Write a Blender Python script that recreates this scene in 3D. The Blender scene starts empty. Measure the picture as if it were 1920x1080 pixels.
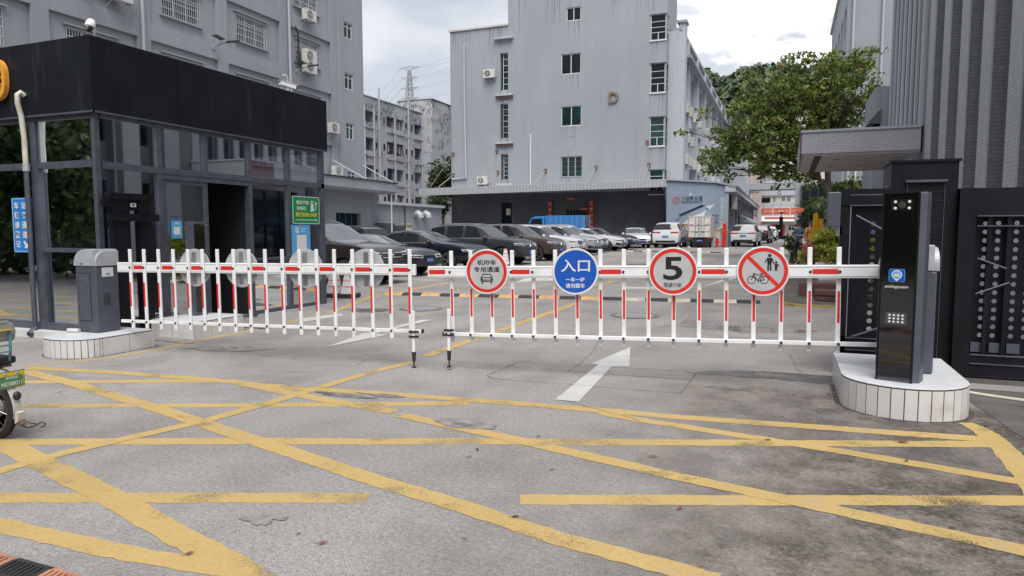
import bpy, bmesh, math, random
from mathutils import Vector, Matrix, Euler, noise
random.seed(7)
R=math.radians
S=bpy.context.scene
COL=S.collection
# ---------------------------------------------------------------- camera
FOC=1290.0; HC=1.55
PITCH=math.atan(106/FOC); YAW=math.atan(515/FOC*math.cos(PITCH))
cd=bpy.data.cameras.new('camera'); cam=bpy.data.objects.new('camera',cd); COL.objects.link(cam)
cd.sensor_width=36; cd.lens=36*FOC/1920; cd.clip_start=.05; cd.clip_end=4000
cam.location=(0,0,HC); cam.rotation_euler=(R(90)-PITCH,0,YAW)
S.camera=cam
# ---------------------------------------------------------------- world, sun
SUN_EL=R(60); SUN_AZ=R(158)          # sun high behind the viewer, veiled by thin cloud
W=bpy.data.worlds.new('World'); S.world=W; W.use_nodes=True
nt=W.node_tree; nt.nodes.clear()
def N(t,**k):
    n=nt.nodes.new(t)
    for a,b in k.items(): setattr(n,a,b)
    return n
out=N('ShaderNodeOutputWorld'); bg=N('ShaderNodeBackground'); bg.inputs[1].default_value=.128
sky=N('ShaderNodeTexSky',sky_type='NISHITA',sun_disc=False); sky.sun_elevation=SUN_EL; sky.sun_rotation=SUN_AZ
sky.dust_density=2.0
tc=N('ShaderNodeTexCoord'); mp=N('ShaderNodeMapping'); mp.inputs['Scale'].default_value=(1,1,2.4)
nz=N('ShaderNodeTexNoise'); nz.inputs['Scale'].default_value=3.6; nz.inputs['Detail'].default_value=9; nz.inputs['Roughness'].default_value=.55
cr=N('ShaderNodeValToRGB'); cr.color_ramp.elements[0].position=.40; cr.color_ramp.elements[0].color=(3.1,3.25,3.55,1)
cr.color_ramp.elements[1].position=.60; cr.color_ramp.elements[1].color=(4.35,4.4,4.5,1)
mx=N('ShaderNodeMix',data_type='RGBA'); mx.inputs[0].default_value=.88
# bright cumulus toward the sun side
bd=Vector((-.02,.955,.285)).normalized()
dt=N('ShaderNodeVectorMath',operation='DOT_PRODUCT'); dt.inputs[1].default_value=bd
nrm=N('ShaderNodeVectorMath',operation='NORMALIZE')
nz2=N('ShaderNodeTexNoise'); nz2.inputs['Scale'].default_value=7; nz2.inputs['Detail'].default_value=10; nz2.inputs['Roughness'].default_value=.6
ma=N('ShaderNodeMath',operation='MULTIPLY_ADD'); ma.inputs[1].default_value=.15; 
mr=N('ShaderNodeMapRange'); mr.inputs[1].default_value=1.068; mr.inputs[2].default_value=1.086; mr.interpolation_type='SMOOTHSTEP'
mb_=N('ShaderNodeMix',data_type='RGBA'); mb_.inputs[7].default_value=(7.2,7.2,7.3,1)
L=nt.links.new
L(tc.outputs['Generated'],mp.inputs[0]); L(mp.outputs[0],nz.inputs[0]); L(nz.outputs[0],cr.inputs[0])
L(sky.outputs[0],mx.inputs[6]); L(cr.outputs[0],mx.inputs[7])
L(tc.outputs['Generated'],nrm.inputs[0]); L(nrm.outputs[0],dt.inputs[0]); L(mp.outputs[0],nz2.inputs[0])
L(nz2.outputs[0],ma.inputs[0]); L(dt.outputs['Value'],ma.inputs[2]); L(ma.outputs[0],mr.inputs[0])
L(mx.outputs[2],mb_.inputs[6]); L(mr.outputs[0],mb_.inputs[0]); L(mb_.outputs[2],bg.inputs[0]); L(bg.outputs[0],out.inputs[0])
sd=bpy.data.lights.new('sun','SUN'); sd.energy=2.4; sd.angle=R(42); sd.color=(1,.965,.92)
so=bpy.data.objects.new('sun',sd); COL.objects.link(so)
sdir=Vector((math.sin(SUN_AZ)*math.cos(SUN_EL),math.cos(SUN_AZ)*math.cos(SUN_EL),math.sin(SUN_EL)))
so.rotation_euler=(-sdir).to_track_quat('-Z','Y').to_euler(); so.location=(0,0,60)
S.view_settings.view_transform='Standard'; S.view_settings.look='None'; S.view_settings.gamma=1; S.view_settings.exposure=.68
# ---------------------------------------------------------------- placing helpers: picture line of sight meets a real plane
_F=Vector((-math.sin(YAW)*math.cos(PITCH),math.cos(YAW)*math.cos(PITCH),-math.sin(PITCH)))
_R=Vector((math.cos(YAW),math.sin(YAW),0)); _U=_R.cross(_F); _C=Vector((0,0,HC))
def ray(x,y): return _F+_R*((x-960)/FOC)+_U*((540-y)/FOC)
def g(y): return .009*min(100,max(0,y-10))
def onX(x,y,v): d=ray(x,y); return _C+d*(v/d.x)
def onY(x,y,v): d=ray(x,y); return _C+d*(v/d.y)
def onZ(x,y,z=0): d=ray(x,y); return _C+d*((z-HC)/d.z)
def gr(x,y):
    z=0
    for i in range(30): p=onZ(x,y,z); z=g(p.y)
    return p
# ---------------------------------------------------------------- material helpers
MATS={}
def mat(name,col,rough=.6,metal=0,col2=None,scale=4,detail=6,lo=.4,hi=.6,bump=0,bscale=60,stretch=(1,1,1),spec=.5,coat=0,emit=0):
    if name in MATS: return MATS[name]
    m=bpy.data.materials.new(name); m.use_nodes=True; t=m.node_tree; b=t.nodes['Principled BSDF']; l=t.links.new
    b.inputs['Base Color'].default_value=(*col,1); b.inputs['Roughness'].default_value=rough; b.inputs['Metallic'].default_value=metal
    b.inputs['Specular IOR Level'].default_value=spec; b.inputs['Coat Weight'].default_value=coat; b.inputs['Coat Roughness'].default_value=.04
    if emit: b.inputs['Emission Color'].default_value=(*col,1); b.inputs['Emission Strength'].default_value=emit
    if col2 or bump:
        c=t.nodes.new('ShaderNodeTexCoord'); mpn=t.nodes.new('ShaderNodeMapping'); mpn.inputs['Scale'].default_value=stretch; l(c.outputs['Object'],mpn.inputs[0])
    if col2:
        n=t.nodes.new('ShaderNodeTexNoise'); n.inputs['Scale'].default_value=scale; n.inputs['Detail'].default_value=detail; l(mpn.outputs[0],n.inputs[0])
        r=t.nodes.new('ShaderNodeValToRGB'); r.color_ramp.elements[0].position=lo; r.color_ramp.elements[1].position=hi
        r.color_ramp.elements[0].color=(*col,1); r.color_ramp.elements[1].color=(*col2,1); l(n.outputs[0],r.inputs[0]); l(r.outputs[0],b.inputs['Base Color'])
    if bump:
        n=t.nodes.new('ShaderNodeTexNoise'); n.inputs['Scale'].default_value=bscale; n.inputs['Detail'].default_value=5; l(mpn.outputs[0],n.inputs[0])
        q=t.nodes.new('ShaderNodeBump'); q.inputs['Strength'].default_value=bump; q.inputs['Distance'].default_value=.02; l(n.outputs[0],q.inputs['Height']); l(q.outputs[0],b.inputs['Normal'])
    MATS[name]=m; return m
class NG:
    "small node-graph builder for the richer materials"
    def __init__(s,name):
        s.m=bpy.data.materials.new(name); s.m.use_nodes=True; s.t=s.m.node_tree; s.b=s.t.nodes['Principled BSDF']; MATS[name]=s.m
        s.o=s.t.nodes['Material Output']; s.c=s.n('ShaderNodeTexCoord').outputs['Object']
    def n(s,t,**k):
        x=s.t.nodes.new(t)
        for a,b in k.items(): setattr(x,a,b)
        return x
    def put(s,sock,v):
        if hasattr(v,'is_output'): s.t.links.new(v,sock)
        else: sock.default_value=v
    def map(s,sc=(1,1,1),loc=(0,0,0),rot=(0,0,0),v=None):
        x=s.n('ShaderNodeMapping'); x.inputs['Scale'].default_value=sc; x.inputs['Location'].default_value=loc; x.inputs['Rotation'].default_value=rot; s.put(x.inputs[0],v or s.c); return x.outputs[0]
    def noise(s,sc,det=6,v=None,r=.5,dist=0):
        x=s.n('ShaderNodeTexNoise'); x.inputs['Scale'].default_value=sc; x.inputs['Detail'].default_value=det; x.inputs['Roughness'].default_value=r; x.inputs['Distortion'].default_value=dist; s.put(x.inputs[0],v or s.c); return x.outputs[0]
    def ramp(s,f,a,b,ca=(0,0,0),cb=(1,1,1),mid=None):
        x=s.n('ShaderNodeValToRGB'); e=x.color_ramp.elements; e[0].position=a; e[1].position=b; e[0].color=(*ca,1); e[1].color=(*cb,1)
        if mid: q=e.new(mid[0]); q.color=(*mid[1],1)
        s.put(x.inputs[0],f); return x.outputs[0]
    def mix(s,f,a,b,mode='MIX'):
        x=s.n('ShaderNodeMix',data_type='RGBA',blend_type=mode); s.put(x.inputs[0],f)
        for i,v in ((6,a),(7,b)): s.put(x.inputs[i],(*v,1) if isinstance(v,tuple) and len(v)==3 else v)
        return x.outputs[2]
    def math(s,op,a,b=0,c=0):
        x=s.n('ShaderNodeMath',operation=op); s.put(x.inputs[0],a); s.put(x.inputs[1],b); s.put(x.inputs[2],c); return x.outputs[0]
    def sep(s,v=None): x=s.n('ShaderNodeSeparateXYZ'); s.put(x.inputs[0],v or s.c); return x.outputs
    def comb(s,x_,y_,z_=0): x=s.n('ShaderNodeCombineXYZ'); s.put(x.inputs[0],x_); s.put(x.inputs[1],y_); s.put(x.inputs[2],z_); return x.outputs[0]
    def set(s,k,v): s.put(s.b.inputs[k],(*v,1) if isinstance(v,tuple) and len(v)==3 else v)
    def bump(s,h,st=.3,d=.01): x=s.n('ShaderNodeBump'); x.inputs['Strength'].default_value=st; x.inputs['Distance'].default_value=d; s.put(x.inputs['Height'],h); s.put(s.b.inputs['Normal'],x.outputs[0])
# ---------------------------------------------------------------- mesh helpers
class Fr:
    "a plane frame: a along u, b up, c out along n"
    def __init__(s,o,u,n,up=(0,0,1)): s.o=Vector(o); s.u=Vector(u).normalized(); s.n=Vector(n).normalized(); s.w=Vector(up).normalized()
    def __call__(s,a,b,c=0): return s.o+s.u*a+s.w*b+s.n*c
WF=Fr((0,0,0),(1,0,0),(0,1,0))
class MB:
    def __init__(s): s.v=[]; s.f=[]; s.mi=[]; s.m=[]
    def mid(s,m):
        if m is None: m='none'
        if m not in s.m: s.m.append(m)
        return s.m.index(m)
    def face(s,pts,m=None):
        k=len(s.v); s.v+= [Vector(p) for p in pts]; s.f.append(tuple(range(k,k+len(pts)))); s.mi.append(s.mid(m)); return s
    def mesh(s,vs,fs,m=None):
        k=len(s.v); s.v+=[Vector(p) for p in vs]; i=s.mid(m)
        for f in fs: s.f.append(tuple(k+j for j in f)); s.mi.append(i)
        return s
    def boxf(s,F,a0,a1,b0,b1,c0,c1,m=None):
        p=[F(a,b,c) for c in (c0,c1) for b in (b0,b1) for a in (a0,a1)]
        return s.mesh(p,[(0,2,3,1),(4,5,7,6),(0,1,5,4),(2,6,7,3),(0,4,6,2),(1,3,7,5)],m)
    def box(s,x0,x1,y0,y1,z0,z1,m=None):
        p=[(x,y,z) for z in (z0,z1) for y in (y0,y1) for x in (x0,x1)]
        return s.mesh(p,[(0,2,3,1),(4,5,7,6),(0,1,5,4),(2,6,7,3),(0,4,6,2),(1,3,7,5)],m)
    def rbox(s,c,sz,rot=0,m=None,bv=0):
        "box centred at c, turned about z"
        M=Matrix.Translation(c)@Matrix.Rotation(rot,4,'Z'); a,b,h=(q/2 for q in sz)
        p=[M@Vector((x,y,z)) for z in (-h,h) for y in (-b,b) for x in (-a,a)]
        return s.mesh(p,[(0,2,3,1),(4,5,7,6),(0,1,5,4),(2,6,7,3),(0,4,6,2),(1,3,7,5)],m)
    def bar(s,p,q,w,h=None,m=None,up=(0,0,1)):
        "rectangular bar from p to q"
        p=Vector(p); q=Vector(q); h=h or w; d=(q-p).normalized(); u=Vector(up)
        if abs(d.dot(u))>.95: u=Vector((0,1,0))
        a=d.cross(u).normalized(); b=a.cross(d)
        pts=[o+a*sx*w/2+b*sy*h/2 for o in (p,q) for sy in (-1,1) for sx in (-1,1)]
        return s.mesh(pts,[(0,2,3,1),(4,5,7,6),(0,1,5,4),(2,6,7,3),(0,4,6,2),(1,3,7,5)],m)
    def tube(s,pts,r,seg=8,m=None,cap=True):
        pts=[Vector(p) for p in pts]; n=len(pts); rs=r if isinstance(r,(list,tuple)) else [r]*n
        k=len(s.v); i=s.mid(m); last=None
        for j,p in enumerate(pts):
            d=((pts[min(j+1,n-1)]-pts[max(j-1,0)])).normalized()
            if last is None:
                a=d.cross(Vector((0,0,1)) if abs(d.z)<.9 else Vector((0,1,0))).normalized()
            else: a=(last-d*last.dot(d)).normalized()
            last=a; b=d.cross(a)
            for q in range(seg):
                t=2*math.pi*q/seg; s.v.append(p+(a*math.cos(t)+b*math.sin(t))*rs[j])
        for j in range(n-1):
            for q in range(seg):
                s.f.append((k+j*seg+q,k+j*seg+(q+1)%seg,k+(j+1)*seg+(q+1)%seg,k+(j+1)*seg+q)); s.mi.append(i)
        if cap: s.f.append(tuple(k+q for q in range(seg))[::-1]); s.mi.append(i); s.f.append(tuple(k+(n-1)*seg+q for q in range(seg))); s.mi.append(i)
        return s
    def lathe(s,o,ax,prof,seg=24,m=None,cap=True):
        "prof: list of (radius, height along ax)"
        o=Vector(o); ax=Vector(ax).normalized(); a=ax.cross(Vector((0,0,1)) if abs(ax.z)<.9 else Vector((0,1,0))).normalized(); b=ax.cross(a)
        k=len(s.v); i=s.mid(m); n=len(prof)
        for (r,h) in prof:
            for q in range(seg): t=2*math.pi*q/seg; s.v.append(o+ax*h+(a*math.cos(t)+b*math.sin(t))*r)
        for j in range(n-1):
            for q in range(seg): s.f.append((k+j*seg+q,k+j*seg+(q+1)%seg,k+(j+1)*seg+(q+1)%seg,k+(j+1)*seg+q)); s.mi.append(i)
        for e,rev in ((0,True),(n-1,False)):
            if cap and prof[e][0]>1e-4: s.f.append(tuple(k+e*seg+q for q in (range(seg) if not rev else reversed(range(seg))))); s.mi.append(i)
        return s
    def prism(s,F,poly,c0,c1,m=None):
        "poly of (a,b) in frame F, from depth c0 to c1"
        n=len(poly); p=[F(a,b,c0) for a,b in poly]+[F(a,b,c1) for a,b in poly]
        return s.mesh(p,[tuple(range(n))[::-1],tuple(range(n,2*n))]+[(i,(i+1)%n,n+(i+1)%n,n+i) for i in range(n)],m)
    def ball(s,c,r,m=None,seg=12,ring=8):
        r=r if isinstance(r,(tuple,list)) else (r,r,r); c=Vector(c)
        vs=[];fs=[]
        for j in range(ring+1):
            t=math.pi*j/ring
            for q in range(seg): p=2*math.pi*q/seg; vs.append(c+Vector((r[0]*math.sin(t)*math.cos(p),r[1]*math.sin(t)*math.sin(p),r[2]*math.cos(t))))
        for j in range(ring):
            for q in range(seg): fs.append((j*seg+q,(j+1)*seg+q,(j+1)*seg+(q+1)%seg,j*seg+(q+1)%seg))
        return s.mesh(vs,fs,m)
    def wall(s,F,a0,a1,b0,b1,ops,d,m=None):
        "wall face with real openings (a0,a1,b0,b1) and reveals of depth d"
        A=sorted({a0,a1,*[o[0] for o in ops],*[o[1] for o in ops]}); B=sorted({b0,b1,*[o[2] for o in ops],*[o[3] for o in ops]})
        A=[a for a in A if a0<=a<=a1]; B=[b for b in B if b0<=b<=b1]
        for i in range(len(A)-1):
            for j in range(len(B)-1):
                ca=(A[i]+A[i+1])/2; cb=(B[j]+B[j+1])/2
                if any(o[0]<ca<o[1] and o[2]<cb<o[3] for o in ops): continue
                s.face([F(A[i],B[j]),F(A[i+1],B[j]),F(A[i+1],B[j+1]),F(A[i],B[j+1])],m)
        for o in ops:
            x0,x1,y0,y1=o[:4]
            s.face([F(x0,y0),F(x0,y0,-d),F(x1,y0,-d),F(x1,y0)],m); s.face([F(x0,y1),F(x1,y1),F(x1,y1,-d),F(x0,y1,-d)],m)
            s.face([F(x0,y0),F(x0,y1),F(x0,y1,-d),F(x0,y0,-d)],m); s.face([F(x1,y0),F(x1,y0,-d),F(x1,y1,-d),F(x1,y1)],m)
        return s
    def build(s,name,m=None,parent=None,smooth=False,bevel=0,off=None,sub=None):
        me=bpy.data.meshes.new(name); o_=Vector(off) if off is not None else (Vector(ROOT.get(parent.name,(0,0,0))) if parent else Vector((0,0,0)))
        me.from_pydata([tuple(v-o_) for v in s.v],[],s.f)
        for k in s.m: me.materials.append(m if k=='none' else (k if not isinstance(k,str) else MATS[k]))
        me.polygons.foreach_set('material_index',s.mi)
        bm=bmesh.new(); bm.from_mesh(me)
        if smooth: bmesh.ops.remove_doubles(bm,verts=bm.verts,dist=1e-5)
        bmesh.ops.recalc_face_normals(bm,faces=bm.faces); bm.to_mesh(me); bm.free()
        if smooth: me.shade_smooth() if smooth is True else None
        o=bpy.data.objects.new(name,me); COL.objects.link(o)
        if smooth:
            me.set_sharp_from_angle(angle=R(38)) 
        if bevel:
            q=o.modifiers.new('b','BEVEL'); q.width=bevel; q.segments=2; q.limit_method='ANGLE'; q.angle_limit=R(40)
        if parent: o.parent=parent; ROOT[o.name]=tuple(o_)
        return o
ROOT={}
def tag(o,label,cat,group=None):
    o['label']=label; o['category']=cat
    if group: o['group']=group
    return o
def thing(name,label,cat,loc=(0,0,0),rz=0,group=None):
    o=bpy.data.objects.new(name,None); COL.objects.link(o); o.location=loc; o.rotation_euler=(0,0,rz); o.empty_display_size=.2
    ROOT[o.name]=tuple(loc) if rz==0 else (0,0,0); return tag(o,label,cat,group)
def local(name,label,cat,group=None):
    "a thing built round its own origin, placed afterwards"
    o=thing(name,label,cat,(0,0,0),0,group); return o
def place(o,loc,rz=0): o.location=loc; o.rotation_euler=(0,0,rz); return o
def struct(o): o['kind']='structure'; return o
ORD=['first','second','third','fourth','fifth','sixth','seventh','eighth','ninth','tenth','eleventh','twelfth','thirteenth','fourteenth','fifteenth','sixteenth','seventeenth','eighteenth','nineteenth','twentieth','twenty-first','twenty-second','twenty-third','twenty-fourth','twenty-fifth','twenty-sixth','twenty-seventh','twenty-eighth']
def kids(o): return [c for c in bpy.data.objects if c.parent==o]
def copy_tree(o,parent=None):
    c=o.copy(); COL.objects.link(c)
    if parent: c.parent=parent
    for k in kids(o): copy_tree(k,c)
    return c
def text2d(s,size=1,bold=0,align='CENTER',shear=0,spacing=1):
    "flat letter shapes as vertices and faces"
    cu=bpy.data.curves.new('t','FONT'); cu.body=s; cu.size=size; cu.align_x=align; cu.align_y='CENTER'; cu.offset=bold; cu.resolution_u=3; cu.shear=shear; cu.space_character=spacing
    ob=bpy.data.objects.new('t',cu); COL.objects.link(ob); dg=bpy.context.evaluated_depsgraph_get(); ev=ob.evaluated_get(dg); me=ev.to_mesh()
    vs=[v.co.copy() for v in me.vertices]; fs=[tuple(p.vertices) for p in me.polygons]; ev.to_mesh_clear(); bpy.data.objects.remove(ob); bpy.data.curves.remove(cu)
    return vs,fs
def letter(mb,F,s,a,b,c,h,m,bold=0,w=None,align='CENTER',shear=0,rot=0,spacing=1,thick=0):
    "write s centred at (a,b) of frame F, c proud; h = letter height; w = forced width"
    vs,fs=text2d(s,1,min(.02,.35*bold/max(h,.001)),align,shear,spacing)
    if not vs: return
    x0=min(v.x for v in vs);x1=max(v.x for v in vs);y0=min(v.y for v in vs);y1=max(v.y for v in vs)
    k=h/(y1-y0); kx=(w/(x1-x0)) if w else k; cx=(x0+x1)/2 if align=='CENTER' else x0; cy_=(y0+y1)/2
    ca,sa=math.cos(rot),math.sin(rot); P=[]
    for v in vs:
        x=(v.x-cx)*kx; y=(v.y-cy_)*k; P.append((a+x*ca-y*sa,b+x*sa+y*ca))
    mb.mesh([F(p[0],p[1],c) for p in P],fs,m)
    if thick: mb.mesh([F(p[0],p[1],c-thick) for p in P],fs,m); 
    if thick:
        from collections import Counter
        ec=Counter(); od={}
        for f in fs:
            for i in range(len(f)): e=(f[i],f[(i+1)%len(f)]); kx2=tuple(sorted(e)); ec[kx2]+=1; od[kx2]=e
        for e,n in ec.items():
            if n==1: i,j=od[e]; mb.face([F(*P[i],c),F(*P[j],c),F(*P[j],c-thick),F(*P[i],c-thick)],m)
# ================================================================= MATERIALS
def streaky(name,c1,c2,c3=None,rough=.85,dark=.0):
    q=NG(name); a=q.noise(1.2,8,q.map((.35,.35,.12))); col=q.ramp(a,.35,.68,c1,c2)
    st=q.ramp(q.noise(5,5,q.map((1.2,1.2,.07))),.54,.78); col=q.mix(q.math('MULTIPLY',st,.45+dark),col,tuple(v*.72 for v in c1))
    hz=q.noise(1,5,q.map((.5,.5,16))); col=q.mix(.07,col,hz,'OVERLAY'); pt=q.ramp(q.noise(.55,6,q.map((1,1,.6))),.60,.64); col=q.mix(q.math('MULTIPLY',pt,.05),col,(.6,.6,.6)); gr_=q.noise(90,3); col=q.mix(.12,col,gr_,'OVERLAY'); q.set('Base Color',col); q.set('Roughness',rough); q.bump(q.noise(25,6),.15,.02); return q.m
streaky('plaster_blue',(.288,.307,.338),(.328,.347,.380))
streaky('plaster_grey',(.27,.295,.33),(.325,.35,.385))
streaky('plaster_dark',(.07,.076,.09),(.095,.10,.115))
streaky('plaster_pale',(.39,.415,.455),(.46,.485,.525))
streaky('plaster_cream',(.50,.48,.44),(.60,.58,.54),dark=.3)
streaky('mural_blue',(.21,.262,.335),(.235,.29,.365))
q=NG('plaster_mould'); v=q.noise(1.1,10,r=.65,dist=.6); big=q.noise(.32,4); zz=q.sep()[2]
f=q.math('ADD',v,q.math('MULTIPLY',q.math('SUBTRACT',big,.5),.9)); f=q.math('ADD',f,q.math('MULTIPLY',q.math('GREATER_THAN',zz,14.6),.10))
stain=q.ramp(f,.53,.60); col=q.mix(q.ramp(q.noise(1.5,5),.45,.6),(.38,.405,.45),(.42,.41,.38)); drips=q.ramp(q.noise(5.5,9,q.map((1,1,.35)),r=.8),.46,.56)
q.set('Base Color',q.mix(q.math('MULTIPLY',stain,drips),col,(.055,.055,.055))); q.set('Roughness',.9)
mat('white_trim',(.62,.64,.66),.5); mat('white_paint',(.78,.79,.80),.34,coat=.15,col2=(.60,.59,.56),scale=6,detail=9,lo=.52,hi=.85); mat('cream_pipe',(.62,.60,.52),.5,col2=(.5,.47,.38))
mat('pipe_grey',(.42,.44,.48),.5); mat('black_plastic',(.02,.02,.022),.45); mat('black_metal',(.006,.0062,.009),.42,spec=.22,col2=(.010,.0105,.014),scale=3)
mat('alu_frame',(.072,.080,.105),.42,.2,col2=(.095,.104,.132),scale=6); mat('steel',(.45,.46,.47),.35,.9); mat('galv',(.44,.455,.475),.5,.25,col2=(.37,.385,.40),scale=8)
mat('ac_white',(.66,.66,.63),.5,col2=(.55,.54,.50),scale=4); mat('ac_fan',(.16,.16,.165),.5); mat('rust',(.12,.05,.025),.85,col2=(.22,.13,.08),scale=30)
mat('interior_dark',(.012,.013,.016),.8); mat('curtain',(.30,.33,.36),.8); mat('room_grey',(.10,.11,.12),.9)
mat('red',(.62,.025,.02),.38,coat=.2); mat('sign_blue',(.008,.085,.44),.4); mat('sign_white',(.70,.70,.69),.45); mat('sign_black',(.008,.008,.009),.5)
mat('sign_green',(.005,.23,.07),.45); mat('sign_yellow',(.75,.62,.03),.5); mat('sky_blue_paper',(.09,.36,.66),.5); mat('navy',(.012,.02,.06),.6)
mat('orange_letter',(.75,.33,.045),.45); mat('brass',(.20,.16,.10),.5); mat('mural_white',(.50,.53,.56),.8); mat('mural_gold',(.50,.35,.14),.8); mat('banner_red',(.55,.045,.02),.7)
q=NG('fascia_black'); a=q.noise(1.5,8); col=q.ramp(a,.3,.75,(.0035,.0045,.009),(.008,.0098,.018))
st=q.ramp(q.noise(6,6,q.map((1.3,1.3,.16))),.60,.8); col=q.mix(q.math('MULTIPLY',st,.30),col,(.08,.08,.10)); sc_=q.ramp(q.noise(40,2,q.map((.5,.5,3))),.72,.78); col=q.mix(q.math('MULTIPLY',sc_,.12),col,(.2,.2,.22))
q.set('Base Color',col); q.set('Roughness',.55); q.set('Specular IOR Level',.25); q.bump(q.noise(3,3),.1,.03)
def glass(name,tint,refl,rough=.02,glow=0):
    m=bpy.data.materials.new(name); m.use_nodes=True; t=m.node_tree; t.nodes.clear(); l=t.links.new
    o=t.nodes.new('ShaderNodeOutputMaterial'); tr=t.nodes.new('ShaderNodeBsdfTransparent'); tr.inputs[0].default_value=(*tint,1)
    gl=t.nodes.new('ShaderNodeBsdfGlossy'); gl.inputs[0].default_value=(.93,.97,1,1); gl.inputs[1].default_value=rough
    lw=t.nodes.new('ShaderNodeFresnel'); lw.inputs[0].default_value=1.5; mm=t.nodes.new('ShaderNodeMath'); mm.operation='MULTIPLY_ADD'; mm.inputs[1].default_value=1-refl; mm.inputs[2].default_value=refl
    x=t.nodes.new('ShaderNodeMixShader'); l(lw.outputs[0],mm.inputs[0]); l(mm.outputs[0],x.inputs[0]); l(tr.outputs[0],x.inputs[1]); l(gl.outputs[0],x.inputs[2]); l(x.outputs[0],o.inputs[0]); MATS[name]=m; return m
glass('booth_glass',(.45,.50,.58),.60)
mat('win_glass',(.010,.017,.02),.06,spec=.55); mat('win_green',(.008,.042,.037),.08,spec=.5,col2=(.006,.02,.02),scale=.8,lo=.45,hi=.55)
mat('win_dark',(.007,.013,.013),.15,spec=.28)
# brick: u runs along whichever way the wall runs
def brick(name,c1,c2,mort):
    q=NG(name); s_=q.sep(); u=q.math('ADD',s_[0],s_[1]); v=q.comb(u,s_[2]); b=q.n('ShaderNodeTexBrick'); q.put(b.inputs['Vector'],v)
    b.inputs['Scale'].default_value=1; b.inputs['Brick Width'].default_value=.24; b.inputs['Row Height'].default_value=.066; b.inputs['Mortar Size'].default_value=.006; b.inputs['Bias'].default_value=-.2
    q.put(b.inputs['Color1'],(*c1,1)); q.put(b.inputs['Color2'],(*c2,1)); q.put(b.inputs['Mortar'],(*mort,1)); col=b.outputs[0]
    big=q.noise(.8,7); col=q.mix(q.math('MULTIPLY',big,.5),col,tuple(x*.62 for x in c1)); chip=q.ramp(q.noise(9,3,q.map((1,1,2.4))),.69,.72); col=q.mix(q.math('MULTIPLY',chip,.55),col,(.5,.48,.46))
    q.set('Base Color',col); q.set('Roughness',.6); q.bump(b.outputs[1],-.25,.006); return q.m
brick('brick_grey',(.235,.242,.26),(.19,.196,.213),(.12,.123,.13))
brick('brick_light',(.47,.485,.52),(.40,.415,.45),(.26,.265,.28))
# ground: broom-finished concrete, stained and damp to the right
q=NG('concrete'); x,y,z=q.sep()
base=q.ramp(q.noise(.35,9),.3,.7,(.228,.216,.206),(.298,.284,.273)); base=q.mix(q.ramp(q.noise(.9,8,r=.6),.46,.72),base,(.18,.166,.158))
fine=q.noise(110,4,r=.7); base=q.mix(.75,base,q.ramp(fine,.34,.66,(.18,.18,.18),(.82,.82,.82)),'OVERLAY')
g2=q.noise(34,6,r=.8); base=q.mix(.45,base,q.ramp(g2,.38,.62,(.24,.24,.24),(.76,.76,.76)),'OVERLAY'); sp2=q.ramp(q.noise(19,4,r=.7),.645,.68); base=q.mix(q.math('MULTIPLY',sp2,.35),base,(.085,.078,.074)); broom=q.noise(6,5,q.map((.55,7,1),rot=(0,0,.18))); base=q.mix(.13,base,broom,'OVERLAY'); tm=q.ramp(q.noise(1.0,5,q.map((1.5,.10,1),rot=(0,0,-.05))),.53,.70); base=q.mix(q.math('MULTIPLY',tm,.30),base,(.15,.14,.135))
peb=q.ramp(q.noise(38,3,r=.6),.655,.70); base=q.mix(q.math('MULTIPLY',peb,.75),base,(.13,.12,.12))
wt=q.ramp(q.noise(55,2),.68,.72); base=q.mix(q.math('MULTIPLY',wt,.35),base,(.46,.45,.44))
# right-hand dirt, with patchy edge
edge=q.math('ADD',x,q.math('MULTIPLY',q.math('SUBTRACT',q.noise(.55,7,r=.65),.5),4.5)); mk=q.ramp(q.math('DIVIDE',q.math('ADD',edge,q.math('MULTIPLY',y,-.30)),3.0),.0,.0)
mk=q.n('ShaderNodeMapRange',interpolation_type='SMOOTHSTEP'); q.put(mk.inputs[0],edge); mk.inputs[1].default_value=-1.9; mk.inputs[2].default_value=.7; mk=q.math('MULTIPLY',mk.outputs[0],q.ramp(y,0,1)); yl=q.n('ShaderNodeMapRange',interpolation_type='SMOOTHSTEP'); q.put(yl.inputs[0],q.math('ADD',y,q.math('MULTIPLY',q.noise(.8,5,q.map(loc=(9,0,0))),1.2))); yl.inputs[1].default_value=8.4; yl.inputs[2].default_value=7.2; mk=q.math('MULTIPLY',mk,yl.outputs[0])
spk=q.math('ADD',q.math('MULTIPLY',q.ramp(q.noise(2.6,9,r=.78),.40,.56),.50),q.math('MULTIPLY',q.ramp(q.noise(30,9,r=.95),.43,.57),.48)); mask=q.math('MULTIPLY',mk,q.math('ADD',spk,.14))
base=q.mix(q.math('MULTIPLY',mk,.35),base,(.30,.235,.185)); base=q.mix(mask,base,(.042,.034,.027)); 
tan=q.math('MULTIPLY',q.ramp(q.noise(1.7,6),.50,.70),.35); base=q.mix(q.math('MULTIPLY',tan,mk),base,(.22,.165,.11))
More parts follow.
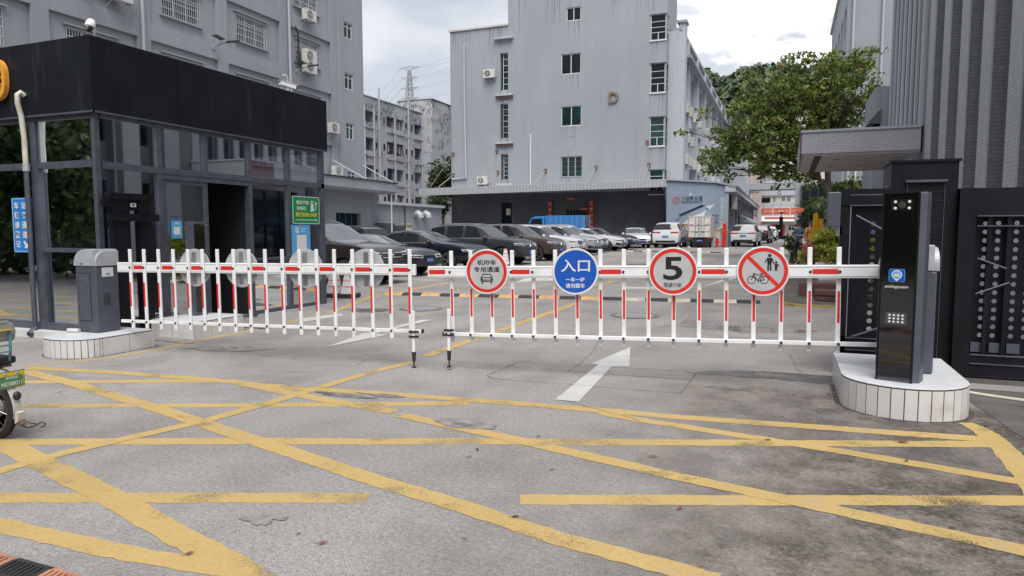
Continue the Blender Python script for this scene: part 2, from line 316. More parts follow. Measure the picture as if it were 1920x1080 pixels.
# old damp blotches
bl=q.ramp(q.noise(.42,5,q.map(loc=(3.1,1.7,0)),dist=.8),.60,.66); base=q.mix(q.math('MULTIPLY',bl,.30),base,(.13,.12,.12))
crk=q.n('ShaderNodeTexVoronoi',feature='DISTANCE_TO_EDGE'); crk.inputs['Scale'].default_value=.16; q.put(crk.inputs['Vector'],q.mix(.10,q.c,q.n('ShaderNodeTexNoise').outputs[1]))
q.set('Base Color',base); q.put(q.b.inputs['Roughness'],q.math('SUBTRACT',.82,q.math('MULTIPLY',mask,.25))); q.bump(q.math('ADD',fine,q.math('MULTIPLY',broom,.15)),.35,.006)
def paintmat(name,col,wear,thr,dark=.6):
    q=NG(name); n1=q.noise(1.7,9,r=.6); n2=q.noise(75,5,r=.8); a=q.math('ADD',q.math('MULTIPLY',n1,.60),q.math('MULTIPLY',n2,.40)); al=q.ramp(a,thr,thr+.07)
    c=q.mix(q.ramp(q.noise(1.1,6),.35,.7),col,tuple(v*.86 for v in col)); c=q.mix(q.math('MULTIPLY',q.ramp(q.noise(38,5,r=.8),.42,.60),.42),c,tuple(v*.60 for v in col)); c=q.mix(q.math('MULTIPLY',q.ramp(q.noise(.9,5),.45,.7),.35),c,tuple(v*1.12 for v in col)); c=q.mix(q.math('MULTIPLY',q.ramp(q.noise(3.3,5),.6,.66),wear),c,(.33,.28,.2))
    q.set('Base Color',c); q.set('Roughness',.75); q.put(q.b.inputs['Alpha'],al); q.bump(n2,.3,.004); return q.m
paintmat('paint_yellow',(.475,.335,.128),.35,.385); paintmat('paint_white',(.52,.52,.505),.3,.37)
streakc=NG('rain_streak'); streakc.set('Base Color',(.20,.20,.205)); streakc.put(streakc.b.inputs['Alpha'],streakc.math('MULTIPLY',streakc.noise(7,4,streakc.map((1,1,.3))),.42)); streakc.set('Roughness',.9)
mat('paving_dark',(.13,.118,.108),.7,col2=(.075,.068,.064),scale=3,detail=9,lo=.35,hi=.65,bump=.3)
mat('rod_tan',(.36,.32,.25),.6); mat('kerb_tile',(.62,.62,.61),.3,col2=(.46,.41,.35),scale=4,detail=9,lo=.54,hi=.80)
mat('grout',(.12,.085,.07),.9); mat('puddle',(.10,.09,.083),.2,col2=(.17,.155,.145),scale=5,detail=8,spec=.8); mat('oil',(.19,.165,.15),.6,col2=(.27,.245,.23),scale=9,detail=9)
mat('crack',(.15,.13,.115),.95); mat('rubber_black',(.022,.023,.026),.65,bump=.3,bscale=200); mat('rubber_yellow',(.58,.34,.12),.65,col2=(.45,.27,.12),scale=5,bump=.3,bscale=200); mat('rubber_pale',(.50,.46,.36),.7,col2=(.36,.33,.27),scale=5)
# ================================================================= GROUND
b=MB(); xs=[-900,-150,-60,-20,-5,5,20,60,150,900]; ys=[-900,-100,-20,0,10,30,60,110,300,1500]
vs=[(x,y,g(y)) for y in ys for x in xs]; n=len(xs)
b.mesh(vs,[(j*n+i,j*n+i+1,(j+1)*n+i+1,(j+1)*n+i) for j in range(len(ys)-1) for i in range(n-1)],'concrete'); struct(b.build('ground'))
def onground(b,pts,m,dz=.004):
    b.face([(x,y,g(y)+dz) for x,y in pts],m)
def px(pts): 
    o=[]
    for x,y in pts: p=gr(x,y); o.append((p.x,p.y))
    return o
SN=[0]
def stripe(b,pix,w,m,dz,jit=.007):
    "painted line of width w whose centre follows points on the ground; w may vary"
    SN[0]+=1; dz+=.00008*(SN[0]%9); P=[Vector(p) for p in px(pix)]; ws=w if isinstance(w,list) else [w]*len(P); Q=[];W_=[]
    for i in range(len(P)-1):
        L_=(P[i+1]-P[i]).length; k=max(1,int(L_/.06))
        for j in range(k): t=j/k; Q.append(P[i].lerp(P[i+1],t)); W_.append(ws[i]*(1-t)+ws[i+1]*t)
    Q.append(P[-1]); W_.append(ws[-1]); A=[];B=[]
    for i,p in enumerate(Q):
        d=(Q[min(i+1,len(Q)-1)]-Q[max(i-1,0)]).normalized(); nn=Vector((-d.y,d.x)); A.append(p+nn*(W_[i]/2+random.uniform(-jit,jit))); B.append(p-nn*(W_[i]/2+random.uniform(-jit,jit)))
    for i in range(len(Q)-1): onground(b,[B[i],B[i+1],A[i+1],A[i]],m,dz)
Y_='paint_yellow'
b=MB()
rows=[ ([(34,716),(137,716),(410,714)],.14),([(40,761),(480,760),(880,756)],.14),([(-60,829),(480,827),(700,828)],.15),([(700,828),(900,827),(1120,829),(1280,830),(1860,833)],.15),
 ([(-60,933),(690,934)],.15),([(975,937),(1400,938),(2100,939)],.15)]
for p,w in rows: stripe(b,p,w,Y_,.0010)
for yy in (1.2,2.55,3.6,4.55,5.3): onground(b,[(-26,yy),(-9.3,yy),(-9.3,yy+.14),(-26,yy+.14)],Y_,.002)
for x0,y0,x1,y1 in ((-24,.4,-13,5.6),(-18,.2,-9.6,4.6),(-28,2.5,-21,5.8)): onground(b,[(x0,y0),(x1,y1),(x1-.1,y1+.14),(x0-.1,y0+.14)],Y_,.003)
for p,w in [([(52,690),(207,698),(420,714),(480,722),(880,750),(1120,769),(1280,783),(1493,798),(1760,818),(1850,824)],.15),([(-260,960),(0,985),(100,1008),(250,1040),(400,1066),(480,1078)],[.16,.14,.13,.13,.12,.11]),
 ([(1812,793),(1850,812),(1885,845),(1925,895),(1990,990)],[.12,.16,.17,.15,.15]),([(47,686),(200,672),(300,655),(362,640),(480,618),(525,607)],[.09]*6),([(530,606),(610,588),(637,580)],.1),([(637,580),(697,556),(760,545),(840,529)],.13)]: stripe(b,p,w,Y_,.0018)
for p,w in [([(46,696),(140,720),(212,742),(275,760),(375,792),(475,825),(560,853),(690,897),(866,950)],.155),([(866,950),(1033,1006),(1345,1090)],.145),([(455,720),(593,747),(740,773)],.15),([(752,779),(913,813),(1110,857)],.14),([(1110,857),(1250,890),(1475,937),(1920,1033),(2100,1070)],.14),
 ([(1125,774),(1200,788),(1280,800),(1440,825),(1580,847),(1925,906)],.13),([(-80,815),(15,835),(112,885),(212,934),(325,1000),(450,1066),(500,1095)],[.17,.17,.175,.17,.16,.16,.15])]: stripe(b,p,w,Y_,.0026)
for p,w in [([(-90,908),(120,850),(230,824),(375,792),(480,763),(580,733),(690,700),(773,679)],.13),([(800,668),(930,622),(1087,567)],.15),([(1112,537),(1152,527)],.14)]: stripe(b,p,w,Y_,.0034)
# lane edges far back and bay lines
for x0,y0,x1,y1,w in [(-8.5,24,-8.5,48,.12),(-4.0,58,-1.6,84,.14)]:
    onground(b,[(x0-w/2,y0),(x0+w/2,y0),(x1+w/2,y1),(x1-w/2,y1)],Y_,.006)
struct(b.build('yellow_road_lines'))
b=MB()
for yy in (18.4,21.8,25.2,29.0,32.4,35.8,39.4,42.8,46.0): onground(b,[(-15,yy),(-9.6,yy),(-9.6,yy+.12),(-15,yy+.12)],'paint_white',.004)
onground(b,px([(1170,538),(1290,538),(1290,542),(1170,542)]),'paint_white'); onground(b,px([(560,598),(640,588),(643,592),(566,604)]),'paint_white')
struct(b.build('white_bay_lines'))
def arrow(name,pix):
    b=MB(); 
    for p in pix: onground(b,px(p),'paint_white',.005)
    return struct(b.build(name))
arrow('lane_arrow',[[(1040,750),(1085,754),(1147,688),(1122,684)],[(1182,651),(1108,683),(1122,684),(1147,688),(1180,688)]])
arrow('lane_arrow',[[(790,600),(811,600),(700,627),(677,628)],[(612,651),(683,625),(728,628)]])
arrow('lane_arrow',[[(962,531),(985,522),(1036,519),(1040,527),(1004,527)]]); arrow('lane_arrow',[[(1385,521),(1312,540),(1352,525)]])
# patches: damp, oil, dirt, puddles
def blob(b,cx,cy,rx,ry,m,dz,n=60,jag=.18,ang=0):
    c=gr(cx,cy); P=[]
    ph=[random.uniform(0,6.28) for _ in range(4)]
    for i in range(n):
        t=2*math.pi*i/n; k=1+jag*2.6*noise.noise(Vector((math.cos(t)*1.3+ph[0],math.sin(t)*1.3+ph[1],0)))+jag*1.6*noise.noise(Vector((math.cos(t)*4+ph[2],math.sin(t)*4,ph[3]))); x=rx*k*math.cos(t); y=ry*k*math.sin(t)
        P.append((c.x+x*math.cos(ang)-y*math.sin(ang),c.y+x*math.sin(ang)+y*math.cos(ang)))
    onground(b,P,m,dz)
q=NG('water'); q.set('Base Color',(.23,.23,.235)); q.set('Roughness',.06); q.set('Specular IOR Level',.9); q.put(q.b.inputs['Alpha'],q.ramp(q.noise(3,6),.35,.55,(.25,.25,.25),(.8,.8,.8)))
b=MB(); blob(b,1470,706,.85,.22,'water',.0045,70,.12,.1); blob(b,1370,729,.22,.09,'water',.0045); blob(b,1555,715,.22,.2,'water',.0046)
blob(b,1400,617,.9,.35,'water',.0045); blob(b,1505,500,1.0,2.2,'water',.0045); blob(b,1250,497,2.2,.9,'water',.0045); blob(b,690,582,.5,.3,'water',.0045)
struct(b.build('puddles'))
b=MB(); blob(b,482,977,.11,.045,'oil',.0048,70,.3,-.2); blob(b,515,972,.09,.03,'oil',.0050,70,.3,.3); blob(b,430,654,.55,.16,'oil',.0048,70,.2,.25); blob(b,650,742,.30,.06,'puddle',.0048,30,.25); blob(b,720,742,.25,.05,'puddle',.0050,30,.25)
blob(b,865,795,.30,.12,'oil',.0060,30,.15); blob(b,869,797,.1,.05,'puddle',.0065,20,.3)
blob(b,1490,702,.26,.03,'puddle',.0052,70,.35,-.05); blob(b,1372,728,.07,.03,'oil',.0052,30,.3)
blob(b,706,582,.16,.13,'puddle',.0048,20,.3); blob(b,470,614,.4,.1,'puddle',.0060,20,.3); blob(b,330,640,.35,.12,'oil',.0060,20,.3)
struct(b.build('ground_stains'))
# cracks and the saw-cut loop in the slab
b=MB()
def crackline(pix,w=.009,jag=.02):
    P=[Vector(p) for p in px(pix)]; Q=[]
    for i in range(len(P)-1):
        k=max(2,int((P[i+1]-P[i]).length/.09))
        for j in range(k): Q.append(P[i].lerp(P[i+1],j/k)+Vector((random.uniform(-jag,jag),random.uniform(-jag,jag))))
    Q.append(P[-1])
    for i in range(len(Q)-1):
        d=(Q[i+1]-Q[i]).normalized(); nn=Vector((-d.y,d.x))*w/2*random.uniform(.5,1.3)
        onground(b,[Q[i]-nn,Q[i+1]-nn,Q[i+1]+nn,Q[i]+nn],'crack',.0056)
for p in [[(973,679),(913,704),(922,710),(1275,738),(1305,702),(1285,697),(973,679)],[(1010,692),(1180,705),(1300,712)]]: crackline(p,.009,.003)
for p in [[(1125,632),(1115,655),(1090,680),(1065,697)],[(480,666),(600,678),(640,670)],[(700,668),(670,684),(590,699),(480,694)],[(694,673),(760,677)],[(340,672),(400,660),(520,640)],[(1240,617),(1275,593),(1300,570)],[(880,622),(1000,630),(1100,628)],
  [(830,676),(1000,690)],[(1020,597),(1130,603),(1180,598)],[(1385,618),(1450,640)],[(1060,752),(1200,790)],[(1480,665),(1500,700)],[(900,600),(980,590)],[(1345,772),(1420,778)]]: crackline(p,.006,.018)
struct(b.build('road_cracks'))
# twigs and dry leaves
mat('dry_leaf',(.16,.065,.035),.8); mat('twig',(.05,.03,.02),.8)
i=0; LEAF=[]
for (x,y,s_,a) in [(967,972,.05,.4),(113,737,.05,1),(1693,831,.09,.2),(1870,812,.07,2),(1440,827,.05,.3),(1700,866,.05,1),(1225,858,.05,.3),(1275,955,.05,1.2),(895,845,.05,2),(1035,883,.035,1),(605,1021,.05,.8),(1575,746,.08,.5),(1850,800,.05,1),(1608,759,.09,1.3),(1555,740,.06,1),(355,1041,.05,1),(1010,820,.04,.5),(560,1003,.03,1.5),(870,1012,.03,0),(880,858,.04,.8)]:
    c=gr(x,y); b=MB(); M=Matrix.Translation((c.x,c.y,g(c.y)+.010))@Matrix.Rotation(a,4,'Z')
    pts=[(-1,0,.0),(-.4,.32,.12),(.3,.36,.2),(1,.0,.05),(.3,-.36,.12),(-.4,-.3,.0)]; b.face([M@(Vector(p)*s_*.5) for p in pts]); b.tube([M@(Vector((-1.5,.1,.02))*s_*.5),M@(Vector((-.9,0,.0))*s_*.5)],.0015,5)
    o=b.build('dry_leaf',MATS['dry_leaf' if i%4 else 'twig']); LEAF.append((x,o)); i+=1

for i,(x,o) in enumerate(sorted(LEAF,key=lambda e:e[0])): tag(o,ORD[i]+' small curled brown dry leaf from the left on the concrete','leaf','dry leaves scattered on the forecourt')
# ================================================================= WINDOWS AND WALL FITTINGS
def win(F,a0,a1,b0,b1,parent,depth=.1,gm='win_glass',cols=2,rows=(),fr='white_trim',bars=None,t=.05,name='window',bp=.11):
    "sliding window set back in its opening: frame bars, panes, optional security bars"
    b=MB(); c0,c1=-depth,-depth+.05; 
    b.boxf(F,a0,a1,b0,b0+t,c0,c1,fr).boxf(F,a0,a1,b1-t,b1,c0,c1,fr).boxf(F,a0,a0+t,b0+t,b1-t,c0,c1,fr).boxf(F,a1-t,a1,b0+t,b1-t,c0,c1,fr)
    for i in range(1,cols): x=a0+(a1-a0)*i/cols; b.boxf(F,x-t*.5,x+t*.5,b0+t,b1-t,c0,c1-.004,fr)
    for r in rows: z=b0+(b1-b0)*r; b.boxf(F,a0+t,a1-t,z-t*.4,z+t*.4,c0,c1-.008,fr)
    o=b.build(name,None,parent)
    gb=MB(); gb.face([F(a0,b0,c0+.012),F(a1,b0,c0+.012),F(a1,b1,c0+.012),F(a0,b1,c0+.012)],gm); gb.build('pane',None,o)
    if bars:
        k=MB(); nb=max(2,round((a1-a0)/bp))
        for i in range(nb+1): x=a0+(a1-a0)*i/nb; k.bar(F(x,b0,.03),F(x,b1,.03),.014,.014,bars,F.n)
        for j in range(5): z=b0+(b1-b0)*j/4; k.bar(F(a0,z,.035),F(a1,z,.035),.02,.02,bars,F.n)
        k.build('security_grille',None,o)
    return o
def ac_unit(F,a,b,w,h,label,double=False,d=.32,group='air conditioner units on the building walls'):
    t=thing('air_conditioner',label,'air conditioner',F(a+w/2,b,0),0,group)
    k=MB(); k.boxf(F,a,a+w,b,b+h,.12,.12+d,'ac_white'); k.boxf(F,a+w*.72,a+w*.725,b+.03,b+h-.03,.12+d,.123+d,'ac_fan'); k.build('casing',None,t,bevel=.02)
    k=MB()
    for zc in ((b+h*.27,b+h*.73) if double else (b+h*.5,)):
        r=min(w*.33,h*(.21 if double else .40)); o=F(a+w*.37,zc,.122+d); k.lathe(o,F.n,[(r,0),(r,.012),(r*.96,.016),(r*.9,.006),(.001,.004)],24,'ac_fan')
        for q in (.25,.45,.65,.85): k.lathe(o,F.n,[(r*q,.012),(r*q+.008,.018),(r*q+.016,.012)],24,'ac_white')
        for q in range(6): e=math.pi*q/6; k.bar(o+(F.u*math.cos(e)+F.w*math.sin(e))*r+F.n*.014,o-(F.u*math.cos(e)+F.w*math.sin(e))*r+F.n*.014,.006,.006,'ac_white')
        k.lathe(o,F.n,[(r*.16,.006),(r*.16,.02),(.001,.024)],16,'ac_white')
    k.build('fan_grille',None,t)
    k=MB()
    for x in (a+.08,a+w-.08): k.bar(F(x,b-.02,0),F(x,b-.02,.16+d),.035,.03,'galv'); k.bar(F(x,b-.02,.1+d),F(x,b-.32,0),.03,.02,'galv')
    k.bar(F(a,b-.02,.14+d),F(a+w,b-.02,.14+d),.03,.03,'galv'); k.build('wall_bracket',None,t)
    k=MB(); k.tube([F(a+w,b+h*.3,.2),F(a+w+.12,b+h*.25,.12),F(a+w+.2,b+h*.55,.04),F(a+w+.2,b+h+.25,.03)],.02,6,'cream_pipe'); k.build('hose',None,t); return t
def pipe(pts,r,m,label,name='drain_pipe',cat='pipe',clips=None,group=None):
    k=MB(); k.tube(pts,r,10,m); 
    for p in (clips or []): k.box(p[0]-r*1.5,p[0]+r*1.5,p[1]-r*1.5,p[1]+r*1.5,p[2]-.04,p[2]+.04,m)
    o=k.build(name,None,None,smooth=True); return tag(o,label,cat,group)
# ================================================================= LEFT FACTORY BUILDING  (faces +X)
FL=Fr((-26,0,0),(0,1,0),(1,0,0))
t=thing('factory_building','grey blue factory building with framed wall panels and barred windows, behind the black booth','building',(-26,30,0))
ops=[]; bays=[13.45,17.95,22.45,26.95,31.45,35.95]; levels=[3.7,6.8,9.88,12.95,16.0,19.1]
for i in range(len(bays)-1):
    for z in levels: ops.append((bays[i]+.33,bays[i+1]-.33,z-2.35,z))
# recessed panels carry the windows: outer skin with openings, inner panel face behind
k=MB(); Z0=-.2; ZT=20.2
k.wall(FL,-2,36.3,Z0,ZT,ops,.16,'plaster_blue')
for o in ops:
    z=o[3]; w=(o[0]+.75,o[1]-.95,z-1.75,z-.42); FR=Fr(FL(0,0,-.16),FL.u,FL.n); k.wall(FR,o[0],o[1],o[2],o[3],[w],.14,'plaster_blue')
FB=Fr((-25.86,0,0),(0,1,0),(1,0,0)); sm=[(36.84,37.72,13.57,14.55),(36.84,37.72,10.45,11.45),(36.9,37.7,7.35,8.38),(36.97,37.83,4.6,5.35),(36.84,37.72,16.6,17.6)]
k.wall(FB,36.3,38.85,Z0,20.6,sm,.14,'plaster_blue'); k.face([FL(36.3,Z0),FL(36.3,20.6),FB(36.3,20.6),FB(36.3,Z0)],'plaster_blue')
k.box(-44,-25.86,38.85,38.86,Z0,20.6,'plaster_blue'); k.box(-44,-26.2,-2,38.8,20.0,20.2,'plaster_grey'); k.face([(-44,-2,Z0),(-26,-2,Z0),(-26,-2,ZT),(-44,-2,ZT)],'plaster_blue'); k.face([(-44,-2,Z0),(-44,38.85,Z0),(-44,38.85,ZT),(-44,-2,ZT)],'plaster_blue')
k.build('wall',None,t)
k=MB(); k.boxf(FL,-2.2,36.3,ZT,ZT+.9,-.3,.12,'plaster_blue'); k.build('parapet',None,t)
FP=Fr(FL(0,0,-.16),FL.u,FL.n)
for i in range(len(bays)-1):
    for z in levels:
        a0,a1=bays[i]+.33+.75,bays[i+1]-.33-.95
        if z<4 : continue
        wo_=win(FP,a0,a1,z-1.75,z-.42,t,.12,'win_glass',3,(.7,),bars='white_trim',bp=.12)
        k=MB(); k.boxf(FP,a0-.12,a1+.12,z-1.83,z-1.75,0,.14,'plaster_blue'); k.build('sill',None,wo_); k=MB(); k.boxf(FP,a0-.15,a1+.12,z-.36,z-.30,0,.14,'plaster_blue'); k.build('hood',None,wo_)
for o in sm: win(FB,*o,t,.11,'win_green',2,(.72,),t=.06)
pipe([FL(31.75,.2,.12),FL(31.75,20,.12)],.075,'pipe_grey','long grey drain pipe down the left factory wall',clips=None)
pipe([FL(31.3,0,.28),FL(31.3,9.9,.28),FL(31.2,10.05,.28),FL(31.0,10.05,.2)],.05,'white_trim','short white pipe beside the long grey drain pipe')
pipe([FL(22.3,.2,.12),FL(22.3,20,.12)],.075,'pipe_grey','grey drain pipe above the round security camera')
ac_unit(FL,32.75,10.6,.95,1.3,'tall double-fan white air conditioner below a barred window',True)
ac_unit(FL,32.85,13.55,.9,.6,'white single-fan air conditioner high on the left factory, above the double-fan one')
ac_unit(FL,20.6,10.98,1.0,.75,'large white air conditioner at the top left above the booth roof')
ac_unit(FL,35.0,7.5,.75,.6,'white air conditioner just right of the black fascia end')
ac_unit(FL,35.3,5.0,.75,.55,'lowest white air conditioner above the loading canopy')
def wall_lamp(F,a,b,label):
    t=thing('wall_lamp',label,'lamp',F(a,b,0),0,'solar flood lamps on bracket arms'); k=MB(); k.tube([F(a,b-.15,.02),F(a+.1,b,.4),F(a+.25,b+.1,.75)],.03,7,'galv'); k.boxf(F,a-.08,a+.08,b-.25,b-.05,0,.04,'galv'); k.build('arm',None,t)
    k=MB(); k.bar(F(a+.1,b+.05,.75),F(a+.6,b+.2,1.05),.28,.06,'black_plastic'); k.build('lamp_head',None,t); k=MB(); k.bar(F(a-.35,b+.3,.45),F(a+.15,b+.2,.5),.32,.03,'win_glass'); k.build('solar_panel',None,t)
wall_lamp(FL,26.3,10.55,'small dark lamp on a bracket between two windows of the left factory'); wall_lamp(FL,19.9,10.9,'dark lamp on a bracket at the top left edge'); wall_lamp(FL,32.4,10.75,'white bracket lamp left of the double-fan air conditioner')
k=MB(); k.tube([FL(32.3,13.0,.1),FL(32.45,12.6,.16),FL(32.4,11.6,.2),FL(32.5,11.0,.25)],.045,6,'black_plastic'); tag(k.build('cable'),'black cable bundle hanging beside the barred window','cable')
# ---- loading canopy on that building
t=thing('loading_canopy','grey flat canopy with panelled fascia over the loading bay left of the parked cars','canopy',(-24,38,4))
k=MB(); C0=onX(607,331,-24.0); C1=onX(742,350,-24.0); zc=4.62
k.box(-26,-24,26,C1.y,zc-.62,zc,'plaster_grey'); k.build('canopy_slab',None,t)
k=MB(); k.box(-24.0,-23.93,26,C1.y+.02,zc-.5,zc+.06,'plaster_grey'); k.box(-26,-23.93,C1.y,C1.y+.06,zc-.5,zc+.06,'plaster_grey')
for j in range(34): y=26+j*(C1.y-26)/34; k.box(-23.932,-23.922,y,y+.02,zc-.5,zc,'pipe_grey')
k.box(-24.1,-23.86,26,C1.y+.08,zc+.06,zc+.12,'black_plastic'); k.build('fascia',None,t)
for y in (31,35.5,38.6): k=MB(); k.tube([(-25.95,y,zc+1.3),(-24.2,y+1.2,zc+.1)],.03,6,'white_trim'); k.build('tie_rod',None,t)
k=MB(); k.wall(Fr((-25.4,0,0),(0,1,0),(1,0,0)),26,C1.y,0,zc-.6,[(35.0,37.6,0,2.7)],.3,'plaster_grey'); k.build('rear_wall',None,t)
k=MB(); k.box(-25.7,-25.66,35,37.6,0,2.7,'win_dark')
for j in range(5): k.box(-25.66,-25.62,35+j*.62,35.06+j*.62,0,2.7,'alu_frame')
for z in (.9,1.8,2.66): k.box(-25.66,-25.625,35,37.6,z,z+.05,'alu_frame')
k.build('steel_door',None,t)
k=MB(); k.tube([(-24.1,C1.y-.4,.2),(-24.1,C1.y-.4,zc-.6)],.05,8,'white_trim'); k.build('drain_pipe',None,t)
b=MB(); b.box(-25.2,-24.4,38.9,40.1,.25,2.1,'plaster_dark'); b.box(-24.4,-24.39,39.0,40.0,.4,2.0,'alu_frame'); tag(b.build('switch_cabinet',None,None,bevel=.02),'taller dark grey metal cabinet under the loading canopy','cabinet')
b=MB(); b.box(-25.15,-24.35,40.2,41.4,.25,1.95,'plaster_dark'); b.box(-24.35,-24.34,40.3,41.3,.4,1.85,'alu_frame'); tag(b.build('switch_cabinet',None,None,bevel=.02),'shorter dark grey metal cabinet at the end of the loading canopy','cabinet')
# ---- single-storey shed behind
t=thing('service_shed','low grey plastered shed with ventilation hoods, between the left factory and building D','shed',(-26.2,50,.3))
y1=onX(828,392,-26).y
k=MB(); k.box(-33,-26,C1.y+.1,y1,0,3.42,'plaster_grey'); k.build('wall',None,t); k=MB(); k.box(-33.1,-25.75,C1.y+.1,y1+.1,3.42,3.62,'plaster_pale'); k.build('roof_edge',None,t)
for y in (44.9,45.75):
    pass
FS=Fr((-26,0,0),(0,1,0),(1,0,0))
for xx in (778,793):
    p=onX(xx,402,-26); k=MB(); k.tube([(-26,p.y,p.z-.05),(-25.75,p.y,p.z+.04),(-25.55,p.y,p.z-.05),(-25.5,p.y,p.z-.3)],[.3,.3,.28,.27],12,'galv'); k.build('vent_hood',None,t,smooth=True)
for x0,x1,y0,y1_ in ((719,733,417,432),(753,772,418,432),(693,697,417,432)):
    p=onX(x0,y0,-25.99); r_=onX(x1,y1_,-25.99); k=MB(); k.face([(-25.99,p.y,r_.z),(-25.99,r_.y,r_.z),(-25.99,r_.y,p.z),(-25.99,p.y,p.z)],'cream_pipe')
    for j in range(4): yy=p.y+(r_.y-p.y)*(j+.25)/4; k.box(-25.988,-25.98,yy,yy+(r_.y-p.y)*.14,p.z-.32,p.z-.12,'grout')
    k.build('wall_notice',None,t)
k=MB(); k.tube([(-25.9,44,0),(-25.9,44,3.4)],.04,6,'black_plastic'); k.build('drain_pipe',None,t)
# ================================================================= STAINED DORMITORY (faces +X)
FX=Fr((-45,0,0),(0,1,0),(1,0,0))
t=thing('dormitory_building','mould-stained old dormitory with open balconies and white drain pipes','building',(-45,74,0))
def a_of(x,y,F=FX): p=onX(x,y,F.o.x); return p.y,p.z
ops=[];z3=[(13.75,15.35),(10.55,12.35),(7.45,9.2),(4.3,6.05)]
cols=[a_of(685,220)[0],a_of(701,220)[0],a_of(725,220)[0],a_of(740,220)[0],a_of(743,220)[0],a_of(756,220)[0],a_of(777,240)[0],a_of(790,240)[0]]
for z0,z1 in z3:
    for i in (0,2,4,6): ops.append((cols[i],cols[i+1],z0,z1))
k=MB(); k.wall(FX,67.2,80.9,-.5,16.95,ops,1.1,'plaster_mould'); k.box(-60,-45,67.1,67.2,0,16.9,'plaster_mould'); k.box(-60,-46.2,67.2,80.9,16.0,16.2,'plaster_mould'); k.box(-60,-46.15,67.2,80.9,-.5,16.1,'plaster_grey')
k.box(-60,-44.9,67.2,80.9,16.95,17.05,'plaster_mould'); k.build('wall',None,t)
k=MB(); k.wall(Fr((0,80.9,0),(1,0,0),(0,-1,0)),-48.5,-43.4,12,18.7,[],.1,'plaster_mould'); k.box(-48.5,-43.42,80.92,88,0,18.68,'plaster_mould'); k.box(-48.6,-43.3,80.85,88,18.68,18.8,'grout')
k.wall(Fr((-43.41,0,0),(0,1,0),(1,0,0)),80.9,88,-.5,18.68,[(81.6,83.4,z-.1,z+1.6) for z in (4.6,7.8,11,14.1)],.1,'plaster_mould'); k.wall(Fr((0,80.9,0),(1,0,0),(0,-1,0)),-45,-43.4,-.5,12,[(-44.75,-43.75,z,z+1.5) for z in (4.4,7.5,10.4)],.12,'plaster_grey')
k.build('stair_block',None,t)
for z in (4.4,7.5,10.4): win(Fr((0,80.9,0),(1,0,0),(0,-1,0)),-44.75,-43.75,z,z+1.5,t,.1,'win_glass',2,(.6,),t=.07)
for o in ops:
    k=MB(); F=FX; a0,a1,b0,b1=o; k.boxf(F,a0-.05,a1+.05,b0-.35,b0,-.1,.14,'plaster_mould'); k.boxf(F,a0,a1,b0,b0+.32,-.12,-.02,'plaster_mould'); k.boxf(F,a0+.3,a0+.8,b0+.1,b1-.6,-1.08,-1.04,'win_dark'); k.build('balcony',None,t)
mat('cloth_blue',(.02,.05,.16),.9); mat('cloth_grey',(.2,.2,.22),.9); mat('cloth_red',(.3,.06,.03),.9); mat('cloth_white',(.5,.5,.5),.9)
j=0
for o in (ops[0+2],ops[4],ops[5],ops[6],ops[9],ops[7],ops[14]):
    a=o[0]+.25
    while a<o[1]-.3:
        b=MB(); c=['cloth_blue','cloth_grey','cloth_white','cloth_red','cloth_blue'][j%5]; h=.7+.3*((j*7)%5)/5
        b.prism(FX,[(a,o[3]-.25),(a+.28,o[3]-.25),(a+.34,o[3]-.4),(a+.27,o[3]-.45),(a+.27,o[3]-.25-h),(a+.03,o[3]-.25-h),(a+.02,o[3]-.45),(a-.05,o[3]-.4)],-.35,-.32,c)
        tag(b.build('hanging_laundry'),ORD[j]+' hanging garment, '+{'cloth_blue':'navy','cloth_grey':'grey','cloth_white':'white','cloth_red':'rust red'}[c]+', counted from the top left dormitory balcony','laundry','washing hung on the dormitory balconies'); a+=.42; j+=1
k=MB()
for i,(x,top) in enumerate(((684.5,16.0),(712,18.3),(741,15.5),(766.5,18.2),(792,16.4),(702,15.8))):
    y=onX(x,250,-44.8).y; k.tube([(-44.85,y,.5),(-44.85,y,top)],.11 if i%2 else .09,8,'plaster_pale')
    for z in (4,7.2,10.3,13.4): k.box(-44.98,-44.7,y-.14,y+.14,z,z+.18,'plaster_pale')
k.build('drain_pipe',None,t)
for x in (705,719.5,761,771.5):
    for z in (13.6,10.4,7.3,4.2):
        y=onX(x,250,-45).y; k=MB(); k.boxf(FX,y-.28,y+.28,z+.8,z+1.6,.0,.05,'plaster_pale'); k.boxf(FX,y-.22,y+.22,z+.85,z+1.55,.05,.06,'win_glass'); k.build('small_window',None,t)
# ---- pale block behind
t=thing('rear_building','plain pale grey block with cream coping behind the stained dormitory','building',(-45,100,0))
k=MB(); p=onY(808,219,100); z=p.z; k.box(p.x-6,p.x+8,100,112,0,z,'plaster_grey'); k.build('wall',None,t); k=MB(); k.box(p.x-6.1,p.x+8,99.9,112,z,z+.22,'plaster_cream'); k.build('roof_edge',None,t)
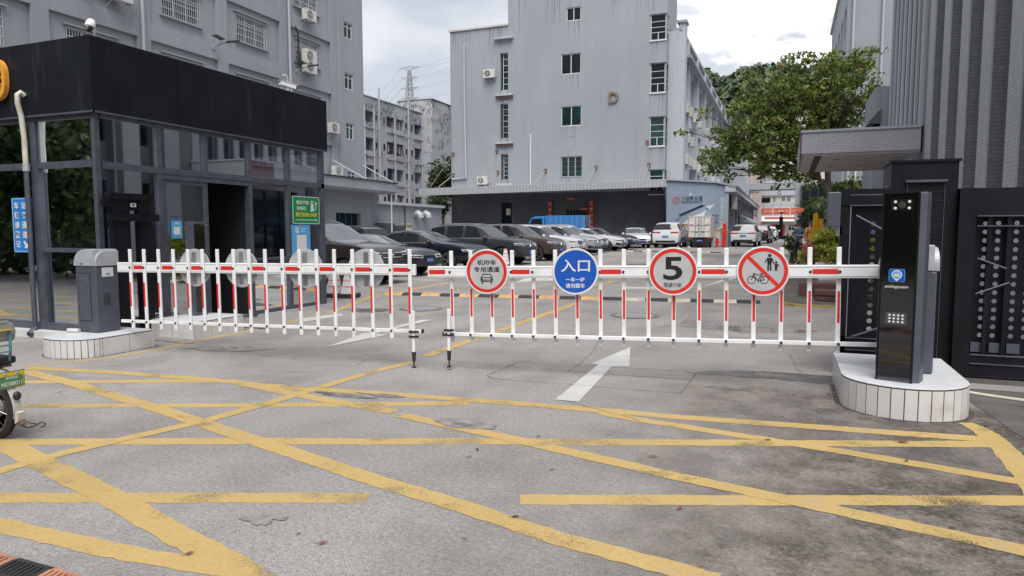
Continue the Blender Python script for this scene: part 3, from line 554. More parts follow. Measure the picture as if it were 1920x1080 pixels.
# ================================================================= BUILDING D
FD=Fr((0,57,0),(1,0,0),(0,-1,0)); XL=-28.66; XS=-23.03; XR=-9.35
t=thing('factory_building','tall pale grey building carrying a brass letter D, with corner windows and long side wing','building',(-18,57,.4))
def rD(x0,y0,x1,y1): p=onY(x0,y0,57); r_=onY(x1,y1,57); return (p.x,r_.x,r_.z,p.z)
cw=[rD(1062,15,1089,37),rD(1052,102,1089,137),rD(1052,200,1090,235)]; bw=rD(1052,294,1091,331)
nw=[rD(938,100,953,177),rD(938,195,954,267),rD(939,289,955,345)]
rw=[(-10.66,-9.45,16.88,18.9),(-10.62,-9.45,12.74,15.08),(-10.6,-9.45,8.47,10.84),(-10.58,-9.45,4.6,6.6)]
k=MB(); W_='plaster_blue'
k.wall(FD,XS,XR,4.9,24,cw+[bw]+rw,.16,W_); k.wall(FD,XL,XS,4.9,19.4,nw[:0],.3,W_)
k.v=[];k.f=[];k.mi=[]
nw=[(n[0],min(n[1],XS-.02),n[2],n[3]) for n in nw]
k.wall(FD,XS,XR,4.9,24,cw+[bw]+rw,.16,W_); k.wall(FD,XL,XS,4.9,19.4,nw,.32,W_)
FS=Fr((XR,0,0),(0,1,0),(1,0,0)); srw=[(57.12,58.1,o[2],o[3]) for o in rw]; k.wall(FS,57,62,-.2,24,srw,.14,W_)
k.box(XS,XR-.01,61.9,62,17,24,W_); k.box(XS,XS+.02,57,62,19.4,24,W_); k.box(XL+.02,XR-.3,57.4,75,17.2,17.4,W_); k.box(XL,XL+.02,57,80,-.2,19.4,W_); k.box(XL+.02,XS,57.3,80,19.1,19.2,W_)
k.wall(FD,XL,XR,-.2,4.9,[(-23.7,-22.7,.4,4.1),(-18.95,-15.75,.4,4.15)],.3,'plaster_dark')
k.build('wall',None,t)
k=MB(); k.box(XL-.12,XS+.0,56.88,80,19.4,19.55,'plaster_cream'); k.box(XS,XR,56.95,62,24,24.15,'plaster_grey'); k.build('roof_edge',None,t)
for i,o in enumerate(cw): win(FD,*o,t,.12,'win_green' if i==2 else 'win_dark',2,(),t=.07)
win(FD,*bw,t,.13,'win_green',3,(),bars='steel',t=.06,bp=.15)
for i,o in enumerate(rw):
    win(FD,*o,t,.1,'win_green' if i>1 else 'win_dark',1,(.3,.5,.72),t=.05); win(FS,*srw[i],t,.09,'win_green',1,(.3,.5,.72),t=.05)
    k=MB(); h=(o[3]-o[2]); k.boxf(FD,(o[0]+o[1])/2-.03,(o[0]+o[1])/2+.03,o[2],o[2]+h*.3,-.1,-.05,'white_trim'); k.boxf(FD,o[0]-.06,XR+.02,o[2]-.1,o[2],-.02,.08,'white_trim'); k.boxf(FD,o[0]-.06,XR+.02,o[3],o[3]+.07,-.02,.1,'plaster_grey'); k.build('window_sill',None,t)
for i,o in enumerate(nw):
    win(FD,o[0]+.18,o[1],o[2]+.4,o[3],t,.26,'win_green' if i!=1 else 'win_dark',1 if i!=1 else 1,(.17,.34,.5,.67,.84),bars=('steel' if i else None),t=.05,bp=.16)
    k=MB(); k.boxf(FD,o[0]-.35,o[1]+.45,o[2]-.12,o[2]+.06,-.2,.28,'plaster_pale'); k.boxf(FD,o[0]-.4,o[1]+.5,o[2]-.3,o[2]-.12,.0,.2,'grout') if i<2 else 0
    k.boxf(FD,o[0]+.02,o[1]-.1,o[2]+.06,o[2]+.4,-.3,-.1,'galv'); k.build('window_sill',None,t)
k=MB(); k.boxf(FD,-24.3,-22.55,18.25,18.4,0,.35,'plaster_pale'); k.build('window_hood',None,t)
p=onY(1151,183,57); k=MB(); 
vs,fs=text2d('D',1,.03)
letter(k,FD,'D',p.x,p.z,.14,.9,'brass',bold=.05,thick=.13); k.build('wall_letter',None,t)
k=MB(); pr=[onY(x,y,57) for x,y in ((871,85),(872,200),(875,334),(848,336))]; k.tube([FD(q_.x,q_.z,.12) for q_ in pr],.09,8,'pipe_grey'); k.build('drain_pipe',None,t)
k=MB(); k.tube([FD(-20.9,10.0,.1),FD(-20.9,5.6,.1)],.07,8,'white_trim'); k.tube([FD(-20.1,9.6,.08),FD(-20.1,5.6,.08)],.04,8,'pipe_grey'); k.build('drain_pipe',None,t)
k=MB(); k.lathe(FD(-17.2,9.85,.0),FD.n,[(.27,0),(.27,.02),(.245,.02),(.245,0)],24,'pipe_grey',False); k.build('wall_patch',None,t)
# rain streaks run down from sills and the roof edge
k=MB(); rs=random.Random(4)
def drip(a,z,ln,w=.05): k.mesh([FD(a-w/2,z,.004),FD(a+w/2,z,.004),FD(a+w*.15,z-ln,.004),FD(a-w*.1,z-ln,.004)],[(0,1,2,3)],'rain_streak')
for o in cw+[bw]+rw+nw:
    for _ in range(9): drip(rs.uniform(o[0]-.05,o[1]-.05),o[2]-.02,rs.uniform(.4,2.0),rs.uniform(.03,.10))
for _ in range(46): drip(rs.uniform(XS+.1,XR-.1),24,rs.uniform(1.0,5.5),rs.uniform(.04,.22))
for _ in range(26): drip(rs.uniform(XL+.1,XS-.1),19.38,rs.uniform(.4,2.4),rs.uniform(.04,.2))
k.build('rain_stain',None,t)
# side wing
XW=-8.52; FW=Fr((XW,0,0),(0,1,0),(1,0,0)); so_=[]
for fl,(z0,z1) in enumerate([(12.6,15.6),(8.4,11.0),(5.6,7.3)]):
    y=59.0
    while y<106:
        so_.append((y,y+2.4,z0,z1,fl)); y+=3.2
k=MB(); k.wall(FW,57.9,110,-.2,17.7,[o[:4] for o in so_],.35,'plaster_pale'); k.face([(XW,57.9,-.2),(XW,57.9,17.7),(-9.35,57.9,17.7),(-9.35,57.9,-.2)],'plaster_pale'); k.box(-27,XW-.4,57.95,110,17.0,17.2,'plaster_grey'); k.box(-27,-26.9,62,110,0,17,'plaster_grey')
k.box(XW,XW+.5,57.95,59.0,-.2,18.3,'plaster_pale'); k.build('side_wing_wall',None,t)
k=MB(); k.box(XW-.5,XW+.25,57.9,110,17.7,17.95,'plaster_grey'); k.box(XW,XW+.75,59.5,106,15.9,16.1,'plaster_grey'); k.box(XW-.2,XW+.6,57.8,59.1,18.3,18.5,'plaster_grey'); k.build('cornice',None,t)
for o in so_:
    win(FW,*o[:4],t,.3,'win_glass',3 if o[4]==0 else 2,(.35,.68),t=.08)
k=MB()
y=61.8
while y<106: k.box(XW,XW+.35,y-.28,y+.08,.2,17.7,'plaster_pale'); y+=6.4
k.build('pilaster',None,t)
j=0
for z in (12.0,7.7,5.2,9.6):
    for j_,y in enumerate((60.4,62.6,66,69.5,76,83,90) if z!=9.6 else (61.2,64.0,72)):
        y+=(z*.37)%1
        ac_unit(FW,y,z-.35,1.0,.8,ORD[j_]+' air conditioner from the corner, '+{12.0:'top',9.6:'second',7.7:'third',5.2:'lowest'}[z]+' row, long side wing',False,.35,'air conditioners on the side wing of building D'); j+=1
p=onY(910,150,57); ac_unit(FD,p.x,p.z+.1,1.05,.7,'lone white air conditioner left of the narrow green window on building D')
p=onY(898,346,57); ac_unit(FD,p.x,5.75,1.0,.7,'white air conditioner resting just above the long canopy of building D')
# long front canopy
t=thing('front_canopy','long corrugated grey canopy on tie rods along the front of building D','canopy',(-19,54,5))
FC=Fr((0,54,0),(1,0,0),(0,-1,0)); k=MB(); n=150; xa,xb=-30.38,-8.69
pts=[];
for i in range(n+1):
    x=xa+(xb-xa)*i/n; tt=i/n; zt=5.31+.24*tt; zb=4.70+.27*tt; c=.03*(i%2); pts+= [FC(x,zb,c),FC(x,zt,c)]
k.mesh(pts,[(2*i,2*i+2,2*i+3,2*i+1) for i in range(n)],'galv'); k.build('fascia',None,t)
k=MB(); k.mesh([(xa,54,5.27),(xb,54,5.51),(xb,57,5.8),(xa,57,5.56),(xa,54.02,4.95),(xb,54.02,5.2),(xb,57,5.5),(xa,57,5.26)],[(0,1,2,3),(4,5,6,7),(0,3,7,4),(1,2,6,5)],'galv'); k.build('roof_sheet',None,t)
for (x0,y0,x1,y1) in ((850,289,806,346),(932,284,891,347),(934,323,908,347),(850,328,822,350),(1023,320,1000,346),(1118,314,1099,341),(1217,309,1204,338),(1214,267,1196,334)):
    k=MB(); a=onY(x0,y0,57); c=onY(x1,y1,54.6); k.tube([(a.x,56.98,a.z),(c.x,54.6,5.45)],.032 if y0>300 else .016,6,'rod_tan'); k.box(a.x-.12,a.x+.12,56.9,56.99,a.z-.15,a.z+.15,'rust'); k.build('tie_rod',None,t)
# door, shopfront pieces under it
k=MB(); k.box(-23.7,-22.7,57.2,57.25,.4,4.1,'win_dark'); k.box(-23.3,-22.9,57.17,57.2,3.0,3.6,'cream_pipe'); o=k.build('steel_door'); tag(o,'dark door with a small cream pane under the long canopy','door')
k=MB(); k.box(-18.95,-15.75,57.25,57.3,.4,4.15,'room_grey'); k.box(-17.7,-15.9,56.99,57.1,.4,3.35,'black_metal'); 
for i in range(7): k.box(-17.7+i*.29,-17.66+i*.29,56.96,56.99,.4,3.35,'alu_frame')
o=k.build('warehouse_door'); tag(o,'dark folding warehouse door behind the blue truck cab','door')
mat('couplet_red',(.33,.02,.015),.7); mat('couplet_gold',(.55,.36,.25),.7)
def couplet(x0,y0,x1,y1,s,label,vert=True):
    p=onY(x0,y0,56.9); r_=onY(x1,y1,56.9); F=Fr((0,56.9,0),(1,0,0),(0,-1,0)); b=MB(); b.boxf(F,p.x,r_.x,r_.z,p.z,0,.02,'couplet_red'); n=len(s)
    for i,ch in enumerate(s):
        if vert: letter(b,F,ch,(p.x+r_.x)/2,p.z-(p.z-r_.z)*(i+.5)/n,.026,(p.z-r_.z)/n*.62,'couplet_gold',.015)
        else: letter(b,F,ch,p.x+(r_.x-p.x)*(i+.5)/n,(p.z+r_.z)/2,.026,(p.z-r_.z)*.62,'couplet_gold',.01)
    tag(b.build('door_couplet'),label,'couplet')
couplet(1027,377,1035,452,'财源广进达三江','left red couplet strip beside the warehouse door'); couplet(1104,375,1113,455,'生意兴隆通四海','right red couplet strip beside the warehouse door')
couplet(1063,370,1078,376,'开门大吉','small red couplet panel above the warehouse door',False); couplet(1088,389,1101,394,'招财进宝','tiny red panel just left of the right couplet',False)
# ================================================================= MURAL HALL beside D
t=thing('mural_hall','low hall with blue painted gable mural and row of pillars under its eave','building',(-6.4,54,.4))
FM=Fr((0,54.0,0),(1,0,0),(0,-1,0)); MX0,MX1=-8.66,-4.36
k=MB(); k.mesh([FM(MX0,-.1),FM(MX1,-.1),FM(MX1,4.93),FM(-5.0,5.12),FM(MX0,5.42)],[(0,1,2,3,4)],'mural_blue')
k.box(-8.66,-4.6,54.02,100,-.1,4.9,'plaster_grey'); k.box(-8.68,-8.66,54,57,-.1,5.4,'plaster_dark'); k.build('wall',None,t)
k=MB(); k.mesh([(-8.7,53.85,5.46),(-5.0,53.85,5.16),(-3.55,53.85,4.82),(-3.55,102,4.82),(-5,102,5.16),(-8.7,102,5.46),(-8.7,53.85,5.56),(-5.0,53.85,5.28),(-3.5,53.85,4.95),(-3.5,102,4.95),(-5,102,5.28),(-8.7,102,5.56)],[(0,1,4,5),(1,2,3,4),(6,7,10,11),(7,8,9,10),(0,1,7,6),(1,2,8,7),(2,3,9,8)],'plaster_grey'); k.mesh([(-4.36,53.9,4.5),(-3.6,53.9,4.5),(-3.6,53.9,4.85),(-4.36,53.9,4.95),(-4.36,102,4.5),(-3.6,102,4.5),(-3.6,102,4.85)],[(0,1,2,3),(0,1,5,4),(1,2,6,5)],'plaster_pale'); k.build('roof',None,t)
k=MB(); y=54.0
k.box(-4.36,-4.1,54.0,54.35,-.1,4.5,'plaster_grey')
while y<98: 
    k.box(-4.55,-4.15,y+3,y+3.4,-.1,4.5,'plaster_grey'); k.box(-4.62,-4.58,y+.5,y+2.7,.3,3.6,'win_dark'); y+=4
k.build('pillar',None,t)
k=MB(); 
for i in range(9): 
    y=66+i*3.6; k.mesh([(-4.1,y,3.1),(-4.1,y+3,3.1),(-3.2,y+3,2.6),(-3.2,y,2.6)],[(0,1,2,3)],'galv'); k.tube([(-3.2,y,2.6),(-4.1,y,2.5)],.03,5,'galv')
k.build('door_awning',None,t)
k=MB()
for i in range(14): y=62+i*2.4; k.bar((-3.6,y,3.4),(-3.6,y,4.5),.05,.05,'black_metal')
k.bar((-3.6,62,3.4),(-3.6,94,3.4),.07,.07,'black_metal'); k.bar((-3.6,62,4.4),(-3.6,94,4.4),.06,.06,'black_metal'); k.build('railing',None,t)
Mm=lambda x,y:(onY(x,y,54).x,onY(x,y,54).z)
k=MB()
def poly(pts,m,c=.004): k.mesh([FM(*Mm(x,y),c) for x,y in pts],[tuple(range(len(pts)))],m)
poly([(1251,466),(1251,452),(1262,438),(1280,419),(1298,406),(1316,399),(1325,393),(1316,412),(1306,430),(1300,466)],'mural_white'); poly([(1300,466),(1306,440),(1330,440),(1345,428),(1357,420),(1357,461)],'mural_white',.005)
poly([(1321,387),(1341,383),(1330,393),(1327,391)],'mural_white',.006); poly([(1324,388),(1328,391),(1325,393)],'sign_black',.008)
c_=Mm(1268,376)
k.lathe(FM(*c_,.0),FM.n,[(.27,.004),(.27,.012),(.21,.012),(.21,.004)],28,'couplet_red',False); letter(k,FM,'口',*c_,.012,.2,'couplet_red',.02)
a=Mm(1297,373); letter(k,FM,'正金贵金属',*a,.01,.42,'navy',.004,w=Mm(1317,373)[0]-Mm(1277,373)[0]); a=Mm(1297,380.5); letter(k,FM,'ZHENGJIN PRECIOUS METALS',*a,.01,.13,'navy',.012,w=Mm(1317,373)[0]-Mm(1277,373)[0])
arc='金属珠宝全产业链一站式服务'; A=[Mm(x,y) for x,y in ((1258,427),(1267,415),(1279,405),(1293,396),(1307,390),(1320,386))]
for i,ch in enumerate(arc):
    tot=sum(math.dist(A[q],A[q+1]) for q in range(len(A)-1)); u=i/(len(arc)-1)*tot*.998; j=0
    while u>math.dist(A[j],A[j+1]): u-=math.dist(A[j],A[j+1]); j+=1
    f_=u/math.dist(A[j],A[j+1]); x=A[j][0]*(1-f_)+A[j+1][0]*f_; z=A[j][1]*(1-f_)+A[j+1][1]*f_; an=math.atan2(A[j+1][1]-A[j][1],A[j+1][0]-A[j][0]); letter(k,FM,ch,x,z,.012,.17,'navy',.0,rot=an)
for s_,x,y in (('诚',1337.5,404),('信',1344,404),('责',1337.5,410.5),('任',1344,410.5),('创',1337.5,417),('新',1344,417)): a=Mm(x,y); letter(k,FM,s_,*a,.01,.18,'navy',.012)
a=Mm(1353,399); letter(k,FM,'ZHENG JIN',*a,.01,.30,'mural_white',.012,w=2.35,rot=-math.pi/2)
k.build('mural_lettering',None,t)
k=MB()
def swirl(cx,cy,rx,ry,t0,t1,r=.03): 
    c=Mm(cx,cy); k.tube([FM(c[0]+rx*(1-.03*q)*math.cos(t0+(t1-t0)*q/14),c[1]+ry*math.sin(t0+(t1-t0)*q/14),.03) for q in range(15)],r,5,'mural_gold')
swirl(1283,431,.28,.3,0,5.6); swirl(1351,442,.55,.55,-1.2,3.4); swirl(1347,448,.35,.7,-1,2.6); swirl(1350,438,.7,.35,.3,3); swirl(1286,422,.12,.12,0,6.2,.05)
for q in range(8): c=Mm(1280,424); k.bar(FM(c[0],c[1],.02),FM(c[0]+.2*math.cos(q*.785),c[1]+.2*math.sin(q*.785),.02),.03,.02,'mural_gold')
k.build('mural_ornament',None,t)
pth=gr(1360,462); b=MB(); b.box(-4.48,-4.18,53.6,53.85,.45,.95,'red'); b.box(-4.45,-4.2,53.62,53.83,1.05,2.15,'red'); b.tube([(-4.3,53.7,.4),(-4.3,53.7,1.1)],.04,8,'red'); tag(b.build('fire_hydrant_cabinet'),'red fire cabinet standing at the corner of the blue mural','fire cabinet')
b=MB(); c=gr(1348,462); b.tube([(c.x,53.5,c.z),(c.x,53.5,c.z+.55)],[.1,.09],10,'red'); b.ball((c.x,53.5,c.z+.58),(.11,.11,.09),'red'); b.tube([(c.x-.2,53.5,c.z+.38),(c.x+.2,53.5,c.z+.38)],.06,8,'red'); b.lathe((c.x,53.5,c.z),(0,0,1),[(.15,0),(.15,.05),(.1,.05)],10,'red'); tag(b.build('fire_hydrant',None,None,True),'small red hydrant at the foot of the mural','hydrant')
ac_unit(Fr((-4.15,0,0),(0,1,0),(1,0,0)),56.5,3.3,1.1,.95,'white air conditioner under the eave beside the mural')
b=MB(); c=onY(1258,386,53.9)
c=Mm(1295,366); b.boxf(FM,c[0]-.05,c[0]+.05,c[1]-.05,c[1]+.1,0,.1,'white_trim'); b.tube([FM(c[0],c[1],.1),FM(c[0],c[1]-.02,.3)],.05,8,'white_trim'); tag(b.build('security_camera'),'tiny white camera on the blue mural wall','camera')
# ================================================================= FAR END OF THE LANE
t=thing('gatehouse_bridge','grey bridging building across the end of the lane with two legs','building',(-1.5,92,.7))
def rY(x0,y0,x1,y1,Y): p=onY(x0,y0,Y); r_=onY(x1,y1,Y); return p.x,r_.x,r_.z,p.z
k=MB(); F9=Fr((0,92,0),(1,0,0),(0,-1,0))
x0,x1,z0,z1=rY(1376,346,1494,354,92); k.box(x0,x1,92,95,z0,z1,'plaster_grey')
l0,l1,_,_2=rY(1376,354,1402,460,92); k.box(l0,l1,92,95,0,z0,'plaster_grey')
r0,r1,_,zt=rY(1492,340,1512,460,92); k.box(r0,r1,91.9,95,0,zt+.1,'plaster_grey'); k.build('wall',None,t)
a0,a1,b0,b1=rY(1366,285,1400,346,92); k=MB(); k.box(a0,a1,92.1,96,b0-.2,b1,'galv')
for i in range(12): x=a0+(a1-a0)*i/12; k.box(x,x+.05,92.04,92.1,b0,b1,'plaster_grey')
k.build('metal_siding',None,t)
a0,a1,b0,b1=rY(1502,346,1528,430,91.5); k=MB(); k.box(a0,a1+3,91.5,94,0,b1,'plaster_dark'); k.box(a0+.1,a1+2.9,91.44,91.5,2.5,b1-.3,'win_glass'); 
for i in range(6): k.box(a0+.1+i*.9,a0+.16+i*.9,91.4,91.44,2.5,b1-.3,'alu_frame')
k.build('glazed_bay',None,t)
t=thing('factory_building','white building with balconies and a black letter G at the end of the lane','building',(0,118,.9))
x0,x1,z0,z1=rY(1400,225,1545,455,118); FG=Fr((0,118,0),(1,0,0),(0,-1,0)); ops=[]
def og(xa,ya,xb,yb): a,b_,c,d=rY(xa,ya,xb,yb,118); return (a,b_,c,d)
big=[og(1424,371,1444,381),og(1424,311,1444,331),og(1424,262,1444,290)]; wins=[og(1448,369,1454,380),og(1465,368,1472,379),og(1475,368,1482,379),og(1449,320,1456,330),og(1472,320,1480,330),og(1478,421,1491,433),og(1449,270,1456,285),og(1472,270,1480,285)]; door=og(1448,421,1471,447)
k=MB(); k.wall(FG,x0,x1,0,z1,big+wins+[door],.9,'plaster_cream'); k.box(x0,x1,118.95,130,0,z1,'plaster_cream'); k.build('wall',None,t)
for o in big: k=MB(); k.boxf(FG,o[0],o[1],o[2],o[3],-.88,-.86,'win_dark'); k.build('balcony_opening',None,t)
for o in wins: win(FG,*o,t,.2,'win_green',2,(.65,),t=.1)
k=MB(); k.boxf(FG,*door,-.5,-.4,'interior_dark'); k.boxf(FG,door[0],door[0]+.5,door[2],door[3],-.1,.02,'banner_red'); k.boxf(FG,door[1]-.5,door[1],door[2],door[3],-.1,.02,'banner_red'); k.build('entrance_door',None,t)
a=og(1421,355,1492,366); k=MB(); k.boxf(FG,*a,0,.3,'plaster_pale'); c=og(1458,358,1464,365); letter(k,FG,'G',(c[0]+c[1])/2,(c[2]+c[3])/2,.31,.62,'sign_black',.01); k.build('sign_band',None,t)
k=MB()
for a in (og(1421,381,1492,391),og(1421,331,1494,341)):
    k.boxf(FG,a[0],a[1],a[2],a[3],.5,.55,'white_trim'); k.boxf(FG,a[0],a[1],a[2]-.15,a[2],0,.6,'plaster_pale')
    for i in range(40): x=a[0]+(a[1]-a[0])*i/40; k.boxf(FG,x,x+.05,a[2],a[3],.55,.6,'plaster_grey')
    for x in (1432,1449,1464): c=og(x,380,x+1,390); k.boxf(FG,c[0],c[1],a[2],a[3]+.05,.5,.62,'plaster_grey')
k.build('balcony_railing',None,t)
a=og(1421,404,1494,415); k=MB(); k.mesh([FG(a[0]+.6,a[3],0),FG(a[1],a[3],0),FG(a[1]+.3,a[2],1.6),FG(a[0],a[2],1.6)],[(0,1,2,3)],'white_trim'); k.build('awning',None,t)
def banner(x0,y0,x1,y1,Y,s,label,m='banner_red'):
    a=rY(x0,y0,x1,y1,Y); F=Fr((0,Y,0),(1,0,0),(0,-1,0)); b=MB(); b.boxf(F,*a,0,.02,m); letter(b,F,s,(a[0]+a[1])/2,(a[2]+a[3])/2,.026,(a[3]-a[2])*.6,'couplet_gold',.02,w=(a[1]-a[0])*.93); tag(b.build('cloth_banner'),label,'banner')
banner(1429,391,1508,401,88,'消防通道禁止堵塞严禁违规停放车辆','long orange red banner strung across the lane'); banner(1434,407,1491,411,114,'热烈欢迎各位领导莅临指导工作','thin red banner hanging on the white awning')
t=thing('side_building','pale building with pinkish panels beyond the lane, left of the balconies','building',(-6,106,.8))
a=rY(1398,245,1421,460,106); k=MB(); mat('pink_wall',(.42,.30,.27),.85,col2=(.52,.43,.40),scale=1,stretch=(3,3,.3)); k.box(a[0],a[1],106,116,0,a[3],'pink_wall'); k.build('wall',None,t)
k=MB(); 
for i in range(4): x=a[0]+.2+i*.6; k.box(x,x+.09,105.9,106,.8,a[3],'plaster_pale')
for z in (7.3,10.6,13.8): k.box(a[0],a[1],105.85,106,z,z+.2,'plaster_pale')
k.build('mullion',None,t)
# basketball stand, far
c=gr(1462,452); b=MB(); b.box(c.x-.9,c.x+.9,84,85.6,c.z,c.z+.5,'black_metal'); b.bar((c.x,84.8,c.z+.4),(c.x,84.4,c.z+2.6),.4,.4,'black_metal'); b.bar((c.x,84.4,c.z+2.5),(c.x,83.4,c.z+3.2),.2,.2,'black_metal'); [b.bar((c.x+p0,83.4,c.z+q0),(c.x+p1,83.4,c.z+q1),.07,.07,'white_trim') for p0,q0,p1,q1 in ((-.9,2.7,.9,2.7),(-.9,3.7,.9,3.7),(-.9,2.7,-.9,3.7),(.9,2.7,.9,3.7),(-.3,2.85,.3,2.85),(-.3,3.25,.3,3.25))]; tag(b.build('basketball_stand'),'black basketball stand at the far end of the lane','basketball stand')
# ================================================================= RIGHT-HAND BUILDINGS
t=thing('office_building','tall grey plastered building behind the tree crown at the right','building',(6,45,.3))
k=MB(); FO=Fr((0,45,0),(1,0,0),(0,-1,0)); k.wall(FO,2.9,9,0,17.2,[],.2,'plaster_grey'); FOx=Fr((2.9,0,0),(0,-1,0),(-1,0,0)); wo=[(-y-1.7,-y,z,z+1.9) for y in (46.2,49,51.8,54.6,57.4) for z in (2.2,5.8,9.4,13.0)]
k.wall(FOx,-62,-45,0,17.2,wo,.2,'plaster_pale'); k.box(2.92,9,45.1,62,17.0,17.2,'plaster_grey'); k.build('wall',None,t)
for o in wo: win(FOx,*o,t,.18,'win_glass',2,(.7,),t=.07)
k=MB(); k.box(2.75,9.1,44.9,62,17.2,17.45,'plaster_cream'); k.build('roof_edge',None,t)
pipe([(3.2,44.9,.3),(3.2,44.9,17)],.08,'pipe_grey','drain pipe down the corner of the tall grey building behind the tree'); 
k=MB(); k.tube([(4.7,44.9,.3),(4.7,44.9,17)],.07,8,'pipe_grey'); k.tube([(3.6,44.9,.3),(3.6,44.9,6)],.06,8,'white_trim'); tag(k.build('drain_pipe'),'thin pipes on the face of the tall grey building behind the tree','pipe')
t=thing('brick_building','grey brick building with tall vertical fins on the right','building',(8,18,0))
XF=3.05; XB=3.62; FR_=Fr((XB,0,0),(0,-1,0),(-1,0,0)); ops=[]; fy=[8.65+1.7*i for i in range(7)]
for i,y in enumerate(fy[:-1]):
    for z in (1.0,4.6,8.2,11.8): ops.append((-(y+1.5),-(y+.75),z,z+2.3))
k=MB(); k.wall(FR_,-20.4,-8.4,0,19,ops,.15,'brick_grey'); k.wall(Fr((0,8.4,0),(1,0,0),(0,-1,0)),XB,14,0,19,[],.1,'brick_grey'); k.box(XB,14,27.4,27.5,0,19,'brick_grey'); k.box(XB+.2,14,8.5,27.4,18.5,19,'brick_grey')
far=[]; y=20.7
while y<27: far.append((-(y+.62),-y,4.6,18.2)); y+=.86
k.wall(FR_,-27.5,-20.4,0,19,far+[(-26.8,-21,.2,3.4)],.3,'brick_light'); k.build('wall',None,t)
for o in ops: win(FR_,*o,t,.12,'win_glass',1,(.3,.75),t=.05,fr='alu_frame')
for o in far: 
    k=MB(); k.boxf(FR_,o[0],o[1],o[2],o[3],-.3,-.27,'win_glass'); 
    for z in range(5,18,1): k.boxf(FR_,o[0],o[1],z+.6,z+.64,-.27,-.24,'alu_frame')
    k.build('window',None,t)
k=MB(); k.boxf(FR_,-26.8,-21,.2,3.4,-.3,-.26,'win_glass')
for i in range(7): k.boxf(FR_,-26.8+i*.96,-26.74+i*.96,.2,3.4,-.26,-.2,'black_metal')
k.build('entrance_glazing',None,t)
for i,y in enumerate(fy):
    k=MB(); 
    k.box(XF,XB,y,y+.04,0,19,'brick_grey'); k.box(XF,XB,y+.04,y+.62,0,19,'brick_light'); k.box(XF+.01,XB,y+.62,y+.66,0,19,'brick_grey'); k.box(XF-.004,XF+.03,y-.012,y+.03,0,19,'plaster_pale')
    k.box(XF+.24,XB,y-.16,y,0,19,'brick_grey'); k.box(XF+.235,XF+.27,y-.175,y-.13,0,19,'plaster_pale')
    k.build('wall_fin',None,t)
k=MB(); k.box(XF+.05,XB+.2,18.95,20.45,0,19,'brick_grey'); k.box(XF+.02,XF+.1,18.9,19.0,0,19,'plaster_pale'); k.box(XF-.02,XF+.1,20.1,20.5,4.2,19,'brick_light'); k.build('wall_fin',None,t)
y=20.55
while y<27.3:
    k=MB(); k.box(XF+.10,XB,y,y+.30,4.2,19,'brick_grey'); k.box(XF+.05,XF+.10,y+.02,y+.28,4.2,19,'plaster_pale'); k.box(XF+.28,XF+.32,y-.03,y,4.2,19,'plaster_pale'); k.build('wall_fin',None,t); y+=.86
k=MB(); k.box(2.90,XF-.01,9,19.6,0,1.7,'plaster_pale'); k.build('pale_backing_wall',None,t)  # added pale wall, brightens what shows through the gate holes
t=thing('entrance_canopy','brick-faced entrance canopy with a white soffit projecting from the fin-walled building','canopy',(1.7,22,3.5))
mat('soffit',(.62,.60,.57),.7); mat('sign_side_red',(.13,.05,.048),.6)
k=MB(); k.box(.30,3.05,20,25.6,3.60,4.15,'brick_light'); k.build('brick_parapet',None,t); k=MB(); k.box(.27,3.05,19.97,25.62,4.15,4.21,'plaster_pale'); k.build('coping',None,t)
k=MB(); k.box(.36,3.05,20.06,25.55,3.54,3.60,'soffit'); k.box(.62,.8,20.1,25.5,3.53,3.545,'grout'); k.build('soffit',None,t)
for x in (1.2,2.0,2.7):
    for y in (21.2,23.4): k=MB(); k.lathe((x,y,3.54),(0,0,-1),[(.09,0),(.09,.01),(.05,.012)],14,'steel'); k.build('downlight',None,t)
k=MB(); k.box(.27,.30,21.3,25.6,3.58,4.14,'brick_light'); k.box(.27,.30,20.02,21.3,3.58,4.14,'sign_side_red'); k.build('end_panel',None,t)
k=MB(); k.box(2.75,3.7,27.6,31,0,6.6,'plaster_grey')
o=k.build('stair_tower'); tag(o,'narrow grey block between the entrance canopy and the tall grey building','building'); 
p=onY(1631,226,27.5); r_=onY(1652,203,27.5); k=MB(); k.mesh([(p.x,27.5,p.z),(r_.x,27.5,r_.z),(r_.x,30,r_.z),(p.x,30,p.z),(p.x,27.5,p.z-.1),(p.x,30,p.z-.1),(r_.x,27.5,p.z-.1)],[(0,1,2,3),(0,4,5,3),(0,4,6,1)],'plaster_dark'); k.box(p.x+.12,r_.x,27.6,29.8,p.z-.9,p.z-.12,'win_dark'); tag(k.build('window_awning'),'small dark sloping awning over a window beside the brick fins','awning')
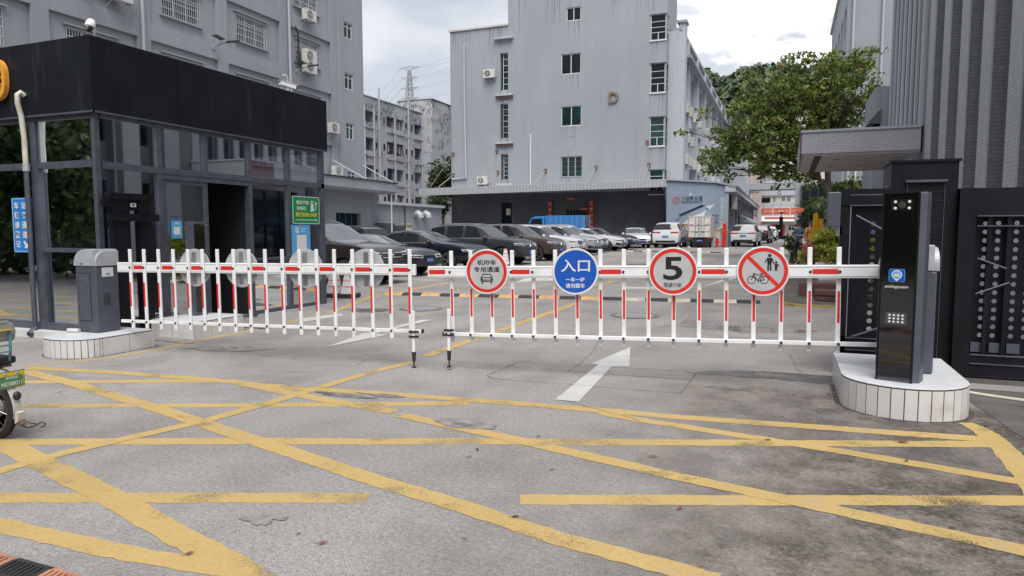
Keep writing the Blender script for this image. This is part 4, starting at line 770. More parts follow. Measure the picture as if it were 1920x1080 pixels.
# ================================================================= PYLON AND HILLS
mat('pylon_steel',(.36,.38,.41),.5)
p=onY(768,190,300); PX_,PZ=p.x,p.z; b=MB(); top=onY(768,128,300).z; w0=2.6; zb=PZ-22
lv=[zb+(top-zb)*q for q in (0,.15,.29,.41,.51,.6,.67,.735,.8,.86,.92,.97)]
def wd(z): q=(z-zb)/(top-zb); return max(1.1,w0*2.2*(1-q)**1.0*.9+1.0)/2
for i in range(len(lv)-1):
    a,c=lv[i],lv[i+1]; wa,wc=wd(a),wd(c)
    for sx,sy in ((1,1),(1,-1),(-1,-1),(-1,1)):
        b.bar((PX_+sx*wa,300+sy*wa,a),(PX_+sx*wc,300+sy*wc,c),.28,.28,'pylon_steel')
        nx,ny=(sx,-sy) if sx==sy else (-sx,sy)
        b.bar((PX_+sx*wa,300+sy*wa,a),(PX_+nx*wc,300+ny*wc,c),.16,.16,'pylon_steel'); b.bar((PX_+nx*wa,300+ny*wa,a),(PX_+sx*wc,300+sy*wc,c),.16,.16,'pylon_steel'); b.bar((PX_+sx*wc,300+sy*wc,c),(PX_+nx*wc,300+ny*wc,c),.16,.16,'pylon_steel')
arms=[(.995,5.6),(.86,4.8),(.73,5.0),(.60,5.2)]
tips=[]
for q,w_ in arms:
    z=zb+(top-zb)*q
    for s_ in (-1,1):
        tip=Vector((PX_+s_*w_,300,z+(.5 if q>.9 else .9))); tips.append(tip)
        for dy in (-.6,.6): b.bar((PX_,300+dy,z+.9),tip,.2,.2,'pylon_steel'); b.bar((PX_,300+dy,z-.6),tip,.18,.18,'pylon_steel')
tag(b.build('transmission_tower'),'grey steel lattice pylon rising behind the stained dormitory','pylon')
b=MB()
for tip in tips:
    for s_,dz,dy in ((-1,-26,60),(1,6,-40)):
        P=[]; 
        for i in range(13): u=i/12; P.append(tip+Vector((s_*90*u,dy*u,dz*u-14*u*(1-u)))+Vector((0,0,-.6)))
        b.tube(P,.045,4,'pylon_steel',False)
tag(b.build('power_line'),'thin overhead power lines running from the pylon','power line')
mat('hill_soil',(.06,.075,.035),.9,col2=(.04,.055,.025),scale=.05)
q=NG('forest'); gi=q.n('ShaderNodeNewGeometry').outputs['Random Per Island']; c=q.ramp(gi,0,1,(.075,.105,.075),(.16,.20,.11),mid=(.5,(.11,.145,.09))); q.set('Base Color',q.mix(q.math('MULTIPLY',q.noise(.8,6),.5),c,(.035,.05,.03))); q.set('Roughness',.8); q.set('Specular IOR Level',.2)  # leaf colours lightened and blued to imitate distance haze
def hill(name,pix,Y,back,front,seedn,label):
    rd=[onY(x,y,Y) for x,y in pix]; b=MB(); n=len(rd); zs=g(0)
    V=[Vector((p.x,Y+back,-2)) for p in rd]+[Vector((p.x,Y,p.z-3.5)) for p in rd]+[Vector((p.x,Y-front*.5,(p.z-3.5)*.55)) for p in rd]+[Vector((p.x,Y-front,-1)) for p in rd]
    b.mesh(V,[(r_*n+i,r_*n+i+1,(r_+1)*n+i+1,(r_+1)*n+i) for r_ in range(3) for i in range(n-1)],'hill_soil'); struct(b.build(name))
    rr=random.Random(seedn); t=MB(); x0,x1=rd[0].x,rd[-1].x
    for _ in range(int((x1-x0)*14)):
        x=rr.uniform(x0,x1); i=0
        while i<n-2 and rd[i+1].x<x: i+=1
        u=(x-rd[i].x)/(rd[i+1].x-rd[i].x); zt=rd[i].z*(1-u)+rd[i+1].z*u; s_=rr.random()**1.7*.6; r_=rr.uniform(1.5,3.6); y=Y-front*s_; z=(zt-3.5)*(1-.9*s_); c=Vector((x,y,z+r_*.2))
        for _ in range(15):
            v=Vector((rr.gauss(0,1),rr.gauss(0,1),abs(rr.gauss(0,1)))).normalized()*r_*rr.uniform(.75,1.05); p=c+v; s=rr.uniform(.9,1.7); nn=(v.normalized()+Vector((rr.gauss(0,.5),rr.gauss(0,.5),rr.gauss(0,.5)))).normalized(); a_=nn.cross(Vector((rr.gauss(0,1),rr.gauss(0,1),rr.gauss(0,1)))).normalized(); q_=nn.cross(a_); t.mesh([p-a_*s,p+q_*s*.7,p+a_*s,p-q_*s*.7],[(0,1,2,3)],'forest')
    o=t.build('hill_forest'); o['kind']='stuff'; o['label']=label
hill('hill',[(1180,60),(1240,82),(1290,108),(1313,122),(1335,136),(1352,145),(1372,139),(1388,128),(1405,124),(1430,118),(1455,121),(1480,120),(1500,131),(1540,120),(1600,90),(1680,70)],250,60,105,3,'dense green forest covering the hill on the right')
hill('hill',[(640,235),(700,230),(760,222),(800,214),(818,209),(830,205),(845,203),(900,210),(960,230)],250,50,105,5,'dark green trees along the distant ridge at left')
# ================================================================= BLACK GUARD BOOTH (glass)
BX=-8.95; BY=6.85; BE=11.95
t=thing('guard_booth','glass walled guard booth under a deep black fascia at the left of the gate','booth',(BX,BY,0))
k=MB(); k.box(-17,BX+.02,BY-.02,BE+.02,3.24,4.20,'fascia_black')
k.boxf(Fr((BX+.02,0,0),(0,1,0),(1,0,0)),BY-.05,BE+.06,3.2,4.22,0,.03,'fascia_black'); k.boxf(Fr((0,BY-.02,0),(1,0,0),(0,-1,0)),-17,BX+.05,3.2,4.22,0,.03,'fascia_black'); k.build('fascia',None,t)
k=MB()
for y in (8.25,10.42): k.box(BX+.05,BX+.054,y,y+.012,3.2,4.22,'black_metal')
k.box(-10.86,-10.848,BY-.054,BY-.05,3.2,4.22,'black_metal'); k.box(-17,BX+.053,BY-.053,BY-.02,3.19,3.215,'alu_frame'); k.box(BX+.02,BX+.053,BY-.05,BE+.06,3.19,3.215,'alu_frame'); k.build('fascia_joint',None,t)
A_='alu_frame'
k=MB(); k.box(BX-.075,BX,BY,BY+.075,0,3.24,A_)
for y in (7.91,8.81,9.82,10.86): k.box(BX-.1,BX,y-.045,y+.045,(0 if y!=8.81 else 2.5),3.24,A_)
k.box(BX-.1,BX,BE-.12,BE,0,3.24,A_); k.box(BX-.1,BX+.006,BY+.1,BE-.12,2.44,2.53,A_); k.box(BX-.09,BX-.004,BY+.1,BE-.12,3.14,3.24,A_); k.box(BX-.09,BX-.004,BY+.1,7.86,0.02,.1,A_)
k.box(BX-.09,BX-.004,9.86,BE-.12,0.02,.1,A_); k.box(BX-.09,BX-.003,7.96,9.77,2.36,2.44,A_); k.box(BX-.07,BX-.012,9.86,BE-.12,1.02,1.07,A_)
for y0,y1 in ((7.96,8.03),(8.78,8.85)): k.box(BX-.075,BX-.02,y0,y1,.03,2.36,A_)
k.box(BX-.075,BX-.02,8.03,8.78,.03,.10,A_); k.box(BX-.075,BX-.02,8.03,8.78,2.30,2.36,A_)
for x in (-10.30,-12.4,-14.6,-17): k.box(x,x+.13,BY,BY+.1,0,3.24,A_)
k.box(-17,BX-.1,BY+.005,BY+.09,2.46,2.55,A_); k.box(-17,BX-.1,BY+.01,BY+.09,3.14,3.24,A_); k.box(-17,BX-.1,BY+.01,BY+.09,.1,.2,A_); k.box(-10.17,BX-.07,BY+.015,BY+.085,1.25,1.31,A_); k.box(-10.13,-10.10,BY+.02,BY+.07,2.55,3.14,'steel')
k.box(-17,BX,BE-.1,BE,2.44,2.53,A_); k.box(-12.8,-12.7,BE-.1,BE,0,3.24,A_)
k.build('window_frame',None,t)
def pane(p,name='glass_pane'):
    k=MB(); k.face(p,'booth_glass'); return k.build(name,None,t)
for y0,y1 in ((BY+.075,7.865),(7.955,8.765),(8.855,9.775),(9.865,10.815),(10.905,BE-.12)):
    pane([(BX-.04,y0,2.53),(BX-.04,y1,2.53),(BX-.04,y1,3.14),(BX-.04,y0,3.14)])
for y0,y1,z0,z1 in ((BY+.075,7.865,.1,2.44),(8.03,8.78,.1,2.3),(9.865,10.815,1.07,2.44),(9.865,10.815,.1,1.02),(10.905,BE-.12,1.07,2.44),(10.905,BE-.12,.1,1.02)): pane([(BX-.045,y0,z0),(BX-.045,y1,z0),(BX-.045,y1,z1),(BX-.045,y0,z1)])
for x0,x1 in ((-10.17,BX-.07),(-12.27,-10.3),(-14.47,-12.27),(-17,-14.47)):
    pane([(x0,BY+.05,2.55),(x1,BY+.05,2.55),(x1,BY+.05,3.14),(x0,BY+.05,3.14)])
    if x0>-11: pane([(x0,BY+.05,1.31),(x1,BY+.05,1.31),(x1,BY+.05,2.46),(x0,BY+.05,2.46)]); pane([(x0,BY+.05,.2),(x1,BY+.05,.2),(x1,BY+.05,1.25),(x0,BY+.05,1.25)])
    else: pane([(x0,BY+.05,.2),(x1,BY+.05,.2),(x1,BY+.05,2.46),(x0,BY+.05,2.46)])
pane([(-12.7,BE-.05,.1),(BX-.12,BE-.05,.1),(BX-.12,BE-.05,2.44),(-12.7,BE-.05,2.44)])
mat('booth_floor',(.16,.16,.16),.6); mat('blind_blue',(.10,.17,.26),.55,col2=(.06,.11,.18),scale=2,stretch=(4,4,.2)); mat('wood_dark',(.05,.035,.025),.5)
k=MB(); k.box(-17,BX-.1,BY+.1,BE-.1,.0,.05,'booth_floor'); k.build('floor_slab',None,t)
k=MB(); k.box(-17,BX-.1,BY+.1,BE-.1,3.14,3.2,'interior_dark'); k.build('ceiling_panel',None,t)
k=MB(); k.box(-13.2,-13.1,BY+.1,BE-.1,.05,3.14,'interior_dark'); k.box(-13.1,-9.06,9.80,9.86,.05,3.14,'interior_dark'); k.build('dark_backing_wall',None,t)  # near-black for interior shade; cross wall added to keep the doorway dark
k=MB(); k.box(-10.0,-9.3,7.35,7.4,.2,2.36,'blind_blue'); k.box(-12.2,-10.3,7.35,7.38,.2,2.9,'interior_dark'); k.build('blind',None,t)
k=MB(); k.box(-10.6,-9.9,10.3,BE-.2,.05,.8,'wood_dark'); k.box(-10.7,-9.8,10.2,BE-.15,.8,.85,'room_grey'); k.build('desk',None,t)
k=MB(); k.box(-17.2,BX+.12,BY-.16,BY+.0,-.02,.1,'kerb_tile'); k.box(BX,BX+.07,BY,7.7,-.02,.05,'kerb_tile'); k.box(BX,BX+.05,9.9,BE+.1,-.02,.035,'plaster_pale'); k.box(BX,BX+.36,7.62,8.95,-.02,.09,'kerb_tile')
k.build('plinth',None,t)
# things hung on the booth
F1=Fr((0,BY-.05,0),(1,0,0),(0,-1,0)); b=MB(); G1=lambda a,z,c:F1(a,z,c)
def loop(rx,rz,n=40,e=2.8): return [(-10.86+rx*(abs(math.cos(t))**(2/e))*(1 if math.cos(t)>0 else -1),3.755+rz*(abs(math.sin(t))**(2/e))*(1 if math.sin(t)>0 else -1)) for t in [2*math.pi*i/n for i in range(n)]]
o_,i_=loop(.31,.30),loop(.245,.235); n=len(o_); V=[F1(*p,c) for c in (.02,.09) for p in o_+i_]; b.mesh(V,[(2*n+i,2*n+(i+1)%n,3*n+(i+1)%n,3*n+i) for i in range(n)]+[(i,(i+1)%n,2*n+(i+1)%n,2*n+i) for i in range(n)]+[(n+i,n+(i+1)%n,3*n+(i+1)%n,3*n+i) for i in range(n)],'orange_letter')
letter(b,F1,'元',-10.86,3.75,.09,.33,'orange_letter',bold=.05,thick=.07,w=.36); tag(b.build('sign_character'),'orange raised Chinese character on the black fascia','sign letter')
k=MB(); k.tube([(-10.27,BY-.05,3.50),(-10.28,BY-.10,3.54),(-10.29,BY-.14,3.50),(-10.29,BY-.14,3.38),(-10.29,BY-.10,3.2),(-10.285,BY-.08,2.9),(-10.28,BY-.08,2.5)],.036,10,'cream_pipe'); k.lathe((-10.28,BY-.08,2.42),(0,0,1),[(.046,0),(.046,.1)],12,'galv')
k.tube([(-10.28,BY-.08,2.45),(-10.28,BY-.08,.12)],.036,10,'alu_frame'); k.tube([(-10.28,BY-.08,.12),(-10.23,BY-.2,.05)],.045,10,'alu_frame')
tag(k.build('drain_pipe',None,None,True),'rain pipe at the booth corner, cream elbow above a grey lower length','pipe')
FB2=Fr((BX+.0,0,0),(0,1,0),(1,0,0))
b=MB(); y0,y1,z0,z1=10.90,11.72,1.70,2.24; b.boxf(FB2,y0,y1,z0,z1,.012,.035,'sign_green'); 
for q in ((y0,y1,z0,z0+.012),(y0,y1,z1-.012,z1),(y0,y0+.012,z0,z1),(y1-.012,y1,z0,z1)): b.boxf(FB2,*q,.035,.037,'sign_white')
letter(b,FB2,'电动汽车',y0+.30,z1-.12,.039,.085,'sign_white',.006,w=.38); letter(b,FB2,'充电桩',y0+.26,z1-.235,.039,.085,'sign_white',.006,w=.29); letter(b,FB2,'直行前进150米',y0+.41,z1-.355,.039,.085,'sign_yellow',.006,w=.66)
b.boxf(FB2,y0+.08,y1-.12,z0+.072,z0+.084,.037,.039,'sign_white'); b.prism(FB2,[(y1-.13,z0+.055),(y1-.07,z0+.078),(y1-.13,z0+.101)],.037,.039,'sign_white')
b.boxf(FB2,y0+.55,y0+.63,z1-.27,z1-.08,.037,.039,'sign_white'); b.boxf(FB2,y0+.53,y0+.65,z1-.29,z1-.27,.037,.039,'sign_white'); b.boxf(FB2,y0+.565,y0+.615,z1-.14,z1-.10,.039,.040,'sign_green'); b.tube([FB2(y0+.63,z1-.25,.038),FB2(y0+.70,z1-.25,.038),FB2(y0+.71,z1-.15,.038)],.005,5,'sign_white'); b.boxf(FB2,y0+.69,y0+.73,z1-.15,z1-.10,.037,.039,'sign_white')
tag(b.build('direction_sign'),'green charging pile direction sign on the booth glass','sign')
b=MB(); y0,y1,z0,z1=10.88,11.42,1.02,1.68; b.boxf(FB2,y0,y1,z0,z1,.010,.028,'sky_blue_paper'); b.boxf(FB2,y0+.10,y0+.19,z1-.16,z1-.05,.028,.030,'sign_white'); letter(b,FB2,'P',y0+.145,z1-.105,.032,.07,'sky_blue_paper',.006); letter(b,FB2,'停车缴费',y0+.33,z1-.08,.030,.035,'sign_white',.002); letter(b,FB2,'扫码离场',y0+.33,z1-.13,.030,.035,'sign_white',.002)
b.boxf(FB2,y0+.13,y1-.12,z0+.14,z1-.2,.028,.030,'sign_white'); 
for i in range(3): b.lathe(FB2(y0+.15+i*.12,z0+.08,.028),FB2.n,[(.02,0),(.02,.002)],10,'sign_white')
tag(b.build('payment_board'),'light blue payment board with a white square, below the green sign','sign')
FB3=Fr((BX-.035,0,0),(0,1,0),(1,0,0)); b=MB(); b.boxf(FB3,8.10,8.31,1.44,1.72,.0,.004,'sky_blue_paper'); b.boxf(FB3,8.145,8.265,1.50,1.62,.004,.006,'sign_white'); letter(b,FB3,'缴费',8.205,1.675,.006,.04,'sign_white',.002); letter(b,FB3,'请扫码支付',8.2,1.78,.004,.03,'sign_blue',.002); tag(b.build('glass_notice'),'small blue paper notice stuck on the sliding glass door','sign')
mat('poster_blue',(.02,.20,.55),.4); F2=Fr((0,BY-.02,0),(1,0,0),(0,-1,0)); b=MB(); x0,x1,z0,z1=-10.71,-10.33,1.24,2.045; b.boxf(F2,x0,x1,z0,z1,.0,.02,'poster_blue')
b.boxf(F2,x0+.012,x1-.012,z0+.012,z0+.018,.02,.022,'sign_white'); b.boxf(F2,x0+.012,x1-.012,z1-.018,z1-.012,.02,.022,'sign_white'); b.boxf(F2,x0+.012,x0+.018,z0+.012,z1-.012,.02,.022,'sign_white'); b.boxf(F2,x1-.018,x1-.012,z0+.012,z1-.012,.02,.022,'sign_white')
for i,ch in enumerate('车辆请登记'): letter(b,F2,ch,x0+.105,z1-.115-i*.142,.023,.105,'sign_white',.006)
for i,ch in enumerate('访客通道'): letter(b,F2,ch,x0+.265,z1-.115-i*.142,.023,.105,'sign_white',.006)
b.prism(F2,[(x0+.22,z0+.155),(x0+.245,z0+.175),(x0+.285,z0+.12),(x0+.305,z0+.14),(x0+.315,z0+.06),(x0+.235,z0+.07),(x0+.26,z0+.10)],.02,.023,'sign_white')
tag(b.build('visitor_sign'),'blue visitor registration sign with white characters on the booth glass','sign')
# roof cameras
t=thing('security_camera','round white dome camera on a post at the booth fascia corner','camera',(-9.0,6.9,4.2),0,'cameras on the booth roof')
k=MB();  k.box(-9.09,-8.91,6.82,6.98,4.20,4.225,'black_plastic'); k.build('post',None,t)
k=MB(); k.lathe((-9.0,6.90,4.37),(.1,-.35,-.9),[(.0,-.10),(.045,-.09),(.062,-.05),(.066,.0),(.058,.02),(.0,.02)],20,'white_paint'); k.ball((-8.99,6.875,4.34),.05,'black_plastic',16,10); k.lathe((-8.98,6.83,4.33),(.25,-.85,-.35),[(.028,0),(.028,.02),(.0,.022)],16,'steel'); k.tube([(-9.0,6.95,4.2),(-9.0,6.97,4.42),(-9.0,6.92,4.44)],.012,8,'white_paint'); k.build('camera_head',None,t,True)
p=onX(537,160,-8.98); t=thing('security_camera','white bullet camera near the far end of the black fascia','camera',(-8.98,p.y,4.2),0,'cameras on the booth roof')
k=MB(); k.tube([(-8.98,p.y,4.2),(-8.98,p.y,4.30)],.02,8,'white_paint'); k.build('post',None,t); k=MB(); k.bar((-9.03,p.y-.13,4.36),(-8.9,p.y+.16,4.32),.075,.07,'white_paint'); k.bar((-8.9,p.y+.165,4.32),(-8.885,p.y+.19,4.317),.07,.06,'black_plastic'); k.bar((-9.04,p.y-.15,4.41),(-8.88,p.y+.22,4.365),.09,.008,'white_paint'); k.build('camera_head',None,t)
# ================================================================= FOLDED GATE END beside the booth
t=thing('folded_gate','black folded gate end with crossbars standing between the booth and the left barrier','gate',(-8.8,7.2,0))
FG2=Fr((-8.83,0,0),(0,1,0),(1,0,0)); k=MB()
k.boxf(FG2,6.90,7.15,.0,2.02,0,.10,'black_metal'); k.boxf(FG2,7.32,7.52,.0,2.03,0,.10,'black_metal'); k.boxf(FG2,6.86,7.55,2.0,2.09,-.01,.13,'black_metal'); k.boxf(FG2,7.15,7.32,1.85,2.0,.02,.08,'black_metal'); k.build('post',None,t)
k=MB(); k.boxf(FG2,6.80,7.62,1.70,1.80,.10,.15,'black_metal'); k.boxf(FG2,6.78,6.90,1.9,2.0,.02,.1,'black_metal'); k.build('crossbar',None,t)
k=MB(); k.boxf(FG2,7.19,7.28,1.90,1.955,.085,.095,'white_trim'); k.boxf(FG2,7.22,7.25,1.915,1.94,.095,.098,'black_plastic'); k.build('badge',None,t)
# ================================================================= TILED ISLANDS
def island(name,label,outline,z,tile=.1,curve=(0,99),group='white tiled barrier islands'):
    t=thing(name,label,'plinth',(outline[0][0],outline[0][1],0),0,group); n=len(outline)
    ins=[]; cx=sum(p[0] for p in outline)/n; cy=sum(p[1] for p in outline)/n
    k=MB(); k.prism(Fr((0,0,0),(1,0,0),(0,0,1),(0,1,0)),[(x+(cx-x)*.012,y+(cy-y)*.012) for x,y in outline],-.05,z-.02,'grout'); k.build('core',None,t)
    k=MB(); k.prism(Fr((0,0,0),(1,0,0),(0,0,1),(0,1,0)),[(x+(cx-x)*-.004,y+(cy-y)*-.004) for x,y in outline],z-.014,z,'slab_top'); k.build('top_slab',None,t,bevel=.006)
    # walk the outline and lay tiles
    k=MB()
    for i in range(n):
        a=Vector(outline[i]); c=Vector(outline[(i+1)%n]); L_=(c-a).length; d=(c-a)/L_; nn=Vector((d.y,-d.x)); m=max(1,round(L_/ (tile if L_<.2 else .34))) 
        for j in range(m):
            p=a+d*(L_*j/m+.004); r_=a+d*(L_*(j+1)/m-.004); q_=nn*.004
            P=[(p.x,p.y),(r_.x,r_.y),(r_.x+q_.x,r_.y+q_.y),(p.x+q_.x,p.y+q_.y)]
            k.prism(Fr((0,0,0),(1,0,0),(0,0,1),(0,1,0)),P,-.02,z-.022,'kerb_tile')
    k.build('tile_facing',None,t); return t
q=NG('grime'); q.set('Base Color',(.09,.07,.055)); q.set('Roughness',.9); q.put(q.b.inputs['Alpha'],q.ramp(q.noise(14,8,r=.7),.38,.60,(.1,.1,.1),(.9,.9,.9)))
mat('slab_top',(.58,.60,.62),.42,.0,col2=(.48,.49,.50),scale=4,detail=8,lo=.45,hi=.8)
def arc(cx,cy,rx,ry,a0,a1,n): return [(cx+rx*math.cos(R(a0+(a1-a0)*i/n)),cy+ry*math.sin(R(a0+(a1-a0)*i/n))) for i in range(n+1)]
island('barrier_island','round-fronted white tiled island under the right barrier and ticket pillar',[(.50,7.95),(.50,6.82)]+arc(.99,6.82,.49,.47,183,357,15)+[(1.48,6.82),(1.48,7.95)],.275)
island('barrier_island','round-ended white tiled island under the left barrier machine',[(-8.76,6.76),(-8.72,6.1)]+arc(-8.30,5.98,.42,.32,183,357,15)+[(-7.88,6.0),(-7.88,6.76)],.24)
island('exit_island','low square white tiled island behind the left barrier bars',[(-8.75,8.42),(-8.75,7.45),(-7.9,7.45),(-7.9,8.42)],.25)
b=MB(); b.tube([(-8.66,6.12,.265),(-8.5,6.16,.265)],.028,10,'kerb_tile'); tag(b.build('pipe_offcut'),'short piece of white pipe lying on the left island','pipe')
# grime gathered round the island feet
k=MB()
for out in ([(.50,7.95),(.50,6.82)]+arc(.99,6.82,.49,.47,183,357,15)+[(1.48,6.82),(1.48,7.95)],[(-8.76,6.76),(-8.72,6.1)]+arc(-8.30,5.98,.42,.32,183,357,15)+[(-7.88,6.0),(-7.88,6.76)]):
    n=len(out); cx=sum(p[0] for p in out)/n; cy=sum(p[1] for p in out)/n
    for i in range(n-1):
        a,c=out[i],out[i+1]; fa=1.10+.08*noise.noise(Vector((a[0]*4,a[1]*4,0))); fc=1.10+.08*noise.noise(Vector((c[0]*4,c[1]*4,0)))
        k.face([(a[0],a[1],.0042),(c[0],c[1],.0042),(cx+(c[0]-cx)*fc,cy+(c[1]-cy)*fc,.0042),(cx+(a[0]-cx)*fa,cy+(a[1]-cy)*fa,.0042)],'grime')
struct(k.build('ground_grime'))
# ================================================================= BARRIER MACHINES
q=NG('machine_grey'); q.set('Base Color',q.ramp(q.noise(5,6),.3,.7,(.068,.075,.098),(.085,.093,.12))); q.set('Roughness',.42); q.set('Metallic',.1); q.bump(q.noise(180,3),.15,.003)
mat('cap_grey',(.42,.44,.46),.45,.1,col2=(.36,.38,.40),scale=6)
def machine(x0,x1,y0,y1,z0,zb,zt,label):
    t=thing('barrier_machine',label,'barrier machine',((x0+x1)/2,(y0+y1)/2,z0),0,'parking barrier machines'); w=x1-x0
    k=MB(); k.box(x0,x1,y0,y1,z0,zb,'machine_grey'); k.build('housing',None,t,bevel=.018)
    k=MB(); k.box(x0+.06,x0+w*.72,y0-.006,y0,z0+.16,zb-.10,'machine_grey'); k.box(x0+.05,x0+w*.74,y0-.003,y0,z0+.15,zb-.09,'black_plastic'); k.build('access_door',None,t)
    k=MB(); k.lathe((x0+.13,y0-.006,zb-.16),(0,-1,0),[(.012,0),(.012,.006)],12,'steel'); k.build('lock',None,t); k=MB(); k.lathe((x0+.19,y0,z0+.03),(0,-1,0),[(.013,0),(.013,.004)],12,'black_plastic'); k.build('cable_gland',None,t)
    h=zt-zb; FP_=Fr((x0,y0,zb),(1,0,0),(0,-1,0)); r=h*.92; prof=[(-.012,0),(-.012,h-r)]+[(-.012+r-r*math.cos(R(a)),h-r+r*math.sin(R(a))) for a in range(10,91,10)]+[(w-.03,h),(w-.03,0)]
    k=MB(); k.prism(FP_,prof,-(y1-y0)-.012,.012,'cap_grey'); k.build('cap',None,t,bevel=.008)
    FP2=Fr((x1-.03,y0,zb),(0,1,0),(1,0,0)); d=y1-y0; h2=h-.02; r=h2*.75; prof=[(0,0),(0,h2-r)]+[(r-r*math.cos(R(a)),h2-r+r*math.sin(R(a))) for a in range(10,91,10)]+[(d,h2),(d,0)]
    k=MB(); k.prism(FP2,prof,0,.045,'cap_grey'); k.build('cap_cover',None,t,bevel=.006)
    k=MB()
    for i in range(6): k.box(x1,x1+.004,y0+.10,y0+.20,z0+.36+i*.028,z0+.368+i*.028,'black_plastic')
    k.build('louvre',None,t); return t
t=machine(-8.58,-8.21,6.20,6.53,.24,1.105,1.32,'grey barrier machine with a pale rounded cap on the left island')
k=MB(); k.box(-8.21,-8.206,6.29,6.45,.965,1.085,'white_trim'); F_=Fr((-8.206,0,0),(0,1,0),(1,0,0)); letter(k,F_,'24H',6.37,1.0,.002,.025,'sign_black',.001); k.build('sticker',None,t)
F_=Fr((0,6.19,0),(1,0,0),(0,-1,0)); k=MB(); letter(k,F_,'☾ 道闸',-8.45,1.135,.003,.03,'sign_blue',.001); k.build('maker_mark',None,t)
machine(.83,1.25,7.02,7.38,.275,1.20,1.43,'grey barrier machine mostly hidden behind the black ticket pillar')
# ================================================================= TICKET PILLARS
mat('black_gloss',(.006,.006,.007),.04,spec=.7,coat=.6)
A=Vector((.765,6.62,0)); B_=Vector((1.0,6.535,0)); uu=(B_-A).normalized(); nn=Vector((uu.y,-uu.x,0)); w=(B_-A).length
FT=Fr(A,uu,nn); zt=1.875
t=thing('ticket_pillar','tall glossy black ticket pillar with plate camera and keypad on the right island','ticket pillar',(A.x,A.y,.275))
k=MB(); k.prism(Fr((0,0,0),(1,0,0),(0,0,1),(0,1,0)),[tuple((A+uu*a-nn*(-c)).xy) for a,c in ((-.012,-.02),(w+.012,-.02),(w+.06,-.05),(w+.06,-.20),(w+.0,-.23),(0,-.23),(-.012,-.2))],.275,zt,'machine_grey'); k.build('housing',None,t,bevel=.006)
k=MB(); k.boxf(FT,0,w,.295,zt-.012,-.02,.0,'black_gloss'); k.build('front_glass',None,t)
k=MB(); k.boxf(FT,-.014,0,.275,zt,-.03,.006,'black_metal'); k.boxf(FT,w,w+.014,.275,zt,-.03,.006,'black_metal'); k.boxf(FT,0,w,zt-.012,zt,-.02,.006,'black_metal'); k.boxf(FT,0,w,.277,.295,-.02,.006,'machine_grey'); k.build('edge_trim',None,t)
k=MB(); k.boxf(FT,.05,.215,1.72,1.82,0,.002,'black_metal'); k.boxf(FT,.075,.19,1.735,1.805,.002,.004,'win_dark'); k.lathe(FT(.133,1.77,.003),nn,[(.03,0),(.03,.003),(.018,.005),(.0,.005)],20,'wood_dark'); k.build('camera_window',None,t)
mat('led_white',(.75,.77,.8),.3); k=MB()
for a,z in ((.083,1.797),(.187,1.797),(.083,1.744),(.187,1.744)): k.lathe(FT(a,z,.004),nn,[(.012,0),(.012,.004),(.0,.006)],12,'led_white')
k.build('camera_light',None,t)
k=MB()
def rr(F,a0,a1,b0,b1,r,c0,c1,m):
    P=[]
    for cx,cy,s in ((a1-r,b0+r,-90),(a1-r,b1-r,0),(a0+r,b1-r,90),(a0+r,b0+r,180)):
        for i in range(5): a=R(s+i*22.5); P.append((cx+r*math.cos(a),cy+r*math.sin(a)))
    k.prism(F,P,c0,c1,m)
rr(FT,.055,.178,1.125,1.235,.018,.0,.003,'sky_blue_paper'); rr(FT,.059,.174,1.129,1.231,.015,.003,.004,'sign_blue')
c=(.117,1.186); P=[(c[0]+.04*math.cos(R(a)),c[1]+.04*math.sin(R(a))) for a in range(-30,211,12)]+[(c[0],c[1]-.056)]; k.prism(FT,P,.004,.005,'sign_white'); k.lathe(FT(c[0],c[1],.005),nn,[(.031,0),(.031,.001),(0,.001)],24,'sky_blue_paper')
k.prism(FT,[(c[0]-.022,c[1]-.015),(c[0]+.022,c[1]-.015),(c[0]+.022,c[1]+.001),(c[0]+.014,c[1]+.004),(c[0]+.011,c[1]+.014),(c[0]-.011,c[1]+.014),(c[0]-.014,c[1]+.004),(c[0]-.022,c[1]+.001)],.006,.007,'sign_white'); k.boxf(FT,c[0]-.009,c[0]+.009,c[1]+.004,c[1]+.011,.007,.008,'sky_blue_paper')
letter(k,FT,'parkingsystem',.117,1.083,.002,.032,'sign_white',.001,w=.178,shear=.25); k.build('parking_logo',None,t)
k=MB(); rr(FT,.045,.205,.765,.865,.012,0,.003,'machine_grey'); k.build('keypad_plate',None,t)
for r_ in range(3):
    for c_ in range(4): k=MB(); k.lathe(FT(.075+c_*.033,.842-r_*.028,.003),nn,[(.0095,0),(.0095,.003),(.007,.005),(0,.005)],12,'sign_white'); k.build('key',None,t)
t=thing('ticket_pillar','slim dark grey exit pillar on the square island by the booth door','ticket pillar',(-8.5,8.1,.25))
k=MB(); k.box(-8.60,-8.43,8.0,8.24,.25,1.70,'machine_grey'); k.build('housing',None,t,bevel=.008); k=MB(); k.box(-8.43,-8.424,8.02,8.22,.3,1.66,'black_gloss'); k.build('front_glass',None,t); k=MB(); k.box(-8.43,-8.36,8.22,8.24,1.64,1.66,'steel'); k.build('bracket',None,t)
